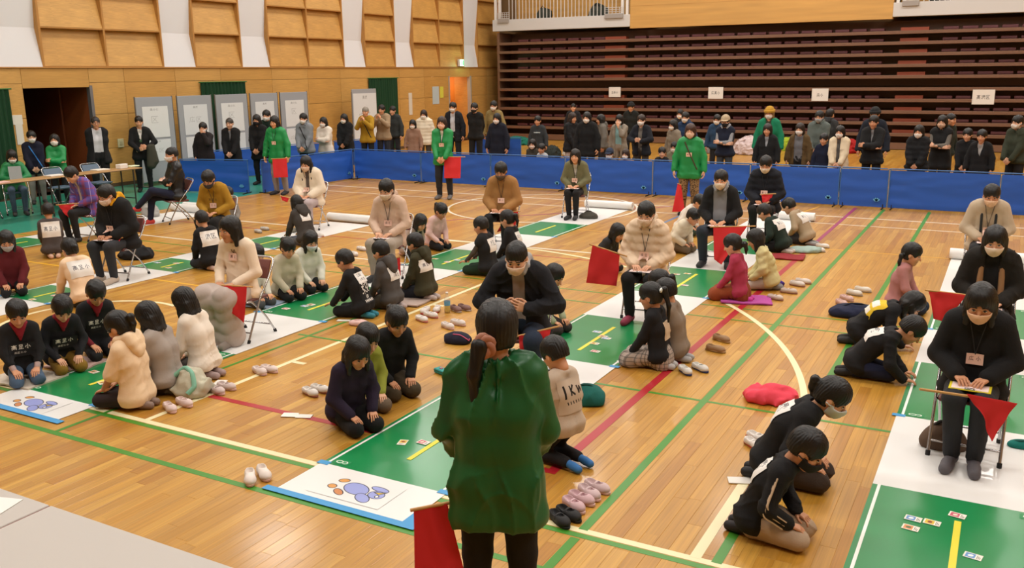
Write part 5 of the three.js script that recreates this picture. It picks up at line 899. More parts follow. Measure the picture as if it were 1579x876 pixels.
const J19 = judge({ L: 'seated judge in a fuzzy tan fleece jacket and face covering', chair: 'brown folding chair under the tan fleece judge', boardL: 'on the lap of the tan fleece', head: [771, 250], face: 14, h: 1.7, hp: 0.4, mask: 0x5a4a3c, top: { c: 0xa07442, th: 0.04, collar: 0.03, amp: 0.006 }, bot: { c: 0x17171a } });
flag('red flag hanging beside the tan fleece jacket', [[784, 327], [799, 326], [794, 352], [766, 358]], J19.pos.clone().setY(0.5), 0.2);
const J20 = judge({ L: 'seated judge in an olive green coat with black bob hair', chair: 'brown folding chair under the olive coated judge', boardL: 'on the lap of the olive coat', head: [887, 229], face: 12, h: 1.58, hp: 0.1, top: { c: 0x6c6a4c, th: 0.03, hem: 0.06, collar: 0.015, open: 0.03, vee: 1, inner: 0xcfc8bc }, bot: { c: 0x131315 }, hair: 'bob', spread: 0.05 });
flag('small red flag tucked behind the olive coat', [[872, 291], [893, 289], [894, 296], [873, 297]], J20.pos.clone().setY(0.5), 0.0);

// row behind the green jacket
kid({ L: 'child in a dark purple sweatshirt with straight black hair, hands on knees', head: [556, 522], face: 68, h: 1.34, lean: [0.3, 0.45], hp: 0.55, top: { c: 0x21152e, th: 0.024, name: 'sweatshirt' }, bot: { c: 0x0f0f12, th: 0.018 }, hair: 'long', hairLen: 0.2, sock: 0xd8b9a8 });
kid({ L: 'child in a lime green sweatshirt with a hair bun and star clip', head: [570, 500], face: 68, h: 1.3, lean: [0.3, 0.42], hp: 0.45, top: { c: 0x9ba03e, th: 0.02, name: 'sweatshirt' }, bot: { c: 0x6a5a4a, th: 0.018 }, hair: 'bun', sock: 0x888888 });
kid({ L: 'child in a black sweatshirt and olive brown trousers, long fringe', head: [615, 474], face: 62, h: 1.42, lean: [0.3, 0.45], hp: 0.5, top: { c: 0x0d0d0f, th: 0.022, name: 'sweatshirt' }, bot: { c: 0x463a28, th: 0.018 }, hair: 'pony', hairLen: 0.14, sock: 0x333333 });
kid({ L: 'child in a beige lettered shirt kneeling upright with teal blue socks', head: [847, 517], pose: 'kneelup', face: -105, h: 1.14, arms: 'down', lean: [0.12, 0.25], hp: 0.5, top: { c: 0xc6b4a0, th: 0.02, name: 'shirt', hem: 0.05 }, bot: { c: 0x131316, th: 0.016 }, sock: 0x2d6fb0, bib: { w: 0.22, h: 0.22, up: -0.04, mat: KSHIRT } });
kid({ L: 'child in a pale green shirt beside the navy jacket judge', head: [861, 408], face: 80, h: 1.24, lean: [0.2, 0.35], hp: 0.5, top: { c: 0xa5ad8e, th: 0.016, name: 'shirt' }, bot: { c: 0x3a3030 }, sock: 0x888888 });
const J25 = judge({ L: 'seated judge in a navy jacket over grey hoodie, pale mask', chair: 'brown folding chair under the navy jacket judge', boardL: 'on the lap of the navy jacket', board: 0, head: [794, 374], face: 16, h: 1.72, hp: 0.5, lean: [0.08, 0.45], neck: 0.75, mask: 0xe6c9b0, fat: 1.1, wide: 1.12, hair: 'crop', arms: 'chest', W: [[0.06, 0.42, 0.16], [-0.06, 0.42, 0.15]], top: { c: 0x14161d, th: 0.035, open: 0.05, inner: 0xb0a098, hood: 1, hoodC: 0xa9a6a4 }, bot: { c: 0x1d2a3e, th: 0.02 }, badge: null, spread: 0.1 });
flag('red flag drooping over the knee of the navy jacket judge', [[800, 518], [850, 506], [840, 545], [802, 552]], J25.pos.clone().setY(0.5), 0.35);
kid({ L: 'child with ponytail and white ribbon, black cardigan and checked skirt', head: [1000, 434], face: -88, h: 1.32, lean: [0.1, 0.2], hp: 0.25, top: { c: 0x121216, th: 0.018, name: 'cardigan' }, bot: { mat: CHECK, skirt: 0.95, pleat: 26 }, hair: 'pony', hairLen: 0.3, tieY: 0.02, sock: 0xb8b8b8, bib: { w: 0.12, h: 0.16, x: 0.02, up: -0.05, mat: bibMat([], '#cdb79a') } });
{ const p = people[people.length - 1], c = V(0, 0.045, -0.125).multiplyScalar(p.j.hs).applyEuler(p.j.hrot).add(p.j.head), q = [1, -1].map((d) => { const g = new THREE.SphereGeometry(0.026, 12, 8); g.scale(1.2, 0.8, 0.5); g.translate(c.x + d * 0.028, c.y, c.z); return g; }); mesh('hair_ribbon', q, M(0xdfe6e2, 0.5), p.t); }
kid({ L: 'child in a beige knit cardigan behind the checked skirt', head: [1022, 428], face: -88, h: 1.3, lean: [0.15, 0.25], hp: 0.3, top: { c: 0x87796a, th: 0.022, name: 'cardigan', hem: 0.04 }, bot: { c: 0x6a5f56 }, hair: 'short', sock: 0xa8a8a8 });
kid({ L: 'child with olive top and pale lilac trousers beside the beige cardigan', head: [1012, 415], face: -85, h: 1.3, lean: [0.2, 0.3], hp: 0.35, top: { c: 0x5b5a48, th: 0.018 }, bot: { c: 0xa89aa0, th: 0.018 }, hair: 'pony', hairLen: 0.16, sock: 0x17171a });
const J29 = judge({ L: 'seated judge in a cream puffer jacket with pale mask and tied hair', chair: 'brown folding chair under the cream puffer judge', boardL: 'on the lap of the cream puffer', head: [996, 310], face: 8, h: 1.62, hp: 0.25, mask: 0xe6cdb6, top: { c: 0xe0c8ac, th: 0.04, hood: 1, puff: 38 }, bot: { c: 0x131315, th: 0.016 }, hair: 'bun', shoe: 0x8a3048, fat: 1.05 });
flag('large red flag held out beside the cream puffer', [[913, 378], [956, 392], [950, 441], [903, 436]], J29.pos.clone().setY(0.7), [0.3, 0.15, 0.15, 0.3]);
kid({ L: 'child with long black hair behind the cream puffer judge', head: [957, 345], face: 75, h: 1.26, lean: [0.5, 0.6], hp: 0.5, top: { c: 0x2b2a2c, th: 0.018 }, bot: { c: 0x222222 }, hair: 'long', hairLen: 0.22, sock: 0x555555 });
kid({ L: 'child in a white jacket bent low behind the grey hoodie judge', head: [1083, 300], face: 75, h: 1.34, lean: [0.5, 0.7], hp: 0.5, top: { c: 0xe2dcd2, th: 0.022 }, bot: { c: 0x2b3b2e }, hair: 'short', sock: 0x333333 });
kid({ L: 'child in a cream quilted jacket and khaki trousers facing the sheet', head: [1074, 322], face: 75, h: 1.3, lean: [0.5, 0.7], hp: 0.5, top: { c: 0xe0d4bc, th: 0.026, puff: 40 }, bot: { c: 0x6a5a44 }, hair: 'short', sock: 0x333333 });
kid({ L: 'child in a raspberry pink top and rust brown skirt, low ponytail', head: [1126, 360], face: -88, h: 1.32, lean: [0.12, 0.22], hp: 0.35, top: { c: 0xa83350, th: 0.018, name: 'sweater' }, bot: { c: 0x8a3f1c, skirt: 0.95, pleat: 18 }, hair: 'pony', hairLen: 0.12, tieY: -0.05, sock: 0xd040a0 });
kid({ L: 'child in a pale yellow quilted jacket beside the raspberry top', head: [1122, 360], face: -70, h: 1.3, z0: 1, lean: [0.3, 0.4], hp: 0.45, top: { c: 0xcfc48e, th: 0.028, puff: 40 }, bot: { c: 0xb8aea4 }, hair: 'bob', sock: 0x888888, xz: [-2.35, -10.4], head: null });
const J35 = judge({ L: 'seated judge in a black jacket over grey hoodie and dark jeans', chair: 'brown folding chair under the grey hoodie judge', boardL: 'on the lap of the grey hoodie', head: [1112, 261], face: 8, h: 1.68, hp: 0.15, mask: 0xe6d2bc, top: { c: 0x121417, th: 0.032, open: 0.085, inner: 0x8b8d92, hood: 1, hoodC: 0x9a9ca0, amp: 0.008 }, bot: { c: 0x2a313c, th: 0.02 }, spread: 0.11 });
flag('red flag hanging between the knees of the grey hoodie judge', [[1100, 350], [1152, 349], [1112, 408], [1101, 400]], J35.pos.clone().setY(0.5), 0.52);
kid({ L: 'child in a dark green sweatshirt with white back bib, bending forward', head: [1174, 314], face: -100, h: 1.36, lean: [0.5, 0.7], hp: 0.5, top: { c: 0x16281f, th: 0.02, name: 'sweatshirt' }, bot: { c: 0x121214 }, sock: 0xc8c0b8, bib: { mat: BIB[2] } });
kid({ L: 'child in a beige sweatshirt with white bib behind the dark green one', head: [1212, 305], face: -100, h: 1.36, lean: [0.5, 0.7], hp: 0.5, top: { c: 0xa8957a, th: 0.02, name: 'sweatshirt' }, bot: { c: 0x2b2b2e }, sock: 0x999999, bib: { mat: BIB[2] } });
const J38 = judge({ L: 'seated judge in a navy puffer jacket holding papers before the barrier', chair: 'brown folding chair under the navy puffer judge', boardL: 'in the hands of the navy puffer judge', head: [1181, 240], face: 6, h: 1.7, hp: 0.35, mask: 0xe6d2bc, top: { c: 0x10141f, th: 0.045, puff: 34, collar: 0.02 }, bot: { c: 0x121214 }, fat: 1.06 });
flag('small red flag on the lap of the navy puffer judge', [[1174, 300], [1192, 299], [1188, 311], [1176, 312]], J38.pos.clone().setY(0.55), 0.3);

// row nearest the camera
kid({ L: 'large child in a black shirt and pale mask with tied long hair', head: [1302, 586], face: 92, h: 1.5, lean: [0.45, 0.75], hp: 0.6, arms: 'knees', mask: 0xcfd6d6, top: { c: 0x0d0d10, th: 0.024, sleeve: 0.6, name: 'shirt' }, bot: { c: 0x3a2e26, th: 0.02 }, hair: 'pony', hairLen: 0.1, fat: 1.15, sock: 0x17171a, bib: { w: 0.22, h: 0.15, mat: BIB[0] } });
kid({ L: 'child in a black track jacket with three cream stripes and black mask', head: [1262, 664], face: 88, h: 1.3, lean: [0.4, 0.6], hp: 0.55, mask: 0x17171a, top: { c: 0x0d0d10, th: 0.022 }, bot: { c: 0xb39c84, th: 0.018 }, sock: 0x1c1416, bib: { w: 0.2, h: 0.13, mat: BIB[0] } });
{ const p = people[people.length - 1], j = p.j; for (const o of [-0.016, 0, 0.016]) { const pts = []; for (const [A, B, ra, rb3] of [[j.S[1], j.el[1], 0.029, 0.0235], [j.el[1], j.wr[1], 0.0235, 0.017]]) for (const u of [0.1, 0.5, 0.9]) { const q = A.clone().lerp(B, u), r = (ra + (rb3 - ra) * u) * p.s.h + 0.026; pts.push(q.add(V(-r * 0.98, o * 0.4, 0).add(V(0, o, o * 0.6)))); } mesh('sleeve_stripe', tube(pts, 0.0045, 5), M(0xcdb79c, 0.8), p.t); } }
kid({ L: 'child in black with a yellow and white back bib bending low', head: [1424, 455], face: 98, h: 1.42, lean: [0.8, 1.15], hp: 0.9, arms: 'floor', top: { c: 0x0e0e11, th: 0.02 }, bot: { c: 0x16203a }, hair: 'long', hairLen: 0.16, sock: 0x222222, bib: { w: 0.26, h: 0.2, up: -0.02, mat: new THREE.MeshPhysicalMaterial({ map: canvasTex(64, 64, (g) => { g.fillStyle = '#d8b51c'; g.fillRect(0, 0, 64, 64); g.fillStyle = '#e4dfd6'; g.fillRect(8, 16, 48, 22); g.fillRect(12, 46, 44, 18); }), roughness: 0.8, ...DS }) } });
kid({ L: 'child in black and navy with a white lettered bib bending low', head: [1424, 492], face: 95, h: 1.36, lean: [0.7, 1.05], hp: 0.8, arms: 'floor', top: { c: 0x0f0f12, th: 0.022 }, bot: { c: 0x141b38 }, sock: 0x17171a, bib: { w: 0.22, h: 0.16, mat: BIB[0] } });
kid({ L: 'child in a pink cardigan and jeans with twin tails before the barrier', head: [1412, 374], face: 85, h: 1.32, lean: [0.15, 0.25], hp: 0.3, top: { c: 0xb9807e, th: 0.018, name: 'cardigan' }, bot: { c: 0x232c42, th: 0.018 }, hair: 'twin', sock: 0xb8a0a8, bib: { w: 0.14, h: 0.2, x: 0.05, mat: bibMat([]) } });
const J44 = judge({ L: 'seated judge in a long black coat with pale mask and grey boots', chair: 'brown folding chair under the long black coat', boardL: 'in yellow under folded hands', boardC: 0xd8c820, head: [1515, 439], face: -2, h: 1.56, hp: 0.45, lean: [0.0, 0.36], neck: 0.65, mask: 0xe2b894, top: { c: 0x0c0c0e, th: 0.035, hem: 0.04, collar: 0.02, amp: 0.006 }, bot: { c: 0x24272c, th: 0.018 }, hair: 'bob', shoe: 0x57545a, badge: { up: -0.1 }, spread: 0.055 });
flag('red flag on a wooden stick over the lap of the long black coat', [[1490, 607], [1568, 622], [1527, 680], [1515, 640]], J44.pos.clone().setY(0.6), 0.5, [[1418, 600, 0.5], [1500, 612, 0.48]]);
const J45 = judge({ L: 'seated judge in a dark brown coat with fur lined lapels', chair: 'brown folding chair under the fur lined coat', boardL: 'on the lap of the fur lined coat', head: [1537, 348], face: 2, h: 1.6, hp: 0.3, mask: 0xe6d2bc, top: { c: 0x17130e, th: 0.04, hem: 0.06, open: 0.055, inner: 0x141416 }, bot: { c: 0x17171a }, hair: 'bob', badge: null });
{ const p = J45; for (const d of [1, -1]) mesh('fur_lapel', tube([p.j.neck.clone().add(V(d * 0.075, 0.02, 0.03)), p.j.chest.clone().add(V(d * 0.08, 0.02, 0.125)), p.j.waist.clone().add(V(d * 0.085, 0.0, 0.135))], 0.024, 8), M(0x9a7450, 1), p.t); }
flag('red flag spread beside the fur lined coat', [[1432, 448], [1490, 455], [1458, 497], [1440, 492]], J45.pos.clone().setY(0.5), 0.3);
const J46 = judge({ L: 'seated judge in a beige fleece with dark harness straps', chair: 'brown folding chair under the beige fleece judge', boardL: 'on the lap of the beige fleece', head: [1531, 284], face: 4, h: 1.62, hp: 0.3, lean: [0.0, 0.4], neck: 0.7, mask: 0xe0bc9c, top: { c: 0xbfae96, th: 0.035, collar: 0.02, amp: 0.006 }, bot: { c: 0x24262a } });
{ const p = J46; for (const d of [1, -1]) mesh('harness_strap', tube([p.j.S[0].clone().setX(d * 0.07).add(V(0, 0.06, -0.01)), p.j.chest.clone().add(V(d * 0.075, 0.05, 0.14)), p.j.waist.clone().add(V(d * 0.07, 0, 0.14))], 0.014, 6), M(0x24282a, 0.8), p.t); }
kid({ L: 'dark haired child in black at the far side of the black coated judge', xz: [0.82, -9.2], face: -85, h: 1.34, lean: [0.3, 0.45], hp: 0.5, top: { c: 0x101012, th: 0.02 }, bot: { c: 0x17171a }, hair: 'short', sock: 0x333333 });

// row under the yellow hooded judge
kid({ L: 'child in a maroon sweater wearing a grey mask and black trousers', head: [8, 356], face: 60, h: 1.42, lean: [0.15, 0.3], hp: 0.45, mask: 0xa8a4a4, top: { c: 0x5c1018, th: 0.026, name: 'sweater' }, bot: { c: 0x121214 }, hair: 'bob', sock: 0x222222 });
kid({ L: 'child in a peach top with white back bib leaning on one arm', head: [103, 367], face: -100, h: 1.45, lean: [0.35, 0.5], hp: 0.4, arms: 'floor', top: { c: 0xf0d2b0, th: 0.022, name: 'shirt' }, bot: { c: 0x363a46, th: 0.02 }, hair: 'pony', hairLen: 0.08, tieY: -0.03, sock: 0x888888, bib: { w: 0.26, h: 0.2, mat: BIB[2] } });
const J50 = judge({ L: 'seated judge in a black puffer with bright yellow hood and mask', chair: 'brown folding chair under the yellow hooded judge', boardL: 'on the lap of the yellow hooded judge', head: [158, 285], face: 12, h: 1.66, hp: 0.4, lean: [0.0, 0.4], neck: 0.7, hy: -0.3, mask: 0xe2cbbc, top: { c: 0x0e0e10, th: 0.05, amp: 0.01, hood: 1, hoodC: 0xe0a010 }, bot: { c: 0x2c2e33, th: 0.014 }, shoe: 0xb8a898, fat: 1.08 });
flag('small red flag under the arm of the yellow hooded judge', [[172, 369], [186, 367], [184, 376], [174, 374]], J50.pos.clone().setY(0.5), 0.25);
kid({ L: 'child in black with large white back bib and blue jeans pocket', head: [308, 324], face: -100, h: 1.42, lean: [0.2, 0.3], hp: 0.3, top: { c: 0x101013, th: 0.022 }, bot: { c: 0x2a2c34 }, sock: 0xc8a898, bib: { w: 0.26, h: 0.2, mat: BIB[0] } });
const J52 = judge({ L: 'seated judge in a mustard sweatshirt with dark chest print', chair: 'brown folding chair under the mustard sweatshirt', boardL: 'on the lap of the mustard sweatshirt', board: 0, head: [317, 264], face: 20, h: 1.64, hp: 0.6, lean: [0.04, 0.45], neck: 0.8, mask: 0x3a3430, top: { c: 0xa67c1e, th: 0.026, name: 'sweatshirt' }, bot: { c: 0x141416 }, print: { w: 0.18, h: 0.12, up: -0.05, mat: new THREE.MeshPhysicalMaterial({ map: textTex(96, 64, '#a67c1e', '#5a3d10', [[['taka', 'ku', 'mina'], 0.15, 0.2, 0.22]]), roughness: 0.9, ...DS }) } });
flag('small red flag on the lap of the mustard sweatshirt', [[330, 337], [348, 335], [343, 348], [333, 347]], J52.pos.clone().setY(0.5), 0.2);
kid({ L: 'child with black hair sitting behind the mustard sweatshirt', head: [352, 288], face: 60, h: 1.3, top: { c: 0x8a8680, th: 0.02 }, bot: { c: 0x333333 }, hp: 0.4, sock: 0x444444 });
kid({ L: 'child in a charcoal hoodie with white bib before the long haired judge', head: [455, 300], face: -105, h: 1.42, lean: [0.35, 0.45], hp: 0.3, arms: 'floor', top: { c: 0x3c3835, th: 0.024, hood: 1 }, bot: { c: 0x6a7080 }, hair: 'bob', sock: 0xb0b8c8, bib: { w: 0.16, h: 0.12, mat: BIB[0] } });
const J55 = judge({ L: 'seated judge in a fluffy cream jacket with very long black hair', chair: 'brown folding chair under the long haired judge', boardL: 'on the lap of the fluffy cream jacket', head: [470, 240], face: 16, h: 1.62, hp: 0.3, mask: 0xe2c4ac, top: { c: 0xe6d8c2, th: 0.045, amp: 0.008, open: 0.03, inner: 0x6a5f5a }, bot: { c: 0xb0a2a4, th: 0.022 }, hair: 'long', hairLen: 0.36, shoe: 0x77756a });
flag('small red flag at the knee of the fluffy cream jacket', [[433, 302], [446, 305], [443, 312], [435, 309]], J55.pos.clone().setY(0.5), 0.35);
kid({ L: 'child in a grey top with white bib sitting with crossed bare feet', head: [72, 312], face: -120, h: 1.38, lean: [0.08, 0.18], hp: 0.2, top: { c: 0x4a4342, th: 0.02 }, bot: { c: 0x7a6a62 }, sock: 0xd0a890, bib: { w: 0.24, h: 0.22, mat: BIB[2] } });
const J57 = judge({ L: 'seated judge in a purple checked track jacket with pale stripes', chair: 'brown folding chair under the purple checked jacket', boardL: 'on the lap of the purple jacket', board: 0, head: [103, 258], face: 0, h: 1.62, hp: 0.6, lean: [0.06, 0.5], neck: 0.85, top: { mat: PLAID, th: 0.028, hem: 0.05, open: 0.03, inner: 0xc9b9ae }, bot: { c: 0x17171a }, badge: null });
flag('red flag hanging over the knees of the purple jacket', [[89, 316], [115, 314], [108, 337], [100, 330]], J57.pos.clone().setY(0.5), 0.3);
const J58 = person({ L: 'person in a black leather jacket with crossed legs and red shoes', pose: 'cross', arms: 'cross', h: 1.68, head: [263, 226], face: -25, lean: [-0.08, 0.06], hp: 0.1, mask: MASKW, top: { c: 0x14161a, th: 0.026, mat: M(0x14161a, 0.4), collar: 0.015 }, bot: { c: 0x151b33 }, hair: 'crop', shoe: 0xc03a34, badge: { up: -0.08, cord: 0 } });
chair(J58.position, J58.rotation.y, 'brown folding chair under the leather jacket with red shoes');

// staff in green standing by the barriers, and the officials' side
person({ L: 'staff member in green jacket and grey trousers before the display boards', pose: 'stand', arms: 'down', head: [422, 178], x: -13.7, face: 12, hp: 0.15, top: { c: 0x0f8a48, th: 0.032, hem: 0.12, nylon: 1 }, bot: { c: 0x8a8688, th: 0.02 }, hair: 'long', hairLen: 0.26, shoe: 0x22242a, badge: { up: -0.1 } });
flag('red flag held by the staff member in grey trousers', [[420, 245], [442, 244], [444, 273], [422, 274]], people[people.length - 1].pos.clone().setY(0.8), 0.22);
person({ L: 'staff member in green jacket with hands folded and dark trousers', pose: 'stand', arms: 'clasp', head: [681, 179], z: -15.4, face: 18, hp: 0.05, mask: 0xe2b8a8, top: { c: 0x0f8a48, th: 0.028, hem: 0.1, nylon: 1, open: 0.02, vee: 1, inner: 0xe0dcd4 }, bot: { c: 0x25282e, th: 0.02 }, hair: 'long', hairLen: 0.18, hairC: 0x2a1811, shoe: 0x6a6a6c, badge: { up: -0.1 } });
flag('red flag held by the staff member with folded hands', [[685, 242], [711, 242], [710, 275], [685, 275]], people[people.length - 1].pos.clone().setY(0.8), 0.15);
person({ L: 'staff member in green jacket with leopard print trousers and shoulder strap', pose: 'stand', arms: 'down', head: [1065, 190], z: -15.4, face: 10, hp: 0.08, mask: 0xd8b8a0, top: { c: 0x0f8a48, th: 0.03, hem: 0.11, nylon: 1 }, bot: { mat: LEOPARD, th: 0.024 }, hair: 'bob', hairC: 0x3a2012, strap: 0x4a3a2a, shoe: 0x2a2a2c, badge: { up: -0.08, cord: 0 }, fat: 1.05 });
flag('red flag furled beside the leopard print trousers', [[1045, 283], [1050, 285], [1056, 326], [1036, 327]], people[people.length - 1].pos.clone().setY(0.6), 0.05);
person({ L: 'staff member in green sitting and reading a grey sheet at the table', pose: 'sit', arms: 'chest', head: [17, 231], x: -16.35, face: 62, hp: 0.45, mask: MASKW, top: { c: 0x0f7a42, th: 0.028, nylon: 1 }, bot: { c: 0x4a5a70 }, hair: 'bob', shoe: 0x333333 });
{ const p = people[people.length - 1]; chair(p.pos, p.t.rotation.y, 'blue folding chair under the reading staff member', true); const w = V(0, p.j.chest.y + 0.02, 0.32).applyAxisAngle(V(0, 1, 0), p.t.rotation.y).add(p.pos); const g = rb(0.21, 0.297, 0.003, 0.001); g.rotateX(-0.5); single('reading_sheet', g, M(0x8a8c8a, 0.8), 'grey sheet held by the reading staff member', 'paper', w, p.t.rotation.y); }
person({ L: 'second staff member in green seated beside the one reading', pose: 'sit', arms: 'lap', xz: [-16.4, -8.85], h: 1.6, face: 70, hp: 0.3, mask: MASKW, top: { c: 0x0f7a42, th: 0.028, nylon: 1 }, bot: { c: 0x2a2a30 }, hair: 'bob', shoe: 0x333333 });
{ const p = people[people.length - 1]; chair(p.pos, p.t.rotation.y, 'blue folding chair under the second seated staff member', true); }
person({ L: 'staff member in green standing with folded arms by the doorway', pose: 'stand', arms: 'cross', head: [83, 206], x: -16.75, face: 45, hp: -0.05, mask: MASKW, top: { c: 0x0f8a48, th: 0.026, hem: 0.1, nylon: 1 }, bot: { c: 0x131316 }, hair: 'bob', shoe: 0x222222 });
person({ L: 'person in dark navy with blue bag strap in the dark doorway', pose: 'stand', arms: 'clasp', head: [47, 201], x: -17.3, face: 60, mask: MASKW, top: { c: 0x10142a, th: 0.03, hem: 0.08 }, bot: { c: 0x8a8680 }, hair: 'short', strap: 0x3a86d8, shoe: 0x333333 });
person({ L: 'heavy person in a dark suit with open jacket over white shirt', pose: 'stand', arms: 'back', head: [146, 179], x: -17.0, face: 60, hp: 0, top: { c: 0x0f1013, th: 0.028, hem: 0.1, open: 0.09, inner: 0xc8c9cf, amp: 0.005 }, bot: { c: 0x101114, th: 0.016 }, hair: 'crop', hairC: 0x2a2320, glasses: 1, fat: 1.15, shoe: 0x151515 });
person({ L: 'person in a dark suit and tie carrying an olive coat', pose: 'stand', arms: 'chest', head: [213, 178], x: -16.9, face: 50, hp: 0.15, W: [[0.07, 0.58, 0.12], [-0.03, 0.56, 0.14]], top: { c: 0x0d0e10, th: 0.022, hem: 0.09, open: 0.035, vee: 1, inner: 0xdcd8d4, amp: 0.005 }, bot: { c: 0x0e0f12, th: 0.014 }, hair: 'crop', shoe: 0x121212, tie: 0x3a5a3a });
{ const p = people[people.length - 1], g = nets(fold((x, y, z) => smin(capD([0, 0, 0, 0, -0.38, 0.02, 0.07, 0.1], x, y, z), capD([0.06, 0.02, 0, 0.08, -0.3, 0.03, 0.05, 0.08], x, y, z), 0.04), 0.012, 30, 4), [-0.2, -0.55, -0.2], [0.28, 0.15, 0.2], 0.016), w = V(p.j.wr[0].x + 0.06, p.j.wr[0].y + 0.02, p.j.wr[0].z + 0.02).applyAxisAngle(V(0, 1, 0), p.t.rotation.y).add(p.pos); single('folded_coat', g, CLOTH(0x3a3a2e), 'olive coat draped over the suited man\'s forearm', 'coat', w, p.t.rotation.y); }

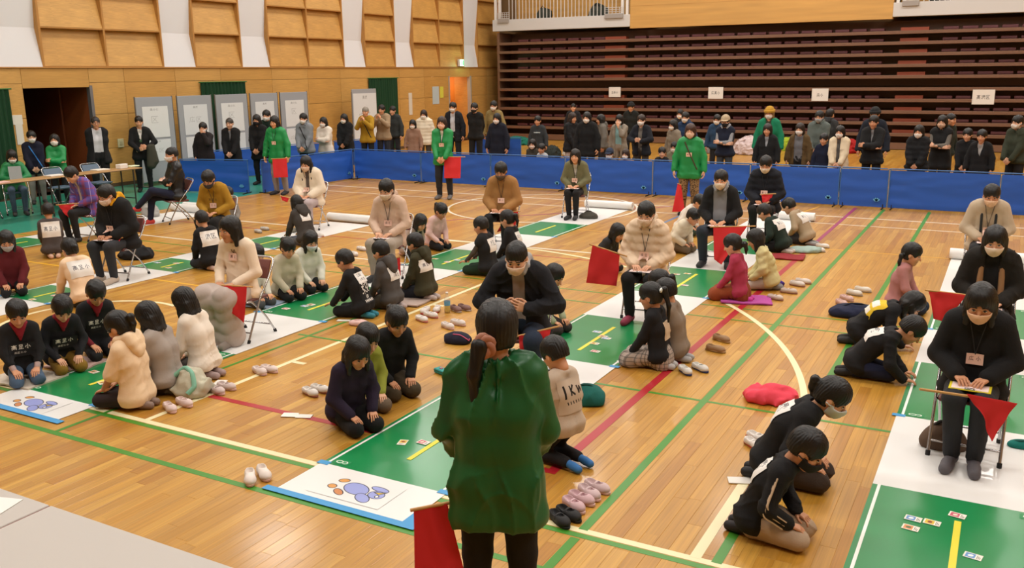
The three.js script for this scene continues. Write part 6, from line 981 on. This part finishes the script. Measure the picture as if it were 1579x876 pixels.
// onlookers behind the barriers: [label, head px, head py, depth {x|z}, facing, arms, top, trousers, hair, mask, more]
const ON = [
  ['dark brown coat, one hand raised to the face', 312, 188, { x: -15.9 }, 30, 'face', { c: 0x1d1617, th: 0.03, hem: 0.2 }, 0x17171a, 'pony', MASKW],
  ['long black overcoat and bald crown, hands folded', 353, 181, { x: -15.6 }, 25, 'clasp', { c: 0x0e0e10, th: 0.032, hem: 0.22, open: 0.02, vee: 1, inner: 0x8a8a8c }, 0x101013, 'thin', null, { hairC: 0x3a342f }],
  ['black coat with long black hair beside the bald man', 395, 176, { x: -15.4 }, 20, 'clasp', { c: 0x0c0c0e, th: 0.03, hem: 0.2, collar: 0.03 }, 0x101013, 'long', 0x17171a],
  ['dark green jacket half hidden behind the staff member', 410, 169, { x: -15.6 }, 20, 'down', { c: 0x12281f, th: 0.03 }, 0x222226, 'short', MASKW],
  ['light grey parka with dark cross strap, hands folded', 467, 174, { x: -14.8 }, 15, 'clasp', { c: 0x7e848a, th: 0.034, hem: 0.08, hood: 1 }, 0x17171a, 'short', MASKW, { strap: 0x1c1c20 }],
  ['white jacket with folded arms beside the light grey parka', 498, 180, { x: -14.7 }, 10, 'cross', { c: 0xdcd4c8, th: 0.03, hem: 0.08 }, 0xa89c90, 'bob', MASKW],
  ['wide black coat holding a small bag', 530, 175, { z: -18.4 }, 10, 'clasp', { c: 0x0c0d10, th: 0.045, hem: 0.16, collar: 0.02 }, 0x3a2a20, 'bob', MASKW],
  ['mustard yellow coat and grey hair, hands at chin', 563, 164, { z: -19.6 }, 15, 'clap', { c: 0xa8821a, th: 0.03, hem: 0.08 }, 0x121214, 'crop', null, { hairC: 0x8a847a, strap: 0x222222 }],
  ['beige jacket with both hands raised beside the yellow coat', 588, 161, { z: -20.2 }, 15, 'clap', { c: 0x9a8468, th: 0.032, hem: 0.06 }, 0x252a36, 'short', null],
  ['dark olive jacket behind the beige jacket', 605, 163, { z: -21.2 }, 10, 'down', { c: 0x2b3030, th: 0.032 }, 0x22242a, 'short', null],
  ['child in a pink and beige coat with mask', 636, 184, { z: -19.4 }, 20, 'down', { c: 0x8f6f5c, th: 0.026, hem: 0.12 }, 0x222226, 'bob', MASKW],
  ['shiny cream puffer coat and brown hair', 653, 169, { z: -20.4 }, 20, 'down', { c: 0xe4dac4, th: 0.05, hem: 0.1, hood: 1, puff: 34 }, 0x4a463e, 'bob', MASKW, { hairC: 0x241510 }],
  ['navy jacket open over a white shirt', 698, 157, { z: -20.6 }, 12, 'down', { c: 0x12161f, th: 0.03, hem: 0.12, open: 0.06, inner: 0xc4c6cc }, 0x17181c, 'short', MASKW],
  ['black jacket with a grey belt, black mask', 731, 158, { z: -20.6 }, 8, 'back', { c: 0x0c0d0e, th: 0.028 }, 0x101012, 'short', 0x24201c],
  ['khaki jacket and mask behind the navy coat', 761, 155, { z: -21.6 }, 5, 'down', { c: 0x8a7748, th: 0.03 }, 0x222226, 'short', MASKW],
  ['long navy coat with black hair and white mask', 766, 174, { z: -18.6 }, 5, 'down', { c: 0x0c1020, th: 0.038, hem: 0.24, collar: 0.03 }, 0x101014, 'bob', MASKW],
  ['child in a charcoal lettered sweatshirt', 829, 178, { z: -20.5 }, 8, 'down', { c: 0x2f3438, th: 0.024, name: 'sweatshirt' }, 0x222226, 'short', null, { print: { w: 0.2, h: 0.09, up: 0, mat: KNIT } }],
  ['small child with long hair crouching by the lettered sweatshirt', 821, 214, { z: -18.8 }, 10, 'clasp', { c: 0x3a352c, th: 0.024 }, 0x222226, 'bob', 0xe0c8b8, { pose: 'kneelup' }],
  ['small child in white crouching by the lettered sweatshirt', 835, 221, { z: -18.6 }, -10, 'clasp', { c: 0xb0b4b8, th: 0.024 }, 0x222226, 'short', null, { pose: 'kneelup' }],
  ['balding person at the bleachers behind the black coats', 884, 159, { z: -26 }, 20, 'down', { c: 0x17181c, th: 0.03 }, 0x1c1c20, 'thin', null],
  ['black jacket and brown hair turned sideways', 883, 173, { z: -19.8 }, 70, 'clasp', { c: 0x121316, th: 0.03, hem: 0.1 }, 0xa89890, 'bob', null, { hairC: 0x2a1a12 }],
  ['wide black padded coat and white mask', 905, 172, { z: -19.0 }, 5, 'down', { c: 0x0b0c0e, th: 0.05, hem: 0.16, collar: 0.03 }, 0x1c2230, 'bob', MASKW],
  ['grey hoodie turned sideways with dark hair', 926, 176, { z: -20.4 }, -50, 'down', { c: 0x6d6860, th: 0.03, hood: 1 }, 0x2c2c30, 'bob', null],
  ['beige coat open over a pale teal shirt', 955, 176, { z: -20.0 }, 0, 'face', { c: 0x8a8072, th: 0.03, hem: 0.2, open: 0.07, inner: 0x86aeb0 }, 0x9a8c7c, 'bob', MASKW],
  ['black sweater and black beanie at the bleachers', 973, 157, { z: -25 }, 5, 'down', { c: 0x121614, th: 0.028 }, 0x17181c, 'short', null, { hat: { kind: 'beanie', c: 0x121214 } }],
  ['navy jacket open over grey, holding a dark cap', 989, 176, { z: -19.2 }, 0, 'chest', { c: 0x10141e, th: 0.034, hem: 0.08, open: 0.045, inner: 0x6a655e }, 0x3a3430, 'short', MASKW, { hairC: 0x2b1b14 }],
  ['child in a striped cap behind the barrier', 940, 228, { z: -18.2 }, 0, 'down', { c: 0x6a6e74, th: 0.02 }, 0x222226, 'short', MASKW, { hat: { kind: 'cap', c: 0x2a3448 }, pose: 'kneelup' }],
  ['small child with brown hair behind the barrier', 965, 229, { z: -18.2 }, 0, 'down', { c: 0xa08a80, th: 0.02 }, 0x222226, 'bob', MASKW, { hairC: 0x2e1c14, pose: 'kneelup' }],
  ['beige grey coat leaning toward the child', 1038, 184, { z: -20.0 }, -30, 'down', { c: 0x857a6a, th: 0.034, hem: 0.1 }, 0x2c2c30, 'bob', MASKW],
  ['child in dark clothes crouching by the beige grey coat', 1021, 226, { z: -18.3 }, 20, 'clasp', { c: 0x1b1b1e, th: 0.024 }, 0x222226, 'short', null, { pose: 'kneelup' }],
  ['small child in a khaki puffer by the beige grey coat', 1040, 218, { z: -19.0 }, 0, 'clasp', { c: 0x77725c, th: 0.034 }, 0x222226, 'short', MASKW, { pose: 'kneelup' }],
  ['blue jacket and mask behind the green strap jacket', 1057, 172, { z: -20.6 }, 0, 'down', { c: 0x1e3658, th: 0.03, hood: 1 }, 0x22242a, 'short', MASKW],
  ['dark jacket and mask at the bleachers behind the blue jacket', 1049, 168, { z: -23 }, 0, 'down', { c: 0x22262c, th: 0.03 }, 0x22242a, 'short', MASKW],
  ['navy vest over grey sleeves with a beige cap, arms folded', 1119, 177, { z: -19.4 }, 2, 'cross', { c: 0x131b30, th: 0.034, vest: 1, under: 0x8c8e92, name: 'vest', hood: 1, hoodC: 0x9a9ca0 }, 0x3a4048, 'short', 0x1c1c1e, { hat: { kind: 'cap', c: 0xb3a083 } }],
  ['blue top behind the navy vest', 1106, 176, { z: -21.5 }, 0, 'down', { c: 0x24405e, th: 0.03 }, 0x22242a, 'short', MASKW],
  ['bright green jacket with a yellow knit hat', 1187, 164, { z: -20.2 }, 0, 'down', { c: 0x0f7d58, th: 0.034, open: 0.05, inner: 0x4a4438 }, 0x22242a, 'bob', MASKW, { hat: { kind: 'beanie', c: 0xb98c2c }, hairC: 0x8a6a40 }],
  ['black jacket open over grey, in front of the green jacket', 1184, 190, { z: -18.6 }, 0, 'down', { c: 0x0f1113, th: 0.034, open: 0.03, vee: 1, inner: 0x9a9ca0, hem: 0.1 }, 0x17171a, 'bob', null, { hairC: 0x20140f }],
  ['khaki jacket open over a grey sweater', 1234, 189, { z: -18.9 }, -5, 'down', { c: 0x574324, th: 0.034, open: 0.08, inner: 0x6a6a6e, hem: 0.1 }, 0x15161a, 'bob', MASKW, { hairC: 0x241812 }],
  ['grey green hooded parka with a grey mask', 1264, 170, { z: -20.0 }, -5, 'clasp', { c: 0x5c6662, th: 0.04, hood: 1 }, 0x22242a, 'short', 0xa0a4a8],
  ['dark coat with fur collar turned away at the bleachers', 1281, 167, { z: -21.6 }, 160, 'down', { c: 0x2a2c2e, th: 0.036, hood: 1 }, 0x22242a, 'short', null],
  ['child in a navy top in front of the grey green parka', 1271, 205, { z: -18.8 }, -5, 'down', { c: 0x0f1730, th: 0.026 }, 0x17171c, 'short', null],
  ['cream coat with long dark hair, hands folded', 1296, 193, { z: -18.6 }, -5, 'clasp', { c: 0xe0d0b2, th: 0.038, hem: 0.14, open: 0.03, inner: 0x56524e }, 0x2c2c30, 'long', MASKW],
  ['black jacket and shirt collar with folded arms', 1348, 177, { z: -18.8 }, -8, 'cross', { c: 0x121315, th: 0.034, hem: 0.08, open: 0.02, vee: 1, inner: 0x8a8a8c }, 0x0f0f12, 'short', null],
  ['navy clothes and black hat behind the folded arms', 1350, 165, { z: -20.4 }, 0, 'down', { c: 0x121a28, th: 0.036 }, 0x17181c, 'short', null, { hat: { kind: 'beanie', c: 0x1a1c1e } }],
  ['black puffer with white mask and folded hands', 1418, 192, { z: -18.7 }, -8, 'clasp', { c: 0x0c0e12, th: 0.044, puff: 34, hem: 0.08, collar: 0.02 }, 0x101013, 'bob', MASKW],
  ['grey sleeved black vest with a pale bag', 1454, 177, { z: -19.4 }, -8, 'cross', { c: 0x151618, th: 0.03, vest: 1, under: 0x6a645c, hem: 0.2, name: 'vest' }, 0x4a4238, 'bob', 0xc9a890],
  ['dark green clothes behind the grey sleeved vest', 1468, 174, { z: -20.8 }, 60, 'down', { c: 0x1d2822, th: 0.03 }, 0x1c1c20, 'thin', null],
  ['black coat and tilted head beside the vee neck', 1493, 197, { z: -19.0 }, -10, 'clasp', { c: 0x0d0d10, th: 0.03, hem: 0.16 }, 0x101013, 'pony', null],
  ['black cardigan over a grey vee neck shirt', 1515, 199, { z: -18.7 }, -10, 'down', { c: 0x0c0c0f, th: 0.028, hem: 0.14, open: 0.04, vee: 1, inner: 0xa09c98 }, 0x101013, 'pony', null],
  ['dark olive jacket turned sideways at the barrier end', 1570, 177, { z: -19.4 }, -40, 'clasp', { c: 0x323828, th: 0.03, collar: 0.02 }, 0x17171a, 'short', MASKW],
];
for (const [L, px, py, dep, face, arms, top, bc, hair, mask, more] of ON) {
  person({ L: (L.startsWith('child') || L.startsWith('small') || L.startsWith('heavy') || L.startsWith('balding') ? L : 'onlooker in ' + L), pose: 'stand', arms, head: [px, py], ...dep, face: face, hp: 0.12, top, bot: { c: bc, th: 0.016 }, hair, mask, shoe: 0x1c1c1e, ...(more ?? {}) });
}
// ---------------------------------------------------------------- shoes, bags and other things on the floor
const shoeUpper = (strap) => once('shoeU' + strap, () => nets((x, y, z) => {
  // toe at +z, heel at -z, 0.22 m long
  let d = smin(ell(x, y, z, 0, 0.03, 0.055, 0.042, 0.034, 0.056), ell(x, y, z, 0, 0.034, -0.06, 0.034, strap ? 0.036 : 0.05, 0.045), 0.05);
  d = smin(d, capD([0, 0.03, 0.05, 0, 0.034, -0.06, 0.036, 0.033], x, y, z), 0.02);
  d = smax(d, 0.012 - y, 0.004);
  const mouth = strap ? ell(x, y, z, 0, 0.066, -0.022, 0.028, 0.045, 0.075) : ell(x, y, z, 0, 0.082, -0.045, 0.027, 0.06, 0.05);
  d = smax(d, -mouth, 0.004);
  const s1 = Math.max(Math.abs(Math.hypot(x / 0.036, (y - 0.03) / 0.034) - 1) * 0.034 - 0.004, Math.abs(z - (strap ? 0.0 : 0.02)) - 0.009, 0.03 - y);
  return smin(d, s1, 0.003);
}, [-0.06, 0, -0.13], [0.06, 0.1, 0.13], 0.0055));
const shoeSole = once('shoeS', () => { const s = new THREE.Shape(); const pts = []; for (let i = 0; i < 32; i++) { const a = i / 32 * 6.283, z = Math.sin(a) * 0.115, w = 0.036 + 0.008 * Math.sin(a) - 0.004 * Math.cos(2 * a); pts.push(new THREE.Vector2(Math.cos(a) * w, z)); } s.setFromPoints(pts); const g = new THREE.ExtrudeGeometry(s, { depth: 0.012, bevelEnabled: true, bevelSize: 0.002, bevelThickness: 0.002, bevelSegments: 1 }); g.rotateX(Math.PI / 2); g.translate(0, 0.0165, 0); return g; });
function pair(list, c, sole, strap, label, turn, group) {
  list.forEach(([px, py], i) => { const p = P(px, py); const t = thing(strap ? 'indoor_shoe' : 'sneaker', label, 'shoe', [p.x, 0.002, p.z], turn + (i ? 0.12 : -0.1), group ?? label.replace(/^\S+ /, '')); t.scale.setScalar(0.88); mesh('upper', shoeUpper(strap), M(c, 0.7), t); mesh('sole', shoeSole, M(sole, 0.7), t); });
}
const HW = 0xd8d2cc, HP = 0xd9b4ae;
pair([[386, 742], [407, 735]], 0xe2d8d0, 0xc9a08c, 0, 'white child sneaker with chunky pink sole on the boards', 0.9);
pair([[262, 633], [284, 625]], 0xd9c4bf, HP, 1, 'pink indoor shoe beside the mint jacket bundle', 1.3);
pair([[334, 606], [349, 600]], 0xc9b8b4, HP, 1, 'grey pink indoor shoe by the white slips', 1.5);
pair([[400, 576], [415, 573]], 0xd8c8c2, HP, 1, 'pale pink indoor shoe on the cream court line', 1.4);
pair([[478, 609], [493, 604]], HW, 0x9a5a4a, 1, 'white indoor shoe with brown sole behind the purple sweatshirt', 1.4);
pair([[650, 495], [664, 489]], HW, 0xc07068, 1, 'white indoor shoe with red sole by the olive hooded child', 1.3);
pair([[656, 482], [674, 480]], 0xd8cfc8, 0xa83838, 1, 'white and red indoor shoe before the drink bottle', 0.3);
pair([[703, 480], [716, 478]], 0x7a5a54, 0xb8a89c, 0, 'brown checked shoe beside the drink bottle', 1.2);
pair([[690, 506], [706, 501]], 0xd6ccc6, HP, 1, 'white indoor shoe behind the navy striped bag', 1.3);
pair([[884, 784], [896, 774]], 0xc9a9ae, HP, 1, 'pink ballet shoe in front of the black shoes', 1.2);
pair([[908, 765], [920, 756]], 0xcbb4b6, HP, 1, 'greyish pink ballet shoe on the green line side', 1.2);
pair([[862, 806], [876, 798]], 0x17181a, 0x0e0e10, 1, 'black slip-on shoe beside the ballet shoes', 1.1);
pair([[1056, 575], [1079, 571]], 0xd4d2cc, 0x2d3a6a, 1, 'white indoor shoe with navy toe by the red line', 0.9);
pair([[1112, 526], [1103, 542]], 0x9a7a58, 0xb89a70, 0, 'tan brown shoe on the red line', 1.3);
pair([[1195, 462], [1216, 452]], 0xcdbfb4, 0xa8786a, 1, 'pale indoor shoe with brown sole beyond the purple bag', 1.4);
pair([[1229, 441], [1238, 437]], 0xd4cac2, 0xa8786a, 0, 'white sneaker with brown sole beyond the purple bag', 1.4);
pair([[1262, 388], [1268, 382]], 0xdcd8d2, 0xb0a8a0, 0, 'white sneaker beyond the dark green sweatshirt', 1.4);
pair([[1162, 690], [1168, 680]], 0xdcd6d0, 0xb83a3a, 1, 'white indoor shoe with red toe behind the large child', 1.0);
pair([[546, 394], [557, 386]], HW, 0xb0a0a0, 1, 'white indoor shoe beyond the splatter sweatshirt', 1.2);
pair([[480, 369], [492, 365]], HW, 0xc07a70, 1, 'white indoor shoe beside the charcoal hoodie', 1.4);
pair([[398, 359], [408, 355]], 0xb8b4ae, 0x8a8680, 1, 'grey indoor shoe behind the black bibbed child', 1.4);
pair([[1317, 455], [1330, 450]], 0xd6d0c4, 0xa8a094, 0, 'cream sneaker beside the navy bag', 1.3);
pair([[1297, 470], [1305, 463]], 0xc9a8a0, 0xb89a90, 1, 'dusty pink shoe beside the navy bag', 0.8);
// soft bundles
function bundle(name, label, cat, px, py, size, color, turn, sd, amp = 0.03, extra) {
  const p = P(px, py), [w, h, d] = size;
  const g = nets((x, y, z) => { let q = ell(x, y, z, 0, h * 0.35, 0, w, h, d); q = smin(q, ell(x, y, z, w * 0.35, h * 0.3, d * 0.3, w * 0.6, h * 0.7, d * 0.6), 0.05); if (Math.abs(q) < 0.1) q -= amp * (1 - 2 * Math.abs(noise(x * 9 + sd, y * 8, z * 9))) + amp * 0.4 * noise(x * 24 + sd, y * 24, z * 24); return smax(q, -y, 0.01); }, [-w * 1.4 - 0.05, -0.02, -d * 1.4 - 0.05], [w * 1.4 + 0.05, h * 1.7 + 0.05, d * 1.4 + 0.05], 0.013);
  const t = thing(name, label, cat, [p.x, 0.003, p.z], turn); mesh(name === 'jacket_bundle' ? 'fabric' : 'bag_body', g, CLOTH(color), t);
  if (extra) extra(t, w, h, d); return t;
}
const handle = (c) => (t, w, h, d) => mesh('handle', tube([[-w * 0.5, h * 1.05, 0], [-w * 0.2, h * 1.45, 0.02], [w * 0.2, h * 1.45, 0.02], [w * 0.5, h * 1.05, 0]], 0.011, 6), M(c, 0.8), t);
bundle('jacket_bundle', 'mint and cream jacket heaped on the boards', 'jacket', 296, 606, [0.16, 0.14, 0.13], 0xbdb9a4, 0.3, 3, 0.03, (t, w, h, d) => mesh('lining', tube([[-0.1, 0.16, 0.06], [-0.02, 0.22, 0.03], [0.06, 0.19, 0.07], [0.1, 0.1, 0.12], [0.06, 0.05, 0.16]], 0.02, 7), M(0x7fb8a0, 0.8), t));
bundle('jacket_bundle', 'coral pink jacket folded on the boards', 'jacket', 1186, 618, [0.19, 0.075, 0.11], 0xe8485c, 0.3, 8, 0.034);
bundle('tote_bag', 'teal green bag beside the beige lettered shirt', 'bag', 905, 620, [0.14, 0.1, 0.11], 0x0f5f58, 0.2, 12, 0.012, handle(0x0b4a44));
bundle('drawstring_bag', 'navy bag with pink stripes on the boards', 'bag', 705, 528, [0.13, 0.07, 0.08], 0x15172c, 0.3, 17, 0.012, (t, w, h, d) => { for (const z of [0.0, 0.03]) mesh('stripe', tube([[-w * 0.2, h * 1.3, z + 0.02], [w * 0.4, h * 1.25, z + 0.03], [w * 1.05, h * 0.6, z + 0.04]], 0.006, 6), M(0xc0567a, 0.8), t); });
bundle('drawstring_bag', 'purple bag on the pink cloth', 'bag', 1180, 440, [0.2, 0.05, 0.12], 0x3d1f7a, 0.3, 23, 0.012, handle(0x2a1460));
bundle('shoulder_bag', 'navy padded bag behind the pink cardigan', 'bag', 1318, 487, [0.26, 0.09, 0.16], 0x121a38, 0.3, 29, 0.012, handle(0x0e142a));
bundle('handbag', 'brown handbag under the chair of the long black coat', 'bag', 1452, 690, [0.14, 0.13, 0.09], 0x5a4636, 0.2, 33, 0.01, handle(0x17110d));
bundle('jacket_bundle', 'black coat folded behind the yellow hooded judge', 'coat', 210, 398, [0.24, 0.14, 0.17], 0x0f1014, 0.4, 39, 0.02);
bundle('handbag', 'grey handbag under the chair of the olive coat', 'bag', 908, 337, [0.16, 0.09, 0.1], 0x4c4a42, 0.2, 41, 0.014, handle(0x2b2a26));
bundle('tote_bag', 'pale grey cloth bag beside the red shoes', 'bag', 232, 334, [0.16, 0.18, 0.12], 0xa8a6a2, 0.3, 43, 0.02, handle(0x8a8884));
bundle('pouch', 'pink cloth pouch by the teal socks', 'pouch', 553, 501, [0.1, 0.035, 0.06], 0xd9b6b0, 0.3, 47, 0.008, handle(0xc09a94));
bundle('pouch', 'teal pouch on the sheet by the long black coat', 'pouch', 1573, 690, [0.08, 0.035, 0.05], 0x0f7a70, 0.3, 49, 0.006, handle(0x0a5a52));
bundle('jacket_bundle', 'white and teal jacket folded behind the dark green sweatshirt', 'jacket', 1240, 388, [0.24, 0.05, 0.14], 0x9ab0a8, 0.5, 51, 0.016);
// flat cloths people kneel on
function mat2(label, px, py, w, d, c, turn, sd) { const p = P(px, py), g = new THREE.BoxGeometry(w, 0.014, d, 14, 1, 10), q = g.attributes.position; for (let i = 0; i < q.count; i++) q.setY(i, q.getY(i) + 0.0075 + Math.max(0, 0.012 * noise(q.getX(i) * 6 + sd, q.getZ(i) * 6, 2))); g.computeVertexNormals(); single('floor_cloth', g, CLOTH(c), label, 'cloth', [p.x, 0.004, p.z], turn); }
mat2('white towel under the child in jeans and red scarf', 40, 585, 0.55, 0.4, 0xd2c6b6, 0.1, 2);
mat2('red and white cloth under the mustard trousers', 118, 562, 0.42, 0.34, 0xc8a8a0, 0.2, 5);
mat2('light blue cushion cloth under the bobbed child', 402, 470, 0.42, 0.34, 0x8fa2b8, 0.1, 9);
mat2('magenta cloth under the rust brown skirt', 1150, 464, 0.55, 0.36, 0xb24a9a, 0.3, 12);
mat2('red cloth under the dark green sweatshirt child', 1205, 397, 0.6, 0.34, 0x8f2028, 0.1, 15);
mat2('pale yellow cloth under the olive hooded child', 625, 466, 0.5, 0.36, 0xb8a49a, 0.1, 18);
// drink bottle
{
  const p = P(690, 482), t = thing('drink_bottle', 'clear bottle of pale tea with blue label and white cap', 'bottle', [p.x, 0.002, p.z]);
  const L = (pts) => new THREE.LatheGeometry(pts.map(([x, y]) => new THREE.Vector2(x, y)), 24);
  mesh('bottle_body', L([[0, 0], [0.03, 0], [0.033, 0.01], [0.033, 0.13], [0.03, 0.15], [0.014, 0.19], [0.013, 0.205]]), M(0xffffff, 0.08, { transmission: 0.9, thickness: 0 }), t);
  mesh('tea', L([[0, 0.003], [0.03, 0.003], [0.031, 0.01], [0.031, 0.075], [0, 0.075]]), M(0xb89a1c, 0.2), t);
  mesh('label_band', L([[0.0338, 0.08], [0.0338, 0.128]]), M(0x5f9fc8, 0.6, { side: THREE.DoubleSide }), t); mesh('cap', L([[0, 0.225], [0.014, 0.225], [0.015, 0.22], [0.015, 0.203], [0, 0.203]]), M(0xe8e8e8, 0.5), t);
}
// pencil case
{ const p = P(686, 578), t = thing('pencil_case', 'teal box pencil case lying on the boards', 'pencil case', [p.x, 0.002, p.z], -0.35); mesh('case_body', rb(0.23, 0.042, 0.075, 0.014, 0, 0.021, 0), M(0x0f8a86, 0.6), t); mesh('zip', tube([[-0.11, 0.032, 0.0385], [0, 0.032, 0.0395], [0.11, 0.032, 0.0385]], 0.0025, 5), M(0x0a5a58, 0.5), t); mesh('tag', rb(0.03, 0.006, 0.02, 0.002, -0.05, 0.044, 0.0), M(0xb06a80, 0.6), t); }
// belongings by the bleachers
for (const [px, py, s, c, lab, nm] of [[797, 223, [0.5, 0.2, 0.3], 0x0f6a58, 'teal folded mat by the bleachers', 'jacket_bundle'], [1160, 238, [0.55, 0.4, 0.4], 0xc9b8b8, 'white and pink shopping bags by the bleachers', 'tote_bag'], [1075, 236, [0.4, 0.3, 0.3], 0x8a8886, 'grey bags by the bleachers behind the green strap jacket', 'tote_bag'], [1150, 232, [0.3, 0.25, 0.3], 0x8aa0a8, 'pale blue bag by the bleachers', 'tote_bag'], [1213, 232, [0.3, 0.3, 0.3], 0x9ab02a, 'lime yellow bag by the bleachers', 'tote_bag'], [851, 243, [0.25, 0.25, 0.3], 0x1c2420, 'dark sports bag behind the barrier', 'tote_bag'], [880, 240, [0.22, 0.25, 0.3], 0xc0b8ac, 'white bag beside the dark sports bag', 'tote_bag'], [1310, 236, [0.25, 0.3, 0.25], 0xa01818, 'red bag behind the cream coat', 'tote_bag'], [745, 236, [0.4, 0.2, 0.3], 0xc4c2bc, 'white bag behind the black jacket', 'tote_bag']]) bundle(nm, lab, 'bag', px, py, s, c, 0.2, px, 0.04, nm === 'tote_bag' ? handle(0x3a3836) : null);
finish(scene); renderer.render(scene, camera);
